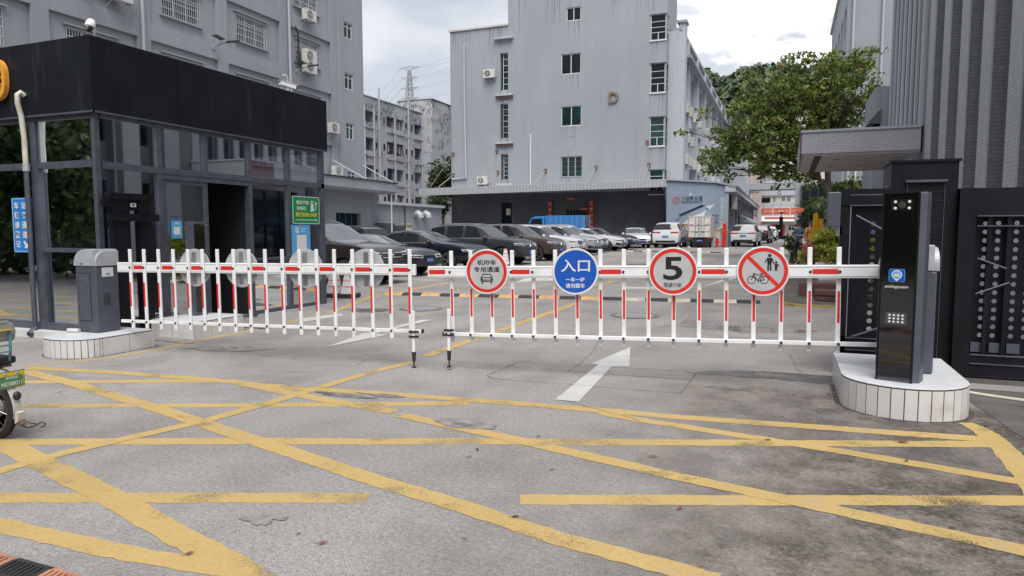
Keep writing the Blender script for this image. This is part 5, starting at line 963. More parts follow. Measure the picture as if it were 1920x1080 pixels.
# ================================================================= FENCE BARRIERS
AU=Vector((9.3,.95,0)).normalized(); AN=Vector((AU.y,-AU.x,0)); A0=Vector((-8.2,6.4,0))
def onA(x,y): d=ray(x,y); return _C+d*(((A0-_C).dot(AN))/d.dot(AN))
BW='white_paint'
def fence_barrier(P,Q,label,barx,reds,front,disks_front):
    "P machine end, Q tip (picture points of the beam centre)"
    p=onA(*P); q_=onA(*Q); u=(q_-p).normalized(); n=AN; up=(u.cross(n)); up=up if up.z>0 else -up; F=Fr(p,u,n,up); Ln=(q_-p).length
    t=thing('fence_barrier',label,'barrier arm',p,0,'boom barriers with hanging bars')
    k=MB(); k.boxf(F,0,Ln,-.064,.064,-.022,.022,BW); k.build('beam',None,t,bevel=.008)
    k=MB(); 
    for z in (-.045,.045): k.boxf(F,.02,Ln-.02,z-.003,z+.003,.022,.0235,'cap_grey')
    k.build('beam_groove',None,t)
    A=[]
    for x in barx:
        w=onA(x,P[1]+(Q[1]-P[1])*(x-P[0])/(Q[0]-P[0])); A.append((w-p).dot(u))
    lo,hi=(.024,.046) if front else (-.046,-.024)
    rb=.70
    for i,a in enumerate(A):
        k=MB(); k.boxf(F,a-.022,a+.022,-.79,.235,lo,hi,BW); o=k.build('hanging_bar',None,t,bevel=.006)
        k=MB(); c=hi+.0005; s0=-.016 if not front else -.022
        k.boxf(F,a+s0+.002,a+s0+.026,-.50,-.19,hi,hi+.0012,'red'); k.build('reflective_strip',None,o)
    k=MB(); e=-.02 if front else .024; k.boxf(F,(A[0] if front else A[0])-.12 if False else .02,max(A)+.12 if True else Ln,-rb-.02,-rb+.02,(.0 if front else -.022),(.022 if front else .022) ,BW) if front else k.boxf(F,.0,max(A)+.09,-rb-.02,-rb+.02,-.022,.020,BW)
    k.build('bottom_rail',None,t,bevel=.004)
    k=MB(); k.boxf(F,max(A)+(.12 if front else .09),max(A)+(.135 if front else .105),-rb-.022,-rb+.022,-.024,.024,'black_plastic'); k.build('rail_end_cap',None,t)
    cc=hi if front else .0225
    for a in A:
        k=MB()
        k.lathe(F(a-(.004 if front else 0),0,cc),n,[(.014,0),(.014,.006),(.0,.009)],12,'navy'); k.build('bolt',None,t); k=MB(); k.lathe(F(a,-rb,max(cc,.022)),n,[(.014,0),(.014,.006),(.0,.009)],12,'navy'); k.build('bolt',None,t)
    for a,b_ in reds:
        a=(onA(a,P[1])-p).dot(u); b_=(onA(b_,P[1])-p).dot(u); a,b_=min(a,b_),max(a,b_); k=MB(); k.boxf(F,a,b_,-.022,.026,.022,.0245,'red'); k.build('red_reflector',None,t)
    return t,F,p,u,A
barsL=[249,275,302,329.5,357,384,412,442,471,501,533,565,597,630,664,700,735,771]
redL=[(barsL[i]+4,barsL[i+1]-3) for i in range(0,18,2)]
tL,FLa,pL,uL,AL=fence_barrier((222,501),(780,506),'left white fence barrier lowered across the exit lane, round sign backs behind it',barsL,redL,True,False)
barsR=[1574,1519,1466,1414,1362,1311,1263,1215.5,1169,1125,1081,1040,999,959,920,881,844.5]
redR=[(1571,1523),(1359,1315),(1212.5,1222),(1166,1127),(1036,1050),(995,961),(836,806),(1471,1480)]
redR=[(1571,1523),(1359,1315),(1224,1212.5+5),(1165,1127),(1052,1042),(994,960),(836,806)]
tR,FRa,pR,uR,AR=fence_barrier((1652,509),(803,510),'right white fence barrier lowered across the entry lane, carrying four round signs',barsR,redR,False,True)
# disks
def circle_sign(F,u_at,z,c,r,face,label,group,draw=None,nsign=1):
    o=F(u_at,z,c); n=F.n*nsign; t=thing('round_sign',label,'sign',o,0,group)
    G=Fr(o,(Vector((F.u.x,F.u.y,F.u.z))*(1 if F.u.dot(Vector((1,0,0)))>0 else -1)),n)
    k=MB(); k.lathe(o,n,[(r,0),(r+.003,.004),(r,.010),(r-.012,.010),(r-.014,.006),(0,.006)],56,face); k.build('plate',None,t)
    if draw: k=MB(); draw(k,G); k.build('sign_face',None,t)
    return t,G
def ring(k,G,r0,r1,c,m,n=64):
    P=[G(r0*math.cos(2*math.pi*i/n),r0*math.sin(2*math.pi*i/n),c) for i in range(n)]+[G(r1*math.cos(2*math.pi*i/n),r1*math.sin(2*math.pi*i/n),c) for i in range(n)]
    k.mesh(P,[(i,(i+1)%n,n+(i+1)%n,n+i) for i in range(n)],m)
def disc(k,G,a,b_,r,c,m,n=40): k.face([G(a+r*math.cos(2*math.pi*i/n),b_+r*math.sin(2*math.pi*i/n),c) for i in range(n)],m)
mat('sign_grey_white',(.47,.475,.48),.5,col2=(.42,.425,.43),scale=9)
RS=.243
def line(k,G,p,q_,w,c,m):
    p=Vector(p);q_=Vector(q_);d=(q_-p).normalized();n=Vector((-d.y,d.x))*w/2; k.face([G(*(p-n),c),G(*(q_-n),c),G(*(q_+n),c),G(*(p+n),c)],m)
def dA(k,G):
    disc(k,G,0,0,RS*.80,.0075,'sign_grey_white',56); ring(k,G,RS*.80,RS*.955,.0085,'red'); ring(k,G,RS*.955,RS*.97,.0085,'sign_white')
    letter(k,G,'机动车',0,.100,.009,.060,'sign_black',.003,w=.215); letter(k,G,'专用通道',0,.024,.009,.060,'sign_black',.003,w=.295)
    P=[(-.062,-.06),(-.052,-.105),(.052,-.105),(.062,-.06),(.048,-.035),(-.048,-.035)]
    for a,b_ in (((-.045,-.028),(.045,-.028)),((-.045,-.028),(-.058,-.062)),((.045,-.028),(.058,-.062)),((-.056,-.066),(.056,-.066)),((-.066,-.07),(-.066,-.108)),((.066,-.07),(.066,-.108)),((-.05,-.108),(.05,-.108)),((-.05,-.092),(.05,-.092))): line(k,G,a,b_,.009,.009,'sign_black')
    for s in (-1,1): line(k,G,(s*.052,-.105),(s*.052,-.135),.014,.009,'sign_black'); disc(k,G,s*.056,-.088,.013,.0092,'sign_black',12)
    line(k,G,(-.07,-.056),(-.058,-.066),.01,.009,'sign_black'); line(k,G,(.07,-.056),(.058,-.066),.01,.009,'sign_black')
def dB(k,G):
    disc(k,G,0,0,RS*.93,.0075,'sign_blue',56); ring(k,G,RS*.93,RS*.975,.0085,'sign_white')
    letter(k,G,'入口',0,.062,.009,.135,'sign_white',.006,w=.31); letter(k,G,'一车一杆',0,-.085,.009,.048,'sign_white',.0025,w=.205); letter(k,G,'请勿跟车',0,-.15,.009,.052,'sign_white',.0025,w=.205)
def dC(k,G):
    disc(k,G,0,0,RS*.80,.0075,'sign_grey_white',56); ring(k,G,RS*.80,RS*.95,.0085,'red')
    letter(k,G,'5',0,.03,.009,.235,'sign_black',.012,w=.19); letter(k,G,'限速行驶',.0,-.138,.009,.046,'sign_black',.001,w=.175)
def dD(k,G):
    disc(k,G,0,0,RS*.80,.0075,'sign_grey_white',56); ring(k,G,RS*.80,RS*.95,.0087,'red'); line(k,G,(-.137,.137),(.137,-.137),.036,.0085,'red')
    # adult and child
    disc(k,G,.058,.155,.016,.009,'sign_black',16); k.face([G(*p,.009) for p in ((.036,.132),(.080,.132),(.078,.075),(.038,.075))],'sign_black'); line(k,G,(.040,.128),(.014,.085),.011,.009,'sign_black'); line(k,G,(.076,.128),(.098,.078),.011,.009,'sign_black'); line(k,G,(.048,.08),(.046,.005),.016,.009,'sign_black'); line(k,G,(.068,.08),(.070,.005),.016,.009,'sign_black')
    disc(k,G,.120,.088,.012,.009,'sign_black',16); k.face([G(*p,.009) for p in ((.106,.072),(.134,.072),(.132,.036),(.108,.036))],'sign_black'); line(k,G,(.108,.07),(.095,.075),.008,.009,'sign_black'); line(k,G,(.132,.070),(.148,.048),.008,.009,'sign_black'); line(k,G,(.114,.04),(.112,.005),.011,.009,'sign_black'); line(k,G,(.126,.04),(.128,.005),.011,.009,'sign_black')
    for s in (-.105,.015):
        c=(s-.0,-.085); n=24
        P=[G(c[0]+.040*math.cos(2*math.pi*i/n),c[1]+.040*math.sin(2*math.pi*i/n),.009) for i in range(n)]+[G(c[0]+.033*math.cos(2*math.pi*i/n),c[1]+.033*math.sin(2*math.pi*i/n),.009) for i in range(n)]; k.mesh(P,[(i,(i+1)%n,n+(i+1)%n,n+i) for i in range(n)],'sign_black')
    for a,b_ in (((-.105,-.085),(-.082,-.025)),((-.088,-.035),(-.01,-.035)),((-.01,-.035),(.015,-.085)),((-.082,-.045),(-.045,-.09)),((-.045,-.09),(-.012,-.03)),((-.045,-.09),(.015,-.085)),((-.095,-.025),(-.068,-.022)),((-.022,-.022),(.004,-.022)),((-.045,-.09),(-.035,-.112))): line(k,G,a,b_,.007,.0092,'sign_black')
for x,label,dr,face in ((914.5,'red-ringed round sign with a car and two lines of characters',dA,'sign_white'),(1080,'blue round entrance sign with large white characters',dB,'sign_white'),(1262,'red-ringed round speed limit sign with a bold 5',dC,'sign_white'),(1430,'red-ringed no pedestrians and bicycles round sign',dD,'sign_white')):
    w=onA(x,509); a=(w-pR).dot(uR); circle_sign(FRa,a,.005,.030,RS,face,label,'round signs fixed on the barriers',dr)
for x,label in ((362,'back of the round sign nearest the left barrier machine'),(449.5,'back of the second round sign from the left barrier machine'),(570,'back of the round sign beside the blue payment board'),(684,'back of the round sign in front of the dark brown SUV')):
    w=onA(x,503); a=(w-pL).dot(uL); t,G=circle_sign(FLa,a,.0,-.030,.235,'cap_grey',label,'round signs fixed on the barriers',None,-1)
    k=MB(); k.boxf(FLa,a-.03,a+.03,-.2,.2,-.034,-.028,'steel'); k.build('mounting_rail',None,t); ring
# support legs
for x,y,x1,lab,F_,p_,u_ in ((779.5,689,782,'support leg hanging from the tip of the left barrier',FLa,pL,uL),(845,687,841,'support leg hanging from the tip of the right barrier',FRa,pR,uR)):
    w=onA(x,y); t=thing('support_leg',lab,'support leg',w,0,'folding legs at the barrier tips'); c=w+AN*.045; 
    k=MB(); k.bar(c+Vector((0,0,.16)),c+Vector((0,0,.66)),.034,.024,BW,up=AN); k.build('tube',None,t,bevel=.003)
    k=MB(); k.tube([c+Vector((0,0,.19)),c+Vector((0,0,.08))],[.024,.019],12,'black_plastic'); k.build('sleeve',None,t); k=MB(); k.tube([c+Vector((0,0,.08)),c+Vector((0,0,.025)),c+Vector((0,0,.018)),c],[.008,.008,.026,.028],12,'black_plastic'); k.build('foot',None,t)
    for z in (.365,.42): k=MB(); k.bar(c+Vector((-.055,-.004,z)),c+Vector((.055,.004,z)),.04,.022,'black_plastic'); k.build('clamp',None,t)
# ================================================================= RIGHT GATE (black, pierced)
def pierced(k,F,a0,a1,z0,z1,cols,zs,r,m,c=0,th=.004):
    "sheet with round holes in columns"
    pit=(zs[1]-zs[0]) if len(zs)>1 else .1; hw=pit/2
    xs=sorted(cols); cur=a0
    for x in xs:
        k.face([F(cur,z0,c),F(x-hw,z0,c),F(x-hw,z1,c),F(cur,z1,c)],m)
        k.face([F(x-hw,z0,c),F(x+hw,z0,c),F(x+hw,zs[0]-hw,c),F(x-hw,zs[0]-hw,c)],m); k.face([F(x-hw,zs[-1]+hw,c),F(x+hw,zs[-1]+hw,c),F(x+hw,z1,c),F(x-hw,z1,c)],m)
        for z in zs:
            n=16; inn=[(x+r*math.cos(2*math.pi*i/n+math.pi/4),z+r*math.sin(2*math.pi*i/n+math.pi/4)) for i in range(n)]; out_=[]
            for i in range(n):
                t_=2*math.pi*i/n+math.pi/4; s=hw/max(abs(math.cos(t_)),abs(math.sin(t_))); out_.append((x+s*math.cos(t_),z+s*math.sin(t_)))
            P=[F(*p,c) for p in inn]+[F(*p,c) for p in out_]+[F(*p,c-.015) for p in inn]
            k.mesh(P,[(i,(i+1)%n,n+(i+1)%n,n+i) for i in range(n)]+[(i,(i+1)%n,2*n+(i+1)%n,2*n+i) for i in range(n)],m)
        cur=x+hw
    k.face([F(cur,z0,c),F(a1,z0,c),F(a1,z1,c),F(cur,z1,c)],m)
FY=Fr((0,8.2,0),(1,0,0),(0,-1,0))
t=thing('gate_leaf','black pierced gate leaf standing left of the ticket pillar','gate',(.57,8.2,0))
k=MB(); k.boxf(FY,.53,.62,.0,2.0,-.1,0,'black_metal'); k.boxf(FY,.50,1.06,1.83,2.0,-.1,.01,'black_metal'); k.boxf(FY,.53,1.06,.02,.42,-.09,0,'black_metal'); k.boxf(FY,.55,1.06,.42,1.83,-.08,-.06,'black_metal') if 0 else None
k.build('frame',None,t); k=MB(); pierced(k,FY,.62,1.06,.42,1.83,[.855,1.0],[.505+i*.0865 for i in range(14)],.026,'black_metal',-.05); k.build('pierced_panel',None,t)
k=MB(); 
for z in (.27,.40,1.82,1.93): k.boxf(FY,.62,1.0,z,z+.012,.0,.012,'alu_frame')
k.boxf(FY,.625,.635,.42,1.83,-.01,.004,'steel'); k.build('edge_bead',None,t)
k=MB(); k.tube([FY(.68,1.72,.03),FY(1.05,1.50,.05)],.011,8,'machine_grey'); k.build('stay_rod',None,t); k=MB(); k.tube([FY(.68,.42,.03),FY(1.05,.58,.05)],.011,8,'machine_grey'); k.build('stay_rod',None,t)
k=MB(); k.boxf(FY,.40,.53,1.60,1.97,-.1,.04,'machine_grey'); k.boxf(FY,.49,.56,1.50,1.62,-.06,.0,'steel'); k.build('hinge_box',None,t,bevel=.01)
t=thing('gate_pier','broad black clad gate pier with horizontal slats, behind the ticket pillar','gate pier',(1.35,8.6,0))
k=MB(); k.box(1.01,1.62,8.3,8.95,0,2.27,'black_metal'); k.box(.99,1.64,8.28,8.97,2.27,2.295,'black_metal'); k.build('cladding',None,t)
k=MB()
for i in range(19): z=.25+i*.095; k.box(1.17,1.49,8.293,8.3,z,z+.005,'black_plastic')
k.box(1.16,1.165,8.288,8.3,.1,2.05,'machine_grey'); k.box(1.5,1.505,8.288,8.3,.1,2.05,'machine_grey'); k.box(1.14,1.52,8.26,8.3,2.06,2.085,'alu_frame'); k.build('slat',None,t)
k=MB(); F_=Fr((1.01,0,0),(0,-1,0),(-1,0,0)); letter(k,F_,'C7',-8.62,2.02,.004,.07,'sign_white',.002); k.boxf(F_,-8.9,-8.5,1.2,1.86,.0,.006,'win_dark'); k.build('side_plate',None,t)
t=thing('gate_fence','long black pierced gate section running off to the right','gate',(1.64,8.2,0))
k=MB(); k.boxf(FY,1.62,4.2,1.70,1.985,-.14,.0,'black_metal'); k.boxf(FY,1.62,4.2,.08,.30,-.14,.0,'black_metal'); k.boxf(FY,1.62,1.77,.08,1.985,-.14,.004,'black_metal'); k.build('frame',None,t)
k=MB(); pierced(k,FY,1.77,4.2,.30,1.70,[1.875,1.985,2.14,2.25,2.40,2.52,2.68,2.84,3.0,3.16],[.49+i*.088 for i in range(14)],.024,'black_metal',-.09); k.build('pierced_panel',None,t)
k=MB()
for x in (1.895,2.06,2.32,2.45,2.65,2.9): k.boxf(FY,x-.018,x+.018,.30,1.70,-.05,-.01,'black_metal')
k.build('upright_bar',None,t)
k=MB()
for z in (.20,.29,1.70,1.60): k.boxf(FY,1.78,4.2,z,z+.012,-.03,.012,'alu_frame')
for x in (1.79,1.95,2.1): k.boxf(FY,x,x+.11,.32,.42,-.06,-.045,'machine_grey')
k.tube([FY(1.80,1.28,.0),FY(2.05,1.18,.0)],.008,6,'machine_grey'); k.tube([FY(1.80,.92,.0),FY(2.08,1.04,.0)],.008,6,'machine_grey'); k.build('edge_bead',None,t)
k=MB(); k.box(1.5,5,8.2,8.6,-.02,.05,'paving_dark'); struct(k.build('kerb'))
k=MB(); P=[gr(1808,738),gr(1850,745),gr(1900,752),gr(1960,760)]; k.tube([Vector((p.x,p.y,.018)) for p in P],.016,8,'cream_pipe'); tag(k.build('hose',None,None,True),'pale hose lying on the ground below the gate','hose')
k=MB(); onground(k,[(1.55,7.9),(6,7.9),(6,3.2),(2.6,2.2),(1.75,5.5)],'paving_dark',.0035); struct(k.build('damp_paving'))
# ================================================================= RIGHT PAVED ISLAND, planter
k=MB(); outl=[(-.12,15.3),(-.02,15.05),(.2,14.85),(6,14.6),(6,60),(1.4,60),(.35,31),(-.05,22)]
k.mesh([(x,y,g(y)+.05) for x,y in outl]+[(x,y,g(y)-.05) for x,y in outl],[tuple(range(8))]+[(i,(i+1)%8,8+(i+1)%8,8+i) for i in range(8)],'paving_dark'); struct(k.build('pavement'))
k=MB()
for i in (7,0,1,2) : 
    pass
ed=[(1.4,60),(.35,31),(-.05,22),(-.12,15.3),(-.02,15.05),(.2,14.85),(6,14.6)]
for i in range(6):
    a=Vector(ed[i]);c=Vector(ed[i+1]); d=(c-a).normalized(); n=Vector((-d.y,d.x))*(.08 if i<5 else .045); zz=.054
    P=[(a.x,a.y),(c.x,c.y),(c.x+n.x,c.y+n.y),(a.x+n.x,a.y+n.y)]; k.mesh([(x,y,g(y)+zz) for x,y in P],[(0,1,2,3)],'paint_yellow'); o=n*-.08
    k.mesh([(a.x+o.x,a.y+o.y,g(a.y)+.054),(c.x+o.x,c.y+o.y,g(c.y)+.054),(c.x+o.x,c.y+o.y,g(c.y)+.0),(a.x+o.x,a.y+o.y,g(a.y)+.0)],[(0,1,2,3)],'paint_yellow')
struct(k.build('pavement_edge'))
k=MB()
for i in range(9):
    y=11.2+i*.22
for i in range(75): x=-1.6+i*.055; k.box(x,x+.022,11.6,13.3,g(11.6)-.03,g(12.5)+.005,'concrete')
struct(k.build('ribbed_ramp'))
mat('planter_brown',(.13,.06,.05),.6,col2=(.10,.045,.04),scale=4); mat('soil',(.03,.02,.012),.95)
p=onY(1528,579,15.6); p2=onY(1580,582,15.6); zg=g(15.6)+.05
t=thing('timber_bench','dark brown slatted box bench behind the right barrier','bench',(p.x,15.6,zg)); k=MB()
zt_=onY(1540,545,15.6).z
for i in range(2): h=(zt_-zg)/2; k.box(p.x,p2.x+.6,15.6,16.3,zg+h*i+.015,zg+h*(i+1)-.01,'planter_brown')
k.box(p.x+.02,p2.x+.55,15.63,16.25,zg,zt_-.02,'black_plastic'); k.build('slatted_box',None,t)
k=MB(); k.box(p.x-.3,p2.x+.6,16.5,17.3,zg,zg+.30,'planter_brown'); o=k.build('timber_bench'); tag(o,'lower brown box behind the slatted one','bench')
t=thing('flower_planter','white planter of bright yellow green shrub and pink flowers by the gate','planter',(1.0,17.6,zg)); px0=onY(1528,520,17.4).x; px1=onY(1580,520,17.4).x; zt2=onY(1540,492,17.4).z; zb2=onY(1540,543,17.4).z
k=MB(); k.box(px0,px0+1.25,17.4,18.3,zt2-.07,zt2,'white_trim'); k.prism(Fr((0,17.45,0),(1,0,0),(0,-1,0)),[(px0+.12,zb2),(px0+1.1,zb2),(px0+1.18,zt2-.07),(px0+.04,zt2-.07)],-.8,0,'white_trim'); k.box(px0+.08,px0+1.15,17.42,18.2,zb2-.12,zb2,'white_trim'); k.box(px0+.1,px0+1.1,17.5,18.1,zg,zb2-.1,'planter_brown')
for z in (.33,.66): zz=zb2+(zt2-zb2)*z; k.box(px0+.1,px0+1.12,17.44,17.45,zz,zz+.02,'cap_grey')
k.build('trough',None,t)
PL=(t,px0,zt2)
# ================================================================= SPEED BUMPS
def bump(name,label,pts,n,cols,w=.36,h=.05,group='rubber speed bumps'):
    a,c=Vector(pts[0]),Vector(pts[1]); t=thing(name,label,'speed bump',(a.x,a.y,g(a.y)),0,group); d=(c-a); L_=d.length; d/=L_; nn=Vector((-d.y,d.x))
    for i in range(n):
        k=MB(); p=a+d*L_*i/n; q_=a+d*(L_*(i+1)/n-.01); prof=[(-w/2,0),(-w*.42,h*.35),(-w*.2,h*.9),(0,h),(w*.2,h*.9),(w*.42,h*.35),(w/2,0)]; V=[]
        for e in (p,q_):
            for s,z in prof: x,y=(e+nn*s).x,(e+nn*s).y; V.append((x,y,g(y)+z+.002))
        m=len(prof); k.mesh(V,[(j,j+1,m+j+1,m+j) for j in range(m-1)]+[tuple(range(m)),tuple(range(m,2*m))[::-1]],cols(i))
        if w>.3:
            for s in (-.28,-.1): 
                for f_ in (.3,.5,.7): c_=p+(q_-p)*f_+nn*(s*w); zz=g(c_.y)+h*.93; k.box(c_.x-.03,c_.x+.03,c_.y-.008,c_.y+.008,zz-.02,zz+.003 if s>-.2 else zz-.012,'rust' if i%3 else 'black_plastic')
        k.build('segment',None,t)
a=gr(718,553); c=gr(1425,569.5)
bump('speed_bump','yellow and black rubber speed bump across the lane behind the barriers',((a.x,a.y+.15),(c.x,c.y+.15)),18,lambda i:('rubber_black' if i%2 else ('rubber_yellow' if i<12 else 'rubber_pale')),.36,.055)
a=gr(1105,470.5); c=gr(1320,469.5); bump('speed_bump','far worn speed bump between the parked cars and the box truck',((a.x,a.y),(-3.6,a.y-.6)),14,lambda i:('rubber_black' if i%2 else 'rubber_pale'),.35,.05)
# near bump at bottom left corner: corner nearest is cut by the picture edge
t=thing('speed_bump','orange and black rubber speed bump at the bottom left corner of the forecourt','speed bump',(-2.6,2.2,0),0,'rubber speed bumps')
e0=gr(-60,1020); e1=gr(175,1085); d=Vector((e1.x-e0.x,e1.y-e0.y)).normalized(); nn=Vector((d.y,-d.x)); a=Vector((e0.x,e0.y))-d*.6
mat('rubber_orange',(.50,.235,.14),.7,col2=(.40,.19,.12),scale=6,bump=.3,bscale=150)
for i in range(10):
    k=MB(); m_='rubber_orange' if i%2 else 'rubber_black'; p=a+d*.25*i; q_=a+d*(.25*i+.246); V=[]
    prof=[(0,.003),(.05,.022),(.16,.045),(.24,.05),(.34,.04),(.45,.01)]
    sk=nn*0+d*.0
    for e in (p,q_):
        for s,z in prof: w_=e+nn*s+d*(s*.55); V.append((w_.x,w_.y,z))
    m=len(prof); k.mesh(V,[(j,j+1,m+j+1,m+j) for j in range(m-1)]+[tuple(range(m)),tuple(range(m,2*m))],m_)
    for j in range(7):
        w0=p+d*(.03+j*.03)+nn*.05+d*.0275; w1=w0+nn*.13+d*.0715; k.bar((w0.x,w0.y,.026),(w1.x,w1.y,.05),.006,.006,m_)
    k.build('segment',None,t)
# manholes
def manhole(x,y,r,label):
    c=gr(x,y); k=MB(); k.lathe((c.x,c.y,g(c.y)),(0,0,1),[(r+.08,0),(r+.08,.006),(r+.01,.008),(r,.008),(r,.004),(r-.02,.006),(0,.006)],36,'crack')
    for i in range(-8,9): 
        w=math.sqrt(max(0,1-(i/9)**2))*r*.92; k.box(c.x+i*r/9-.01,c.x+i*r/9+.012,c.y-w,c.y+w,g(c.y)+.004,g(c.y)+.012,'galv')
    tag(k.build('manhole_cover'),label,'manhole cover',None)
manhole(790,579,.36,'round ribbed manhole cover behind the barrier gap'); manhole(1190,592,.36,'round manhole cover in the entry lane behind the bars'); 
# traffic cones behind the left barrier
mat('cone_white',(.62,.62,.62),.6); mat('cone_red',(.52,.10,.10),.6,col2=(.62,.35,.35),scale=8)
def cone(x,y,label):
    c=gr(x,y); t=thing('traffic_cone',label,'traffic cone',(c.x,c.y,g(c.y)),0,'square reflective traffic cones')
    k=MB(); z=g(c.y); k.rbox((c.x,c.y,z+.05),(.42,.42,.10),.3,'rubber_black'); k.build('base',None,t,bevel=.01)
    k=MB(); M=Matrix.Rotation(.3,4,'Z'); hs=[(.10,.15),(.24,.128),(.27,.124),(.38,.107),(.41,.103),(.52,.086),(.55,.082),(.66,.064),(.72,.055)]
    for i in range(len(hs)-1):
        (z0,r0),(z1,r1)=hs[i],hs[i+1]; P=[Vector((c.x,c.y,z))+M@Vector((sx*r_,sy*r_,zz)) for zz,r_ in ((z0,r0),(z1,r1)) for sx,sy in ((-1,-1),(1,-1),(1,1),(-1,1))]; k.mesh(P,[(0,1,5,4),(1,2,6,5),(2,3,7,6),(3,0,4,7)]+([(4,5,6,7)] if i==len(hs)-2 else []),'cone_red' if i%2 else 'cone_white')
    k.build('body',None,t)
cone(627,557,'left of two reflective cones beside the booth corner post'); cone(655,558,'right of two reflective cones in front of the dark SUV wheel'); cone(948,500,'pink striped cone by the front wheel of the grey SUV')
# ================================================================= CARS
from mathutils.bvhtree import BVHTree
def carpaint(n,c,rough=.28,met=.35): 
    mat(n,c,rough,met*.5,coat=.6,spec=.4); return n
carpaint('paint_brown',(.030,.022,.024),.25); carpaint('paint_black',(.008,.009,.013),.22,.2); carpaint('paint_navy',(.010,.013,.024),.22); carpaint('paint_graphite',(.042,.047,.056),.3,.6); carpaint('paint_bronze',(.085,.064,.054),.3,.5)
carpaint('paint_white_car',(.60,.61,.63),.3,.0); carpaint('paint_silver',(.42,.44,.46),.3,.7); carpaint('paint_blue_truck',(.03,.19,.48),.4,.0)
mat('car_glass',(.008,.011,.014),.03,spec=.75); mat('skylit_screen',(.05,.06,.068),.05,spec=1.0,coat=1.0); mat('tyre',(.018,.018,.019),.75); mat('alloy',(.42,.43,.45),.25,.9); mat('alloy_dark',(.05,.05,.055),.35,.6); mat('chrome',(.72,.73,.75),.10,1.0); mat('lamp_clear',(.55,.58,.62),.06,.3,spec=1,coat=1); mat('lamp_red',(.30,.012,.012),.15,coat=1); mat('plate_blue',(.015,.10,.42),.4); mat('plate_green',(.12,.42,.25),.4)  # windscreen glass colour is lifted to imitate reflected sky
PROF={
 'suv':[(2.35,.62,.64,.80),(2.31,.80,.83,.86),(2.16,.95,.98,.90),(1.75,1.03,1.07,.925),(1.22,1.06,1.11,.935),(.98,1.07,1.15,.935),(.40,1.07,1.56,.935),(.22,1.07,1.62,.935),(-.32,1.08,1.68,.935),(-.42,1.08,1.685,.935),(-1.22,1.10,1.665,.93),(-1.32,1.10,1.66,.93),(-1.85,1.13,1.60,.92),(-2.02,1.14,1.55,.91),(-2.26,1.08,1.16,.90),(-2.33,.86,.90,.87),(-2.36,.62,.64,.84)],
 'sedan':[(2.40,.55,.57,.76),(2.36,.70,.73,.84),(2.18,.82,.85,.88),(1.75,.90,.94,.905),(1.15,.94,.99,.915),(.85,.95,1.03,.915),(.15,.95,1.36,.91),(-.02,.95,1.405,.91),(-.36,.96,1.43,.91),(-.45,.96,1.43,.91),(-1.10,.97,1.385,.905),(-1.18,.97,1.375,.905),(-1.45,.985,1.29,.90),(-1.62,1.0,1.22,.895),(-2.10,1.0,1.04,.88),(-2.34,.92,.96,.86),(-2.40,.60,.63,.83)]}
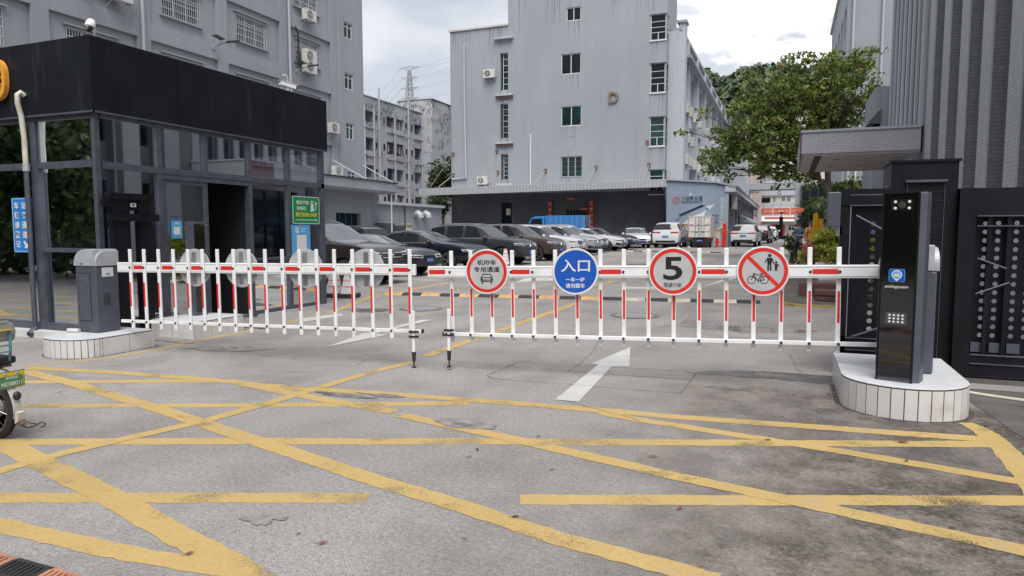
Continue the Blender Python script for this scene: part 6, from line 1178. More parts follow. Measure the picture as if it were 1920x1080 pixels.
def carmesh(kind,L_,H,W_,clad,gloss_roof=False):
    P=PROF[kind]; H0=1.685 if kind=='suv' else 1.43; L0=4.71 if kind=='suv' else 4.8; kx=L_/L0; kz=H/H0; kw=W_/1.87
    rings=[]; mats=['body','side','screen','rear','clad','roof']
    for i,(x,b,t,w) in enumerate(P):
        b*=kz;t*=kz;w*=kw; hood=(t-b)<.12; cab=1 if not hood else 0; e=(i==0 or i==len(P)-1)
        zl=.30 if not e else .36; wr=w*(.90 if hood else (.78 if (t-b)/kz>.4 else .84)); X=x*kx
        mid=min(.62,b-.12)
        half=[(0,zl),(w*.80,zl),(w*.965,zl+.07),(w*1.0,mid),(w*.99,b-.07),(w*.965,b),(wr,t-.045*(1 if not hood else .4)),(wr*.80,t),(0,t+.02)]
        rings.append([Vector((X,y,z)) for y,z in half]+[Vector((X,-y,z)) for y,z in half[-2:0:-1]])
    n=len(rings[0]); V=[v for r_ in rings for v in r_]; Fc=[];MI=[]
    N_=len(P); wA,wB,wR=5,6,(12,13)
    for i in range(N_-1):
        for j in range(n):
            jj=(j+1)%n; Fc.append((i*n+j,i*n+jj,(i+1)*n+jj,(i+1)*n+j)); half_j=j if j<8 else n-1-j
            m=0
            if half_j==5 and 6<=i<=12 and i not in (8,10): m=1
            if half_j==5 and i==5: m=4
            if half_j in (6,7):
                if i==5: m=2
                elif i==13: m=3
            if half_j in (0,1,2) and clad: m=4 if half_j<2 else 0
            MI.append(m)
    Fc.append(tuple(range(n))); MI.append(0); Fc.append(tuple(range((N_-1)*n,N_*n))[::-1]); MI.append(0)
    me=bpy.data.meshes.new('c'); me.from_pydata([tuple(v) for v in V],[],Fc); 
    for _ in mats: me.materials.append(None)
    me.polygons.foreach_set('material_index',MI)
    bm=bmesh.new(); bm.from_mesh(me); bmesh.ops.recalc_face_normals(bm,faces=bm.faces)
    cl=bm.edges.layers.float.new('crease_edge')
    for e in bm.edges:
        ms={f.material_index for f in e.link_faces}
        if len(ms)>1: e[cl]=.9
        vi=sorted(v.index%n for v in e.verts); 
        if vi[0]==vi[1] and vi[0] in (5,n-5): e[cl]=max(e[cl],.6)
    cv=bm.verts.layers.float.new('crease_vert')
    for v in bm.verts:
        ce=[e for e in v.link_edges if e[cl]>.8]; lo=any(e.verts[0].index%n==e.verts[1].index%n for e in ce); tr=any(e.verts[0].index%n!=e.verts[1].index%n for e in ce)
        if lo and tr: v[cv]=.85
    bm.to_mesh(me); bm.free()
    ob=bpy.data.objects.new('c',me); COL.objects.link(ob); s=ob.modifiers.new('s','SUBSURF'); s.levels=2; s.render_levels=2
    wx=(1.42*kx,-1.36*kx) if kind=='suv' else (1.46*kx,-1.38*kx); wr_=(.365 if kind=='suv' else .335); cutters=[]
    c=MB()
    for x in wx:
        for sgn in (1,-1): c.lathe((x,sgn*(W_/2-.26),wr_),(0,sgn,0),[(.001,0),(wr_+.055,0),(wr_+.055,.5),(.001,.5)],36)
    co=c.build('cut',MATS['black_plastic']); bo=ob.modifiers.new('b','BOOLEAN'); bo.object=co; bo.operation='DIFFERENCE'; bo.solver='EXACT'
    bpy.context.view_layer.update(); dg=bpy.context.evaluated_depsgraph_get(); out=bpy.data.meshes.new_from_object(ob.evaluated_get(dg)); bpy.data.objects.remove(ob); bpy.data.objects.remove(co)
    return out,wx,wr_
def take(me,idx,name,m,parent,side=0):
    "the faces of one material index as a mesh of their own"
    bm=bmesh.new(); bm.from_mesh(me); bmesh.ops.delete(bm,geom=[f for f in bm.faces if f.material_index not in idx or (side and f.calc_center_median().y*side<0)],context='FACES')
    if not bm.faces: bm.free(); return None
    for f in bm.faces: f.material_index=0; f.smooth=True
    nm=bpy.data.meshes.new(name); bm.to_mesh(nm); bm.free(); nm.materials.clear(); nm.materials.append(MATS[m]); nm.set_sharp_from_angle(angle=R(40)); o=bpy.data.objects.new(name,nm); COL.objects.link(o); o.parent=parent; return o
CARS={}
def make_car(key,label,kind='suv',L_=4.7,H=1.7,W_=1.88,paint='paint_black',clad=True,roof=None,rails=True,face='wide',rim='alloy',plate='plate_blue',group='cars parked in the yard',tail='bar'):
    t=local('parked_car',label,'car',group); me,wx,wr_=carmesh(kind,L_,H,W_,clad)
    bvh=BVHTree.FromPolygons([v.co.copy() for v in me.vertices],[tuple(p.vertices) for p in me.polygons])
    take(me,(0,5),'body',paint,t); take(me,(1,),'side_window','car_glass',t,1); take(me,(1,),'side_window','car_glass',t,-1); take(me,(2,),'windscreen','skylit_screen',t); take(me,(3,),'rear_window','car_glass',t); [take(me,(4,),'black_trim','black_plastic',t,q) for q in ((0,) if clad else (1,-1))]
    def hit(o,d):
        r_=bvh.ray_cast(Vector(o),Vector(d).normalized()); return r_[0]
    def patch(corn,d,m,name,off=.008,nu=8,nv=4,th=.012,parent=None):
        "four corners (t,z) thrown on to the body along d, as a thin shell"
        d=Vector(d).normalized(); tt=Vector((-d.y,d.x,0)); k=MB(); G=[]
        for i in range(nu+1):
            for j in range(nv+1):
                u=i/nu;v=j/nv; a=[(corn[0][q]*(1-u)+corn[1][q]*u)*(1-v)+(corn[3][q]*(1-u)+corn[2][q]*u)*v for q in (0,1)]
                o=tt*a[0]-d*5; o.z=a[1]; h=hit(o,d); 
                if h is None: h=bvh.find_nearest(tt*a[0]+Vector((0,0,a[1]))-d*(L_/2-.3))[0]
                G.append(h-d*off)
        fs=[(i*(nv+1)+j,(i+1)*(nv+1)+j,(i+1)*(nv+1)+j+1,i*(nv+1)+j+1) for i in range(nu) for j in range(nv)]
        nn_=len(G); rim_=[i*(nv+1) for i in range(nu+1)]+[nu*(nv+1)+j for j in range(1,nv+1)]+[i*(nv+1)+nv for i in range(nu-1,-1,-1)]+[j for j in range(nv-1,0,-1)]
        k.mesh(G+[p+d*(off+.02) for p in G],fs+[(rim_[i],rim_[(i+1)%len(rim_)],nn_+rim_[(i+1)%len(rim_)],nn_+rim_[i]) for i in range(len(rim_))],m); return k.build(name,None,parent or t,'s')
    kz=H/(1.685 if kind=='suv' else 1.43); suv=kind=='suv'
    fx=(-1,0,0); hz=(.80 if suv else .66)*kz
    for s in (1,-1):
        dd=(-1,-s*.62,0); tt0=.30; q=[(.18,hz-.07),(.60,hz-.03),(.66,hz+.075),(.22,hz+.04)] if s<0 else [(-.18,hz-.07),(-.60,hz-.03),(-.66,hz+.075),(-.22,hz+.04)]
        # t axis of dd: (-dy,dx) = (s*.62,-1): positive t runs to -y
        tx=lambda x,y:(s*(.527*x-.85*y)); X_=L_/2; Wk=W_/1.88
        q=[(tx(X_-.42,.84*Wk),hz+.00),(tx(X_-.06,.36*Wk),hz-.06),(tx(X_-.06,.34*Wk),hz+.045),(tx(X_-.50,.84*Wk),hz+.10)]
        if face=='slim': q=[(a,hz+(z-hz)*.5+.02) for a,z in q]
        o=patch(q,dd,'lamp_clear','headlight',.010)
        c0=sum(a for a,z in q)/4; c1=sum(z for a,z in q)/4; patch([(c0+(a-c0)*.8,c1+(z-c1)*.4) for a,z in q],dd,'black_gloss','lamp_inner',.016,parent=o)
        q=[(tx(X_-.35,.80),.40),(tx(X_-.12,.50),.38),(tx(X_-.12,.52),.50),(tx(X_-.38,.80),.56)]; patch(q,dd,'black_plastic','fog_lamp_recess',.006)
        dd=(1,-s*.5,0); tz=(1.0 if suv else .86)*kz; ty=lambda x,y:(s*(.447*x+.894*y)); q=[(ty(-X_+.08,.34),tz-.06),(ty(-X_+.32,.86),tz-.05),(ty(-X_+.34,.86),tz+.06),(ty(-X_+.08,.34),tz+.05)]; patch(q,dd,'lamp_red','tail_light',.010)
    gh=(hz+.04,hz-.11)
    if face=='kidney':
        for s in (1,-1): patch([(s*.03,hz-.13),(s*.30,hz-.11),(s*.34,hz+.06),(s*.04,hz+.08)],fx,'black_plastic','grille',.012)
        patch([(-.6,.34),(.6,.34),(.5,.50),(-.5,.50)],fx,'black_plastic','lower_intake',.006)
    elif face=='plain': patch([(-.55,.34),(.55,.34),(.45,.48),(-.45,.48)],fx,'black_plastic','lower_intake',.006)
    elif face=='block': patch([(-.75,.40),(.75,.40),(.80,hz+.03),(-.80,hz+.03)],fx,'black_gloss','grille',.008)
    else:
        g_=patch([(-.46,hz-.12),(.46,hz-.12),(.52,hz+.055),(-.52,hz+.055)],fx,'black_plastic','grille',.010)
        for dz in (-.09,-.03,.035): patch([(-.47,hz+dz-.008),(.47,hz+dz-.008),(.47,hz+dz+.010),(-.47,hz+dz+.010)],fx,'chrome','grille_bar',.020,8,1,parent=g_)
        h=hit((5,0,hz-.02),fx)
        k=MB(); k.lathe(h+Vector((.015,0,0)),(1,0,0),[(.075,0),(.075,.014),(.060,.018),(.058,.012),(0,.012)],24,'chrome'); k.bar(h+Vector((.03,-.05,.03)),h+Vector((.03,0,-.04)),.012,.012,'chrome'); k.bar(h+Vector((.03,.05,.03)),h+Vector((.03,0,-.04)),.012,.012,'chrome'); k.build('badge',None,t)
        patch([(-.58,.36),(.58,.36),(.48,.50),(-.48,.50)],fx,'black_plastic','lower_intake',.006); patch([(-.72,.325),(.72,.325),(.66,.355),(-.66,.355)],fx,'chrome' if clad else paint,'bumper_trim',.014)
    for s,x0 in ((1,5),(-1,-5)):
        zp=(.52 if s>0 else (.80 if suv else .72)); h=hit((x0,0,zp),(-s,0,0)); k=MB(); xx=h.x+s*.012; k.box(min(xx,xx+s*.012),max(xx,xx+s*.012),-.22,.22,zp-.07,zp+.07,plate); G=Fr((xx+s*.0125,0,zp),(0,s,0),(s,0,0)); letter(k,G,'粤B·'+{'a':'72K51','b':'8H603','c':'5N927'}[random.choice('abc')],0,0,.002,.07,'sign_white' if plate=='plate_blue' else 'sign_black',.002,w=.36); k.build('licence_plate',None,t)
    if tail=='bar': patch([(-.70,(1.0 if suv else .86)*kz-.02),(.70,(1.0 if suv else .86)*kz-.02),(.70,(1.0 if suv else .86)*kz+.03),(-.70,(1.0 if suv else .86)*kz+.03)],(1,0,0),'black_gloss','tail_bar',.006)
    patch([(-.72,.36),(.72,.36),(.70,.52),(-.70,.52)],(1,0,0),'black_plastic','rear_bumper_trim',.006)
    # seams, handles, mirrors, trim
    kx=L_/(4.71 if suv else 4.8); bz=(1.07 if suv else .95)*kz
    for s in (1,-1):
        k=MB()
        for xd in ((1.05,-.37,-1.25) if suv else (.98,-.40,-1.15)):
            P=[]; 
            for i in range(9):
                z=.40+(bz-.42)*i/8; h=hit((xd*kx+(.0 if xd>-1 else .12*(1-i/8)*-1),s*3,z),(0,-s,0)); 
                if h: P.append(h+Vector((0,s*.001,0)))
            if len(P)>2: k.tube(P,.005,5,'black_plastic')
        P=[]
        for i in range(12):
            h=hit(((.95-2.3*i/11)*kx,s*3,.40),(0,-s,0)); 
            if h: P.append(h+Vector((0,s*.001,0)))
        if len(P)>2: k.tube(P,.005,5,'black_plastic')
        k.build('door_seam',None,t)
        k=MB(); P=[hit((x*kx,s*3,bz+.015),(0,-s,0)) for x in [.9-2.8*i/14 for i in range(15)]]; P=[p+Vector((0,s*.004,0)) for p in P if p]; k.tube(P,.010,6,'chrome'); k.build('window_trim',None,t)
        tops=[(.55,1.44),(.40,1.50),(.2,1.555),(-.1,1.60),(-.45,1.615),(-.9,1.60),(-1.3,1.58),(-1.7,1.52)] if suv else [(.55,1.12),(.30,1.22),(.05,1.31),(-.2,1.35),(-.45,1.36),(-.8,1.345),(-1.1,1.30),(-1.4,1.22),(-1.6,1.12)]
        k=MB(); P=[hit((x*kx,s*3,z*kz),(0,-s,0)) for x,z in tops]; P=[p+Vector((0,s*.004,0)) for p in P if p]; k.tube(P,.011,6,'chrome'); k.build('window_trim',None,t)
        for xh in (-.18,-1.05):
            h=hit((xh*kx,s*3,bz-.16),(0,-s,0))
            if h: k=MB(); k.bar(h+Vector((-.09,s*.012,0)),h+Vector((.09,s*.012,0)),.025,.02,'chrome' if clad else paint); k.build('door_handle',None,t)
        h=hit((.72*kx,s*3,bz-.02),(0,-s,0)); k=MB(); k.ball(h+Vector((.0,s*.12,.07)),(.09,.115,.075),paint if paint!='paint_navy' else 'paint_black',14,10); k.bar(h+Vector((0,0,.0)),h+Vector((0,s*.07,.03)),.05,.04,'black_plastic'); k.build('wing_mirror',None,t,True)
        if rails and suv:
            k=MB(); P=[]
            for i in range(9): x=(.25-2.0*i/8)*kx; h=hit((x,s*.62*W_/1.88,3),(0,0,-1)); P.append(h+Vector((0,0,.035 if 0<i<8 else .0)))
            k.tube(P,.018,7,'chrome'); k.build('roof_rail',None,t,True)
    # wheels
    for x in wx:
        for s in (1,-1):
            yo=s*(W_/2-.03); k=MB(); c=Vector((x,yo,wr_)); ax=(0,s,0)
            k.lathe(c,ax,[(wr_*.60,-.21),(wr_*.93,-.22),(wr_,-.17),(wr_,-.05),(wr_*.93,.0),(wr_*.72,.008),(wr_*.70,-.01)],32,'tyre',False); w=k.build('wheel',None,t,True)
            k=MB(); k.lathe(c,ax,[(wr_*.70,-.01),(wr_*.72,.006),(wr_*.67,.004),(wr_*.64,-.05),(wr_*.62,-.12)],32,rim,False); k.lathe(c,ax,[(.001,-.02),(wr_*.16,-.02),(wr_*.17,-.03)],14,rim)
            for q in range(5):
                for da in (-.16,.16):
                    a=2*math.pi*q/5+.3; p0=c+Vector((math.cos(a+da*.6),0,math.sin(a+da*.6)))*wr_*.12+Vector((0,-s*.025,0)); p1=c+Vector((math.cos(a+da),0,math.sin(a+da)))*wr_*.66+Vector((0,-s*.012,0)); k.bar(p0,p1,.022,.03,rim,up=(0,1,0))
            k.lathe(c,ax,[(0,-.13),(wr_*.63,-.13)],20,'black_plastic'); k.build('rim',None,w)
    CARS[key]=t; return t
def put_car(key,label,x,y,rz,new=False):
    t=CARS[key] if new else copy_tree(CARS[key]); t['label']=label; t.location=(x,y,g(y)); t.rotation_euler=(0,0,rz); return t
def nose(px_,y,L_,W_=1.88): return onY(px_,460,y+W_/2*.8).x-L_/2
mk=make_car
mk('a','', 'suv',4.95,1.80,1.98,'paint_brown',True); mk('b','','sedan',4.75,1.38,1.93,'paint_black',False,face='plain'); mk('c','','sedan',4.95,1.47,1.88,'paint_navy',False); mk('d','','suv',4.75,1.72,1.90,'paint_graphite',True); mk('e','','suv',4.7,1.72,1.84,'paint_bronze',False,rails=False)
mk('f','','suv',4.7,1.68,1.88,'paint_white_car',True,face='kidney'); mk('g','','suv',4.4,1.66,1.82,'paint_silver',False,rails=False); mk('h','','sedan',4.7,1.46,1.82,'paint_white_car',False,rim='alloy'); mk('i','','sedan',4.9,1.50,1.94,'paint_graphite',False,face='block'); mk('j','','suv',5.0,1.85,2.0,'paint_white_car',False,rails=False,face='block',tail='none'); mk('k','','suv',4.7,1.65,1.9,'paint_black',False)
put_car('a','large dark brown SUV with chrome grille bars, nearest the booth',nose(768,16.9,4.95,1.98),16.9,R(-3),True)
put_car('b','low black sports saloon between the brown SUV and the black saloon',nose(829,20.3,4.75),20.3,R(-3),True)
put_car('c','long black saloon with chrome window line in front of the grey SUV',nose(921,24.0,4.95),24.0,R(-3),True)
put_car('d','graphite grey SUV with roof rails, seen above the red-ringed car sign',nose(1008,27.6,4.75),27.6,R(-3),True)
put_car('e','bronze brown tall car between the grey SUV and the white cars',nose(1063,30.9,4.7),30.9,R(-3),True)
put_car('f','white SUV with twin grille next to the bronze car',nose(1098,34.2,4.7),34.2,R(-3),True)
put_car('g','silver compact SUV in the middle of the row of pale cars',nose(1128,37.2,4.4),37.2,R(-3),True)
put_car('f','second white SUV of the row, half hidden behind the silver compact',nose(1141,40.3,4.7),40.3,R(-3))
put_car('h','white saloon near the far end of the row',nose(1177,43.4,4.7),43.4,R(-4),True)
put_car('i','grey saloon with a black block grille at the far end of the row',nose(1198,46.6,4.9),46.6,R(-4),True)
x=onY(1194,450,50.5).x; put_car('h','white car facing the camera by the dark warehouse wall',x-.2,51.0,R(-72))
x=onY(1251,450,50.5).x; put_car('j','tall white SUV seen from behind beside the walking man',x,52.6,R(88),True)
x=onY(1398,450,55).x; put_car('f','white SUV seen from behind, right of the red fire cabinet',x,56.5,R(86))
x=onY(1430,450,66).x; put_car('k','black SUV parked beyond the white one down the lane',x-.2,66.0,R(86),True)
x=onY(1444,450,76).x; put_car('h','last pale car far down the lane',x-.2,77.0,R(88))
p=onX(672,430,-17.6); put_car('k','dark SUV with roof spoiler behind the brown SUV, seen from the rear corner',-19.2,p.y+1.0,R(172)); 
# ---- mini trucks
def truck(label,paint,boxm,loc,rz,cab_only=False,name='box_truck'):
    t=local(name,label,'truck'); Lb=2.9; W_=1.62; H=2.28
    k=MB()
    if not cab_only: k.box(-2.3,.75,-W_/2,W_/2,.72,H,boxm)
    else: k.box(-2.3,.75,-W_/2,W_/2,.72,1.95,boxm)
    k.build('cargo_box',None,t,bevel=.015)
    Ht=H if not cab_only else 1.95
    k=MB()
    for y in (-W_/2,W_/2-.05,-.025): k.box(-2.335,-2.30,y,y+.05,.72,Ht,'galv')
    for z in (.74,1.15,1.6,Ht-.06): k.box(-2.325,-2.30,-W_/2+.05,W_/2-.05,z,z+.04,'galv')
    for y in (-.32,-.12,.08,.30): k.tube([(-2.345,y,.8),(-2.345,y,Ht-.08)],.014,6,'steel')
    k.box(-2.36,-2.34,-.34,-.10,1.12,1.16,'black_plastic'); k.box(-2.36,-2.34,.10,.34,1.12,1.16,'black_plastic')
    if not cab_only:
        for y in (-W_/2,W_/2-.04):
            for i in range(7): k.box(-2.34,-2.335,y,y+.045,.8+i*.2,.9+i*.2,'red')
        for y in (-.6,-.05,.45): k.box(-2.342,-2.325,y,y+.22,1.64,1.67,'red')
    k.build('rear_door',None,t)
    k=MB()
    for s in (-1,1):
        for i in range(7): k.box(-2.2+i*.42,-2.0+i*.42,s*W_/2-.006 if s<0 else W_/2,s*W_/2 if s<0 else W_/2+.006,.78,.82,'red'); k.box(-2.2+i*.42,-2.18+i*.42,s*(W_/2)-.008,s*(W_/2)+.008,.82,Ht-.04,'galv')
    k.build('side_marker',None,t)
    F_=Fr((0,-W_/2+.03,0),(1,0,0),(0,-1,0)); k=MB(); k.prism(F_,[(.82,.45),(2.25,.45),(2.32,.75),(2.28,1.15),(1.85,1.78),(1.6,1.88),(.95,1.90),(.82,1.8)],-(W_-.06),0,paint); c=k.build('cab',None,t,bevel=.05)
    for s,n_ in ((1,'L'),(-1,'R')):
        k=MB(); F2=Fr((0,s*(W_/2-.03),0),(1,0,0),(0,s,0)); k.prism(F2,[(1.0,1.18),(2.08,1.18),(1.78,1.70),(1.0,1.74)],.0,.008,'car_glass'); k.build('side_window',None,t)
        k=MB(); k.boxf(F2,2.05,2.12,1.2,1.45,.05,.22,'black_plastic'); k.build('wing_mirror',None,t)
    k=MB(); k.mesh([(2.29,-W_/2+.12,1.17),(2.29,W_/2-.12,1.17),(1.88,W_/2-.16,1.75),(1.88,-W_/2+.16,1.75)],[(0,1,2,3)],'car_glass'); k.build('windscreen',None,t)
    k=MB(); k.box(2.31,2.34,-.55,-.3,.72,.85,'lamp_clear').box(2.31,2.34,.3,.55,.72,.85,'lamp_clear'); k.build('headlight',None,t)
    k=MB(); k.box(-2.25,2.2,-.4,.4,.45,.6,'black_plastic'); k.box(-2.38,-2.28,-W_/2+.02,W_/2-.02,.40,.58,'black_plastic'); k.build('chassis',None,t)
    k=MB(); 
    for s in (-1,1): k.box(-2.40,-2.37,s*.62-.13,s*.62+.13,.62,.72,'lamp_red')
    k.build('tail_light',None,t); k=MB(); k.box(-2.40,-2.385,-.22,.22,.44,.56,'plate_blue'); letter(k,Fr((-2.402,0,.5),(0,-1,0),(-1,0,0)),'粤B·6F20',0,0,.001,.06,'sign_white',.002,w=.34); k.build('licence_plate',None,t)
    for x in (-1.5,1.45):
        for s in (1,-1): k=MB(); k.lathe((x,s*(W_/2-.05),.3),(0,s,0),[(.17,-.15),(.28,-.16),(.30,-.12),(.30,-.03),(.27,.0),(.19,.0),(.18,-.03),(.0,-.03)],24,'tyre'); k.build('wheel',None,t)
    place(t,loc,rz); return t
c=gr(1309,463); truck('pale weathered box truck seen from behind in front of the mural','paint_silver','ac_white',(onY(1312,450,52).x,54.1-.0,g(53)),R(90))
x=onY(993,420,50.5).x; truck('blue mini truck cab and box showing above the parked cars','paint_blue_truck','paint_blue_truck',(x+2.3,50.5,g(52)+.42),R(180),True,'mini_truck')
# ================================================================= PEOPLE
mat('skin',(.40,.22,.15),.55); mat('hair',(.012,.010,.009),.6); mat('shirt_blue',(.035,.085,.17),.8); mat('shirt_pale_blue',(.16,.24,.36),.8); mat('shirt_yellow',(.62,.33,.02),.8); mat('shirt_grey',(.22,.24,.27),.8); mat('trousers_dark',(.012,.013,.018),.85); mat('trousers_navy',(.025,.04,.075),.85); mat('shoe_white',(.6,.6,.6),.6); mat('phone',(.01,.01,.012),.2)
def skinmesh(name,V,E,Rr,m,parent,lv=1,root=0):
    me=bpy.data.meshes.new(name); me.from_pydata([tuple(v) for v in V],E,[]); ob=bpy.data.objects.new(name,me); COL.objects.link(ob); sm=ob.modifiers.new('s','SKIN'); sm.use_smooth_shade=True
    for i,v in enumerate(me.skin_vertices[0].data): r_=Rr[i]; v.radius=(r_,r_) if not isinstance(r_,tuple) else r_; v.use_root=(i==root)
    ss=ob.modifiers.new('u','SUBSURF'); ss.levels=lv; ss.render_levels=lv; bpy.context.view_layer.update(); dg=bpy.context.evaluated_depsgraph_get(); out=bpy.data.meshes.new_from_object(ob.evaluated_get(dg)); bpy.data.objects.remove(ob)
    out.materials.clear(); out.materials.append(MATS[m]); out.shade_smooth(); o=bpy.data.objects.new(name,out); COL.objects.link(o); o.parent=parent; return o
def person(label,loc,rz,shirt,trousers,J,H=1.7,shoe='black_plastic',hold=None):
    "J: joint places for a 1.7 m figure facing +x (left is +y)"
    t=local('person',label,'person'); k=H/1.7
    D=dict(pel=(0,0,.92),wai=(0,0,1.05),che=(0,0,1.25),nec=(.0,0,1.42),hb=(.01,0,1.50),hc=(.02,0,1.58),ht=(.015,0,1.66),
      sl=(0,.17,1.37),sr=(0,-.17,1.37),el=(-.02,.22,1.10),er=(-.02,-.22,1.10),wl=(.04,.22,.86),wr=(.04,-.22,.86),hl=(.06,.22,.78),hr=(.06,-.22,.78),
      tl=(0,.09,.88),tr=(0,-.09,.88),kl=(.02,.10,.48),kr=(.02,-.10,.48),al=(-.01,.10,.08),ar=(-.01,-.10,.08),fl=(.14,.11,.03),fr=(.14,-.11,.03)); D.update(J)
    D={a:Vector(b)*k for a,b in D.items()}
    order=['pel','wai','che','nec','hb','hc','ht','sl','sr','el','er','wl','wr','hl','hr','tl','tr','kl','kr','al','ar','fl','fr']
    RR=dict(pel=(.145,.105),wai=(.125,.095),che=(.150,.105),nec=.052,hb=.062,hc=(.078,.090),ht=(.062,.072),sl=.058,sr=.058,el=.040,er=.040,wl=.028,wr=.028,hl=(.036,.016),hr=(.036,.016),tl=.085,tr=.085,kl=.055,kr=.055,al=.038,ar=.038,fl=.035,fr=.035)
    E=[('pel','wai'),('wai','che'),('che','nec'),('nec','hb'),('hb','hc'),('hc','ht'),('che','sl'),('che','sr'),('sl','el'),('sr','er'),('el','wl'),('er','wr'),('wl','hl'),('wr','hr'),('pel','tl'),('pel','tr'),('tl','kl'),('tr','kr'),('kl','al'),('kr','ar'),('al','fl'),('ar','fr')]
    V=[D[a] for a in order]; ix={a:i for i,a in enumerate(order)}; EE=[(ix[a],ix[b_]) for a,b_ in E]; RL=[tuple(q*k for q in RR[a]) if isinstance(RR[a],tuple) else RR[a]*k for a in order]
    body=skinmesh('body',V,EE,RL,'skin',t,1)
    # fingers grow from each hand
    kf=MB()
    for s,h,w in ((1,'hl','wl'),(-1,'hr','wr')):
        d=(D[h]-D[w]).normalized(); a=d.cross(Vector((1,0,0))); a=a.normalized() if a.length>.1 else Vector((0,1,0)); n_=d.cross(a)
        for i,ln in enumerate((.062,.075,.080,.072)): b0=D[h]+a*(.024-.016*i)+d*.01; kf.tube([b0,b0+d*ln*.5+n_*.004,b0+d*ln*.85+n_*.018,b0+d*ln+n_*.03],[.0085,.008,.007,.005],6,'skin')
        b0=D[w]+d*.03+a*.028; kf.tube([b0,b0+a*.022+d*.03,b0+a*.026+d*.06],[.011,.010,.007],6,'skin')
    kf.build('fingers',None,body)
    kf=MB(); hc=D['hc']; f=(D['hc']-D['hb']); kf.ball(hc+Vector((.088*k,0,-.005)),(.016,.012,.020),'skin',8,6)
    for s in (1,-1): kf.ball(hc+Vector((.078*k,s*.030,.018)),(.007,.011,.006),'hair',8,6); kf.ball(hc+Vector((.0,s*.080,.0)),(.016,.010,.028),'skin',8,6); kf.bar(hc+Vector((.080*k,s*.045,.035)),hc+Vector((.085*k,s*.018,.037)),.005,.006,'hair')
    kf.bar(hc+Vector((.084*k,-.020,-.040)),hc+Vector((.084*k,.020,-.040)),.006,.007,'rust'); kf.build('face',None,body)
    kf=MB(); kf.ball(hc+Vector((-.018,0,.026)),(.088*k,.080*k,.082*k),'hair',16,10); h=kf.build('hair',None,t,True)
    # clothes
    def sub(keys,edges,rad,name,m,lv=1):
        iy={a:i for i,a in enumerate(keys)}; return skinmesh(name,[D[a] if isinstance(a,str) else a for a in keys],[(iy[a],iy[b_]) for a,b_ in edges],[tuple(q*k for q in r_) if isinstance(r_,tuple) else r_*k for r_ in rad],m,t,lv)
    D['ml']=D['sl'].lerp(D['el'],.75); D['mr']=D['sr'].lerp(D['er'],.75); D['hem']=D['pel']+Vector((0,0,-.04)); D['nk']=D['nec']+Vector((0,0,-.02))
    sub(['wai','hem','che','nk','sl','sr','ml','mr'],[('wai','hem'),('wai','che'),('che','nk'),('che','sl'),('che','sr'),('sl','ml'),('sr','mr')],[(.150,.120),(.165,.128),(.170,.128),.070,.074,.074,.064,.064],'shirt',shirt)
    D['pb']=D['pel']+Vector((0,0,.05)); D['cl']=D['al']+Vector((0,0,.02)); D['cr']=D['ar']+Vector((0,0,.02))
    sub(['pel','pb','tl','tr','kl','kr','cl','cr'],[('pel','pb'),('pel','tl'),('pel','tr'),('tl','kl'),('tr','kr'),('kl','cl'),('kr','cr')],[(.155,.118),(.15,.115),.100,.100,.072,.072,.056,.056],'trousers',trousers)
    for a,f_ in (('al','fl'),('ar','fr')):
        kf=MB(); p=D[a]; q_=D[f_]; kf.tube([p+Vector((0,0,.02))-(q_-p).normalized()*.05,p.lerp(q_,.5),q_+(q_-p).normalized()*.05],[.048,.050,.036],10,shoe); kf.build('shoe',None,t,True)
    if hold=='phone': kf=MB(); c=D['hr']+Vector((.03,.02,.03)); kf.rbox(c,(.012,.07,.14),.2,'phone'); kf.build('phone',None,t)
    place(t,loc,rz); return t
c=gr(1281,466); y=49.2; x=onY(1281,450,y).x
person('man in a pale blue shirt and navy trousers walking past the white SUV',(x,y,g(y)),R(8),'shirt_pale_blue','trousers_navy',dict(hl=(.30,.16,1.12),wl=(.24,.18,1.08),el=(.02,.22,1.08),er=(-.12,-.22,1.12),wr=(-.14,-.21,.88),hr=(-.13,-.21,.80),kl=(.20,.09,.50),al=(.34,.09,.12),fl=(.47,.10,.07),kr=(-.08,-.09,.47),ar=(-.36,-.09,.13),fr=(-.24,-.10,.03)),1.72,'shoe_white','none')
def at(px_,Y): return onY(px_,420,Y).x
y=30.6; person('man in a blue polo shirt and black trousers looking down at a phone',(at(1499,y),y,g(y)+.06),R(-128),'shirt_blue','trousers_dark',dict(er=(.0,-.23,1.12),wr=(.24,-.10,1.14),hr=(.31,-.05,1.17),el=(.0,.23,1.12),wl=(.22,.12,1.12),hl=(.29,.08,1.14),hc=(.045,0,1.56),hb=(.02,0,1.50),ht=(.03,0,1.65)),1.72,'black_plastic','phone')
y=29.5; person('man in a bright yellow shirt standing behind the shrub',(at(1519,y),y,g(y)+.10),R(-40),'shirt_yellow','trousers_dark',dict(),1.70)
y=29.0; person('man in a light blue shirt standing between the yellow post and the tree',(at(1545,y),y,g(y)+.10),R(-95),'shirt_pale_blue','trousers_dark',dict(),1.70)
y=28.0; person('man in a grey shirt half hidden by the black gate leaf',(at(1572,y),y,g(y)+.08),R(170),'shirt_grey','trousers_dark',dict(el=(.08,.22,1.15),wl=(.30,.15,1.30),hl=(.36,.12,1.36),hc=(.03,0,1.57)),1.66)
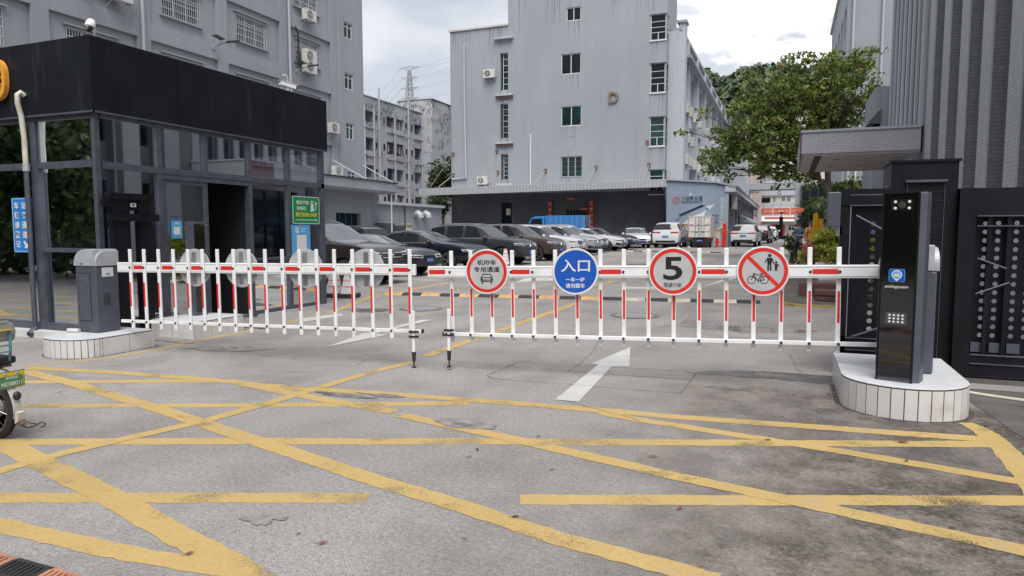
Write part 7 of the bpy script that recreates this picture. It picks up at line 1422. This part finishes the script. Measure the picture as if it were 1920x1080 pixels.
# yellow rounded machine beside them (exercise frame)
mat('play_yellow',(.68,.40,.01),.4)
y=27.2; x=at(1529,y); zt=onY(1529,397,y).z; b=MB(); F_=Fr((x,y,g(y)+.08),(1,0,0),(0,-1,0)); P=[(.0,0),(.0,zt-g(y)-.25)]
b.tube([(x-.04,y,g(y)),(x-.035,y,zt-.4),(x-.02,y,zt-.08),(x+.01,y,zt-.04),(x+.04,y,zt-.14),(x+.04,y,zt-.9),(x+.03,y,g(y))],.055,10,'play_yellow'); b.box(x+.10,x+.24,y-.1,y+.1,zt-.75,zt-.25,'play_yellow'); tag(b.build('yellow_frame',None,None,True),'bright yellow upright frame among the standing men','frame')
# ================================================================= TREES AND PLANTS
def leafmat(name,stops,rough=.5,trans=.38):
    q=NG(name); gi=q.n('ShaderNodeNewGeometry').outputs['Random Per Island']; x=q.n('ShaderNodeValToRGB'); e=x.color_ramp.elements; e[0].position=stops[0][0]; e[0].color=(*stops[0][1],1); e[1].position=stops[-1][0]; e[1].color=(*stops[-1][1],1)
    for p,c in stops[1:-1]: w=e.new(p); w.color=(*c,1)
    q.put(x.inputs[0],gi); q.set('Base Color',x.outputs[0]); q.set('Roughness',rough)
    tr=q.n('ShaderNodeBsdfTranslucent'); q.put(tr.inputs[0],x.outputs[0]); ms=q.n('ShaderNodeMixShader'); ms.inputs[0].default_value=trans; q.t.links.new(q.b.outputs[0],ms.inputs[1]); q.t.links.new(tr.outputs[0],ms.inputs[2]); q.t.links.new(ms.outputs[0],q.o.inputs[0])
leafmat('leaf_main',[(0,(.07,.115,.03)),(.35,(.13,.195,.045)),(.75,(.22,.285,.062)),(.93,(.28,.31,.08)),(.965,(.38,.26,.06)),(1,(.38,.18,.04))]); leafmat('leaf_dark',[(0,(.03,.055,.02)),(.6,(.055,.09,.032)),(1,(.09,.13,.045))]); leafmat('leaf_lime',[(0,(.14,.22,.04)),(.5,(.32,.38,.065)),(.85,(.50,.50,.09)),(1,(.40,.30,.06))]); mat('petal',(.55,.07,.18),.6)
mat('bark',(.055,.045,.038),.9,col2=(.095,.08,.07),scale=9,bump=.5,bscale=30)
def leaves(b,rr,c,rad,n,size,m,flat=.6,shell=.55,asp=.62):
    for _ in range(n):
        while True:
            v=Vector((rr.uniform(-1,1),rr.uniform(-1,1),rr.uniform(-1,1)))
            if .02<v.length<1: break
        if rr.random()<shell: v=v.normalized()*rr.uniform(.72,1.04)
        p=c+Vector((v.x*rad[0],v.y*rad[1],v.z*rad[2])); s=size*rr.uniform(.45,1.45)
        nn=Vector((rr.gauss(0,1),rr.gauss(0,1),rr.gauss(0,1)+flat*1.6)).normalized(); a=nn.cross(Vector((rr.gauss(0,1),rr.gauss(0,1),rr.gauss(0,.6)))).normalized(); q=nn.cross(a); d=nn*s*.14
        b.mesh([p-a*s*.5,p-a*s*.1+q*s*asp*.5-d,p+a*s*.35+q*s*asp*.38-d,p+a*s*.55,p+a*s*.35-q*s*asp*.38-d,p-a*s*.1-q*s*asp*.5-d],[(0,1,2,3),(0,3,4,5)],m)
def sprays(b,rr,c,rad,n,size,m,per=11,flat=.6):
    "leaf sprays: small clumps gathered on twigs, so the crown breaks into light and dark clumps"
    for _ in range(n):
        v=Vector((rr.gauss(0,1),rr.gauss(0,1),rr.gauss(0,1))).normalized()*rr.uniform(.35,1.02); p=c+Vector((v.x*rad[0],v.y*rad[1],v.z*rad[2])); leaves(b,rr,p,(size*1.7,size*1.7,size*.9),per,size,m,flat,.3)
rr=random.Random(11); TY=36.0; MP=.0291
base=onY(1563,462,TY); t=thing('broadleaf_tree','large leafy tree with mottled green crown behind the entrance canopy','tree',(base.x,TY,g(TY)+.05))
b=MB(); lob=[(1352,292,34,1.0),(1392,262,42,1),(1425,212,40,1),(1392,205,26,.7),(1465,172,42,1),(1440,262,50,1.1),(1500,225,62,1.1),(1532,165,46,1),(1575,140,40,.9),(1618,118,26,.8),(1605,165,38,.8),(1585,215,42,.9),(1545,268,46,1),(1480,300,38,1),(1425,315,30,.9),(1500,330,24,.8),(1345,245,18,.7),(1318,212,13,.7),(1283,247,11,.6),(1335,318,16,.8),(1505,112,20,.7),(1478,122,18,.7),(1420,135,10,.5),(1405,165,24,.6),(1560,112,20,.7),(1640,100,12,.6),(1630,190,20,.6),(1525,345,14,.6),(1460,340,14,.7),(1375,330,14,.6)]
C_=[]
for x,y,r_,dn in lob:
    dy=rr.uniform(-1.2,1.2) if r_>20 else rr.uniform(-.6,.6); p=onY(x,y,TY+dy); rad=r_*MP; C_.append((p,rad)); n=int(dn*rad*rad*85); sprays(b,rr,p,(rad,rad*1.15,rad*.95),max(3,int(n*.68)),.185,'leaf_main',11)
b.build('crown',None,t)
b=MB(); T0=Vector((base.x,TY,g(TY))); fork=onY(1538,338,TY); f2=onY(1552,325,TY); mid=onY(1560,400,TY); b.tube([T0,mid,onY(1553,365,TY),fork],[.30,.24,.21,.17],12,'bark'); b.tube([onY(1553,365,TY),f2,onY(1560,290,TY)],[.15,.13,.10],10,'bark')
for i,(p,rad) in enumerate(C_):
    s=fork if p.x<onY(1500,300,TY).x else f2
    m1=s.lerp(p,.35)+Vector((0,0,.35)); m2=s.lerp(p,.7)+Vector((rr.uniform(-.2,.2),rr.uniform(-.2,.2),.15)); r0=.085 if rad>1 else .05; b.tube([s,m1,m2,p],[r0,r0*.75,r0*.5,.012],7,'bark')
    for _ in range(3): e=p+Vector((rr.uniform(-1,1),rr.uniform(-1,1),rr.uniform(-.5,1)))*rad*.85; b.tube([m2,m2.lerp(e,.5)+Vector((0,0,.08)),e],[r0*.4,r0*.25,.008],5,'bark')
b.build('trunk',None,t)
def small_tree(label,x,y,zc,rad,n,size,m,seed,h0=None,name='small_tree',per=9,tag_g=None):
    rr=random.Random(seed); t=thing(name,label,'tree',(x,y,g(y)),0,tag_g); b=MB()
    for i in range(6):
        c=Vector((x,y,zc))+Vector((rr.uniform(-.5,.5)*rad[0],rr.uniform(-.5,.5)*rad[1],rr.uniform(-.5,.5)*rad[2])); sprays(b,rr,c,tuple(q*.62 for q in rad),n//6,size,m,per)
    b.build('crown',None,t); b=MB(); b.tube([(x,y,g(y)),(x+.05,y,zc*.6),(x,y,zc)],[.11,.08,.04],8,'bark')
    for i in range(6): e=Vector((x,y,zc))+Vector((rr.uniform(-.7,.7)*rad[0],rr.uniform(-.7,.7)*rad[1],rr.uniform(-.2,.8)*rad[2])); b.tube([(x,y,zc*.65),e],[.04,.012],5,'bark')
    b.build('trunk',None,t); return t
p=onY(830,340,60); small_tree('dark bushy tree squeezed between the shed and building D',p.x,60,p.z,(1.5,1.2,2.2),190,.3,'leaf_dark',3)
p=onY(833,385,58.5); small_tree('lower dark foliage below the long canopy end',p.x-.2,58.5,p.z,(1.4,.9,1.0),90,.26,'leaf_dark',4)
p=onY(1622,352,36); small_tree('feathery green tree showing under the entrance canopy',p.x,36.5,p.z-.2,(1.6,1.0,.8),150,.17,'leaf_main',5)
p=onY(1532,395,34); small_tree('dark green bush behind the standing men',p.x,35,p.z-.3,(.85,.8,1.0),110,.16,'leaf_dark',6,name='garden_bush')
p=onY(1500,460,31.8); small_tree('small dark shrub at the feet of the man with a phone',p.x-.32,31.8,1.1,(.35,.3,.6),40,.12,'leaf_dark',8,name='garden_bush')
p=onY(1880,440,14.5); small_tree('low green garden shrub glimpsed through the pierced fence',p.x,13.6,1.0,(1.0,.6,.7),90,.12,'leaf_main',10,name='garden_bush')
# palm
def palm(label,x,y,z,n,ln,seed):
    rr=random.Random(seed); t=thing('palm_tree',label,'palm',(x,y,g(y))); b=MB(); b.tube([(x,y,g(y)),(x+.05,y,z*.6),(x,y,z)],[.11,.09,.08],10,'bark'); b.build('trunk',None,t); b=MB()
    for i in range(n):
        a=2*math.pi*i/n+rr.uniform(-.2,.2); up=rr.uniform(.2,1.0); P=[]; d=Vector((math.cos(a),math.sin(a),0))
        for j in range(9): u=j/8; P.append(Vector((x,y,z))+d*ln*u*(1-.15*u)+Vector((0,0,ln*(up*u-(.55+up*.45)*u*u))))
        b.tube(P,[.018*(1-u/9.5)+.004 for u in range(9)],5,'leaf_dark')
        for j in range(1,9):
            for q in range(3):
                c=P[j-1].lerp(P[j],q/3); tt=(P[j]-P[j-1]).normalized(); sd=tt.cross(Vector((0,0,1))).normalized(); l_=ln*.30*(1-abs(j/8-.45))*rr.uniform(.85,1.1)
                for s in (-1,1): e=c+sd*s*l_*.85+tt*l_*.45-Vector((0,0,l_*.35)); w=tt*.03; b.mesh([c-w,c.lerp(e,.5)-w*.8+Vector((0,0,.03)),e,c.lerp(e,.5)+w*.8+Vector((0,0,.03)),c+w],[(0,1,2,3,4)],'leaf_dark' if (i+j)%3 else 'leaf_main')
    b.build('fronds',None,t)
p=onY(1575,375,33); palm('palm with drooping fronds beside the tree trunk',p.x-.2,33.5,p.z-.2,13,1.5,2); p=onY(1545,385,39); palm('palm with thin fronds left of the tree trunk',p.x,39.5,p.z+.2,12,1.35,4)
p=onY(1600,380,30); palm('small fan of palm fronds behind the gate leaf',p.x,30,p.z-.1,11,1.1,6)
# planter shrub
t,px0,zt2=PL; b=MB(); rr=random.Random(5); cx=px0+.36
for (dx,dy,dz,r_) in ((-.30,.3,.30,.32),(.05,.35,.50,.36),(.42,.4,.40,.36),(-.08,.1,.22,.34),(.30,.1,.25,.36),(-.48,.25,.12,.24),(.75,.35,.35,.34),(.1,.3,.66,.22),(.40,.3,.66,.24),(-.18,.25,.55,.22),(.1,.05,.02,.3),(.5,.05,.05,.3)): sprays(b,rr,Vector((cx+dx,17.5+dy,zt2+dz)),(r_,r_,r_*.8),75,.062,'leaf_lime',10,.3)
b.build('shrub',None,t); b=MB()
for _ in range(38):
    c=Vector((cx-.52+rr.gauss(0,.08),17.40+rr.uniform(-.1,.2),zt2+.30+rr.gauss(0,.09))); leaves(b,rr,c,(.03,.03,.03),4,.05,'petal')
for _ in range(14): c=Vector((cx-.1+rr.gauss(0,.3),17.3,zt2-.02+rr.gauss(0,.05))); leaves(b,rr,c,(.02,.02,.02),3,.04,'petal')
b.build('flowers',None,t); b=MB()
for _ in range(40): a=Vector((cx+rr.uniform(-.4,.6),17.55+rr.uniform(0,.4),zt2-.05)); b.tube([a,a+Vector((rr.uniform(-.2,.2),rr.uniform(-.1,.1),.35))],[.008,.004],4,'bark')
b.build('stems',None,t)
# trees across the street behind the viewer: the booth glass mirrors them
T=small_tree('broad street tree across the road, mirrored in the booth glass',-14,-12,3.6,(3.8,2.5,3.8),420,.34,'leaf_dark',21,name='street_tree')
b=MB(); rr=random.Random(3)
for i in range(240): sprays(b,rr,Vector((rr.uniform(-50,-4),rr.uniform(-16,-12.5),rr.uniform(.6,11)+rr.uniform(0,2))),(2.0,1.4,1.8),11,.42,'leaf_dark',8)
for i in range(210): sprays(b,rr,Vector((rr.uniform(-38,-13),rr.uniform(-4.2,-1.6),rr.uniform(.3,7))),(1.3,.9,1.3),9,.34,'leaf_dark',8)
o=b.build('roadside_foliage'); o['kind']='stuff'; o['label']='dense dark foliage across the road, mirrored in the booth glass'
b=MB(); b.box(-60,6,-20.2,-20,0,13,'plaster_dark'); tag(b.build('reflection_backdrop'),'unseen dark backdrop added behind the street trees to darken the booth glass','wall')  # added backdrop, keeps bright sky out of the booth glass reflection
# ================================================================= ELECTRIC BIKE at the left edge
mat('bike_teal',(.10,.30,.33),.4,col2=(.07,.22,.25),scale=9); mat('seat_black',(.015,.015,.017),.5); mat('seat_grey',(.30,.30,.29),.7,col2=(.20,.20,.20),scale=8); mat('fender_white',(.50,.48,.45),.5,col2=(.14,.09,.06),scale=9,lo=.5,hi=.72); mat('plate_yellow',(.60,.45,.03),.4); mat('plate_dark_green',(.06,.22,.08),.45); mat('rusty',(.10,.055,.035),.8,.3,col2=(.2,.16,.14),scale=20)
t=local('electric_bicycle','old teal electric bicycle with green number plate at the left edge','bicycle'); wr_=.235
def wheel(x,nm='wheel'):
    k=MB(); k.lathe((x,-.03,wr_),(0,1,0),[(wr_-.045,.0),(wr_-.03,-.004),(wr_-.004,.012),(wr_,.03),(wr_-.004,.048),(wr_-.03,.064),(wr_-.045,.06)],48,'tyre',False)
    for i in range(60): a=2*math.pi*i/60; k.bar((x+math.cos(a)*(wr_+.001),-.022,wr_+math.sin(a)*(wr_+.001)),(x+math.cos(a)*(wr_+.001),.022,wr_+math.sin(a)*(wr_+.001)),.008,.006,'tyre',up=(1,0,0))
    w=k.build(nm,None,t,True); k=MB(); k.lathe((x,-.03,wr_),(0,1,0),[(wr_-.062,.008),(wr_-.042,.006),(wr_-.042,.054),(wr_-.062,.052),(wr_-.066,.03),(wr_-.062,.008)],40,'rusty')
    k.lathe((x,-.06,wr_),(0,1,0),[(.0,0),(.05,.0),(.075,.02),(.075,.10),(.05,.12),(0,.12)],20,'galv')
    for i in range(18): a=2*math.pi*i/18; s=1 if i%2 else -1; k.tube([(x+math.cos(a)*.07,s*.035,wr_+math.sin(a)*.07),(x+math.cos(a+.25*s)*(wr_-.06),0,wr_+math.sin(a+.25*s)*(wr_-.06))],.0016,4,'steel')
    k.build('spokes_and_rim',None,w)
wheel(0); wheel(1.15)
k=MB(); P=[]
for i in range(15): a=R(-12+ (125)*i/14); P.append((math.cos(math.pi-a)*(wr_+.03),0,wr_+math.sin(a)*(wr_+.03)))
for i in range(len(P)-1):
    (x0,_,z0),(x1,_,z1)=P[i],P[i+1]; k.mesh([(x0,-.032,z0),(x1,-.032,z1),(x1,0,z1+.012),(x0,0,z0+.0),(x1,.032,z1),(x0,.032,z0)],[(0,1,2,3),(3,2,4,5)],'fender_white')
k.bar((-wr_-.045,0,wr_-.09),(-wr_-.06,0,wr_-.0),.035,.05,'fender_white'); k.bar((-wr_-.05,0,wr_-.10),(-wr_-.09,0,wr_-.075),.05,.03,'rusty'); k.ball((-wr_-.035,0,wr_+.12),(.022,.03,.035),'black_plastic'); k.build('mudguard',None,t)
k=MB(); k.tube([(0,.06,wr_),(.12,.07,.50),(.36,.05,.56)],.013,8,'bike_teal'); k.tube([(0,-.06,wr_),(.12,-.07,.50),(.36,-.05,.56)],.013,8,'bike_teal'); k.tube([(0,.06,wr_),(.4,.03,.26)],.014,8,'bike_teal'); k.tube([(0,-.06,wr_),(.4,-.03,.26)],.014,8,'bike_teal'); k.tube([(.38,0,.28),(.32,0,.70)],.018,8,'bike_teal'); k.tube([(.4,0,.28),(.75,0,.32),(.95,0,.75)],.022,8,'bike_teal'); k.tube([(.95,0,.72),(.9,0,.98)],.018,8,'bike_teal'); k.tube([(1.15,.05,wr_),(.97,.05,.62)],.014,8,'bike_teal'); k.tube([(1.15,-.05,wr_),(.97,-.05,.62)],.014,8,'bike_teal'); k.tube([(.86,-.3,1.02),(.9,0,.98),(.86,.3,1.02)],.013,8,'black_plastic'); k.box(.42,.72,-.07,.07,.33,.52,'black_plastic')
k.box(-.10,.30,-.08,.08,.555,.575,'rusty'); k.build('frame',None,t)
k=MB(); k.rbox((.02,0,.61),(.30,.21,.06),0,'seat_black'); k.build('passenger_seat',None,t,bevel=.02); k=MB(); k.rbox((.36,0,.73),(.26,.2,.07),0,'seat_black'); k.build('saddle',None,t,bevel=.025)
k=MB(); F_=Fr((-.135,0,.83),(0,-1,0),(-1,0,.12)); P=[(.105*math.cos(a)*(1 if abs(math.cos(a))<.9 else 1),.085*math.sin(a)) for a in [2*math.pi*i/20 for i in range(20)]]; k.prism(F_,[(-.095,-.07),(.095,-.07),(.11,.0),(.095,.06),(.05,.09),(-.05,.09),(-.095,.06),(-.11,0)],-.035,.0,'seat_grey'); br=k.build('backrest',None,t,bevel=.012)
k=MB()
for s in (-1,1): k.tube([(-.06,s*.05,.58),(-.12,s*.05,.60),(-.145,s*.05,.68),(-.15,s*.05,.84)],.010,8,'bike_teal')
for z in (.68,.73): k.bar((-.148,-.05,z),(-.148,.05,z),.012,.010,'bike_teal')
k.bar((-.155,-.065,.85),(-.155,.065,.85),.03,.006,'plate_yellow'); 
for s in (-1,1): k.lathe((-.155,s*.055,.85),(-1,0,0),[(.012,0),(.012,.006)],10,'steel')
k.build('backrest_bracket',None,t)
G=Fr((-.205,0,.475),(0,-1,0),(-1,0,-.12),(-.25,0,1)); G=Fr((-.215,0,.475),(0,-1,0),(-1,0,-.1)); k=MB(); rr_=rr; k.boxf(G,-.098,.098,-.064,.064,-.004,0,'black_plastic'); k.boxf(G,-.093,.093,-.059,.059,0,.002,'plate_yellow'); k.boxf(G,-.086,.086,-.055,.030,.002,.0035,'plate_dark_green'); letter(k,G,'ND388211',0,-.028,.0045,.030,'sign_white',.001,w=.15); letter(k,G,'深圳电动',0,.016,.0045,.022,'sign_white',.0008,w=.09)
for s in (-.045,.045): k.lathe(G(s,.05,.002),G.n,[(.011,0),(.011,.006),(0,.008)],10,'galv')
k.build('number_plate',None,t); k=MB(); k.tube([(-.05,0,.56),(-.18,0,.54),(-.20,0,.50)],.008,6,'rusty'); k.tube([(-.10,.08,.58),(-.17,.08,.60),(-.19,.08,.56)],.006,6,'black_plastic'); k.build('rear_bracket',None,t)
k=MB(); k.tube([(.02,-.07,.20),(-.10,-.09,.10),(-.22,-.10,.075),(-.30,-.11,.10),(-.36,-.11,.135),(-.42,-.10,.13),(-.42,-.09,.11),(-.38,-.09,.10)],.006,7,'rusty'); k.tube([(-.20,-.05,.16),(-.27,-.09,.12),(-.32,-.1,.115)],.004,6,'black_plastic'); k.build('stand_wire',None,t,True)
c=gr(2,822); place(t,(c.x-.05,c.y,0),R(180)); t.scale=(.97,.97,.97)
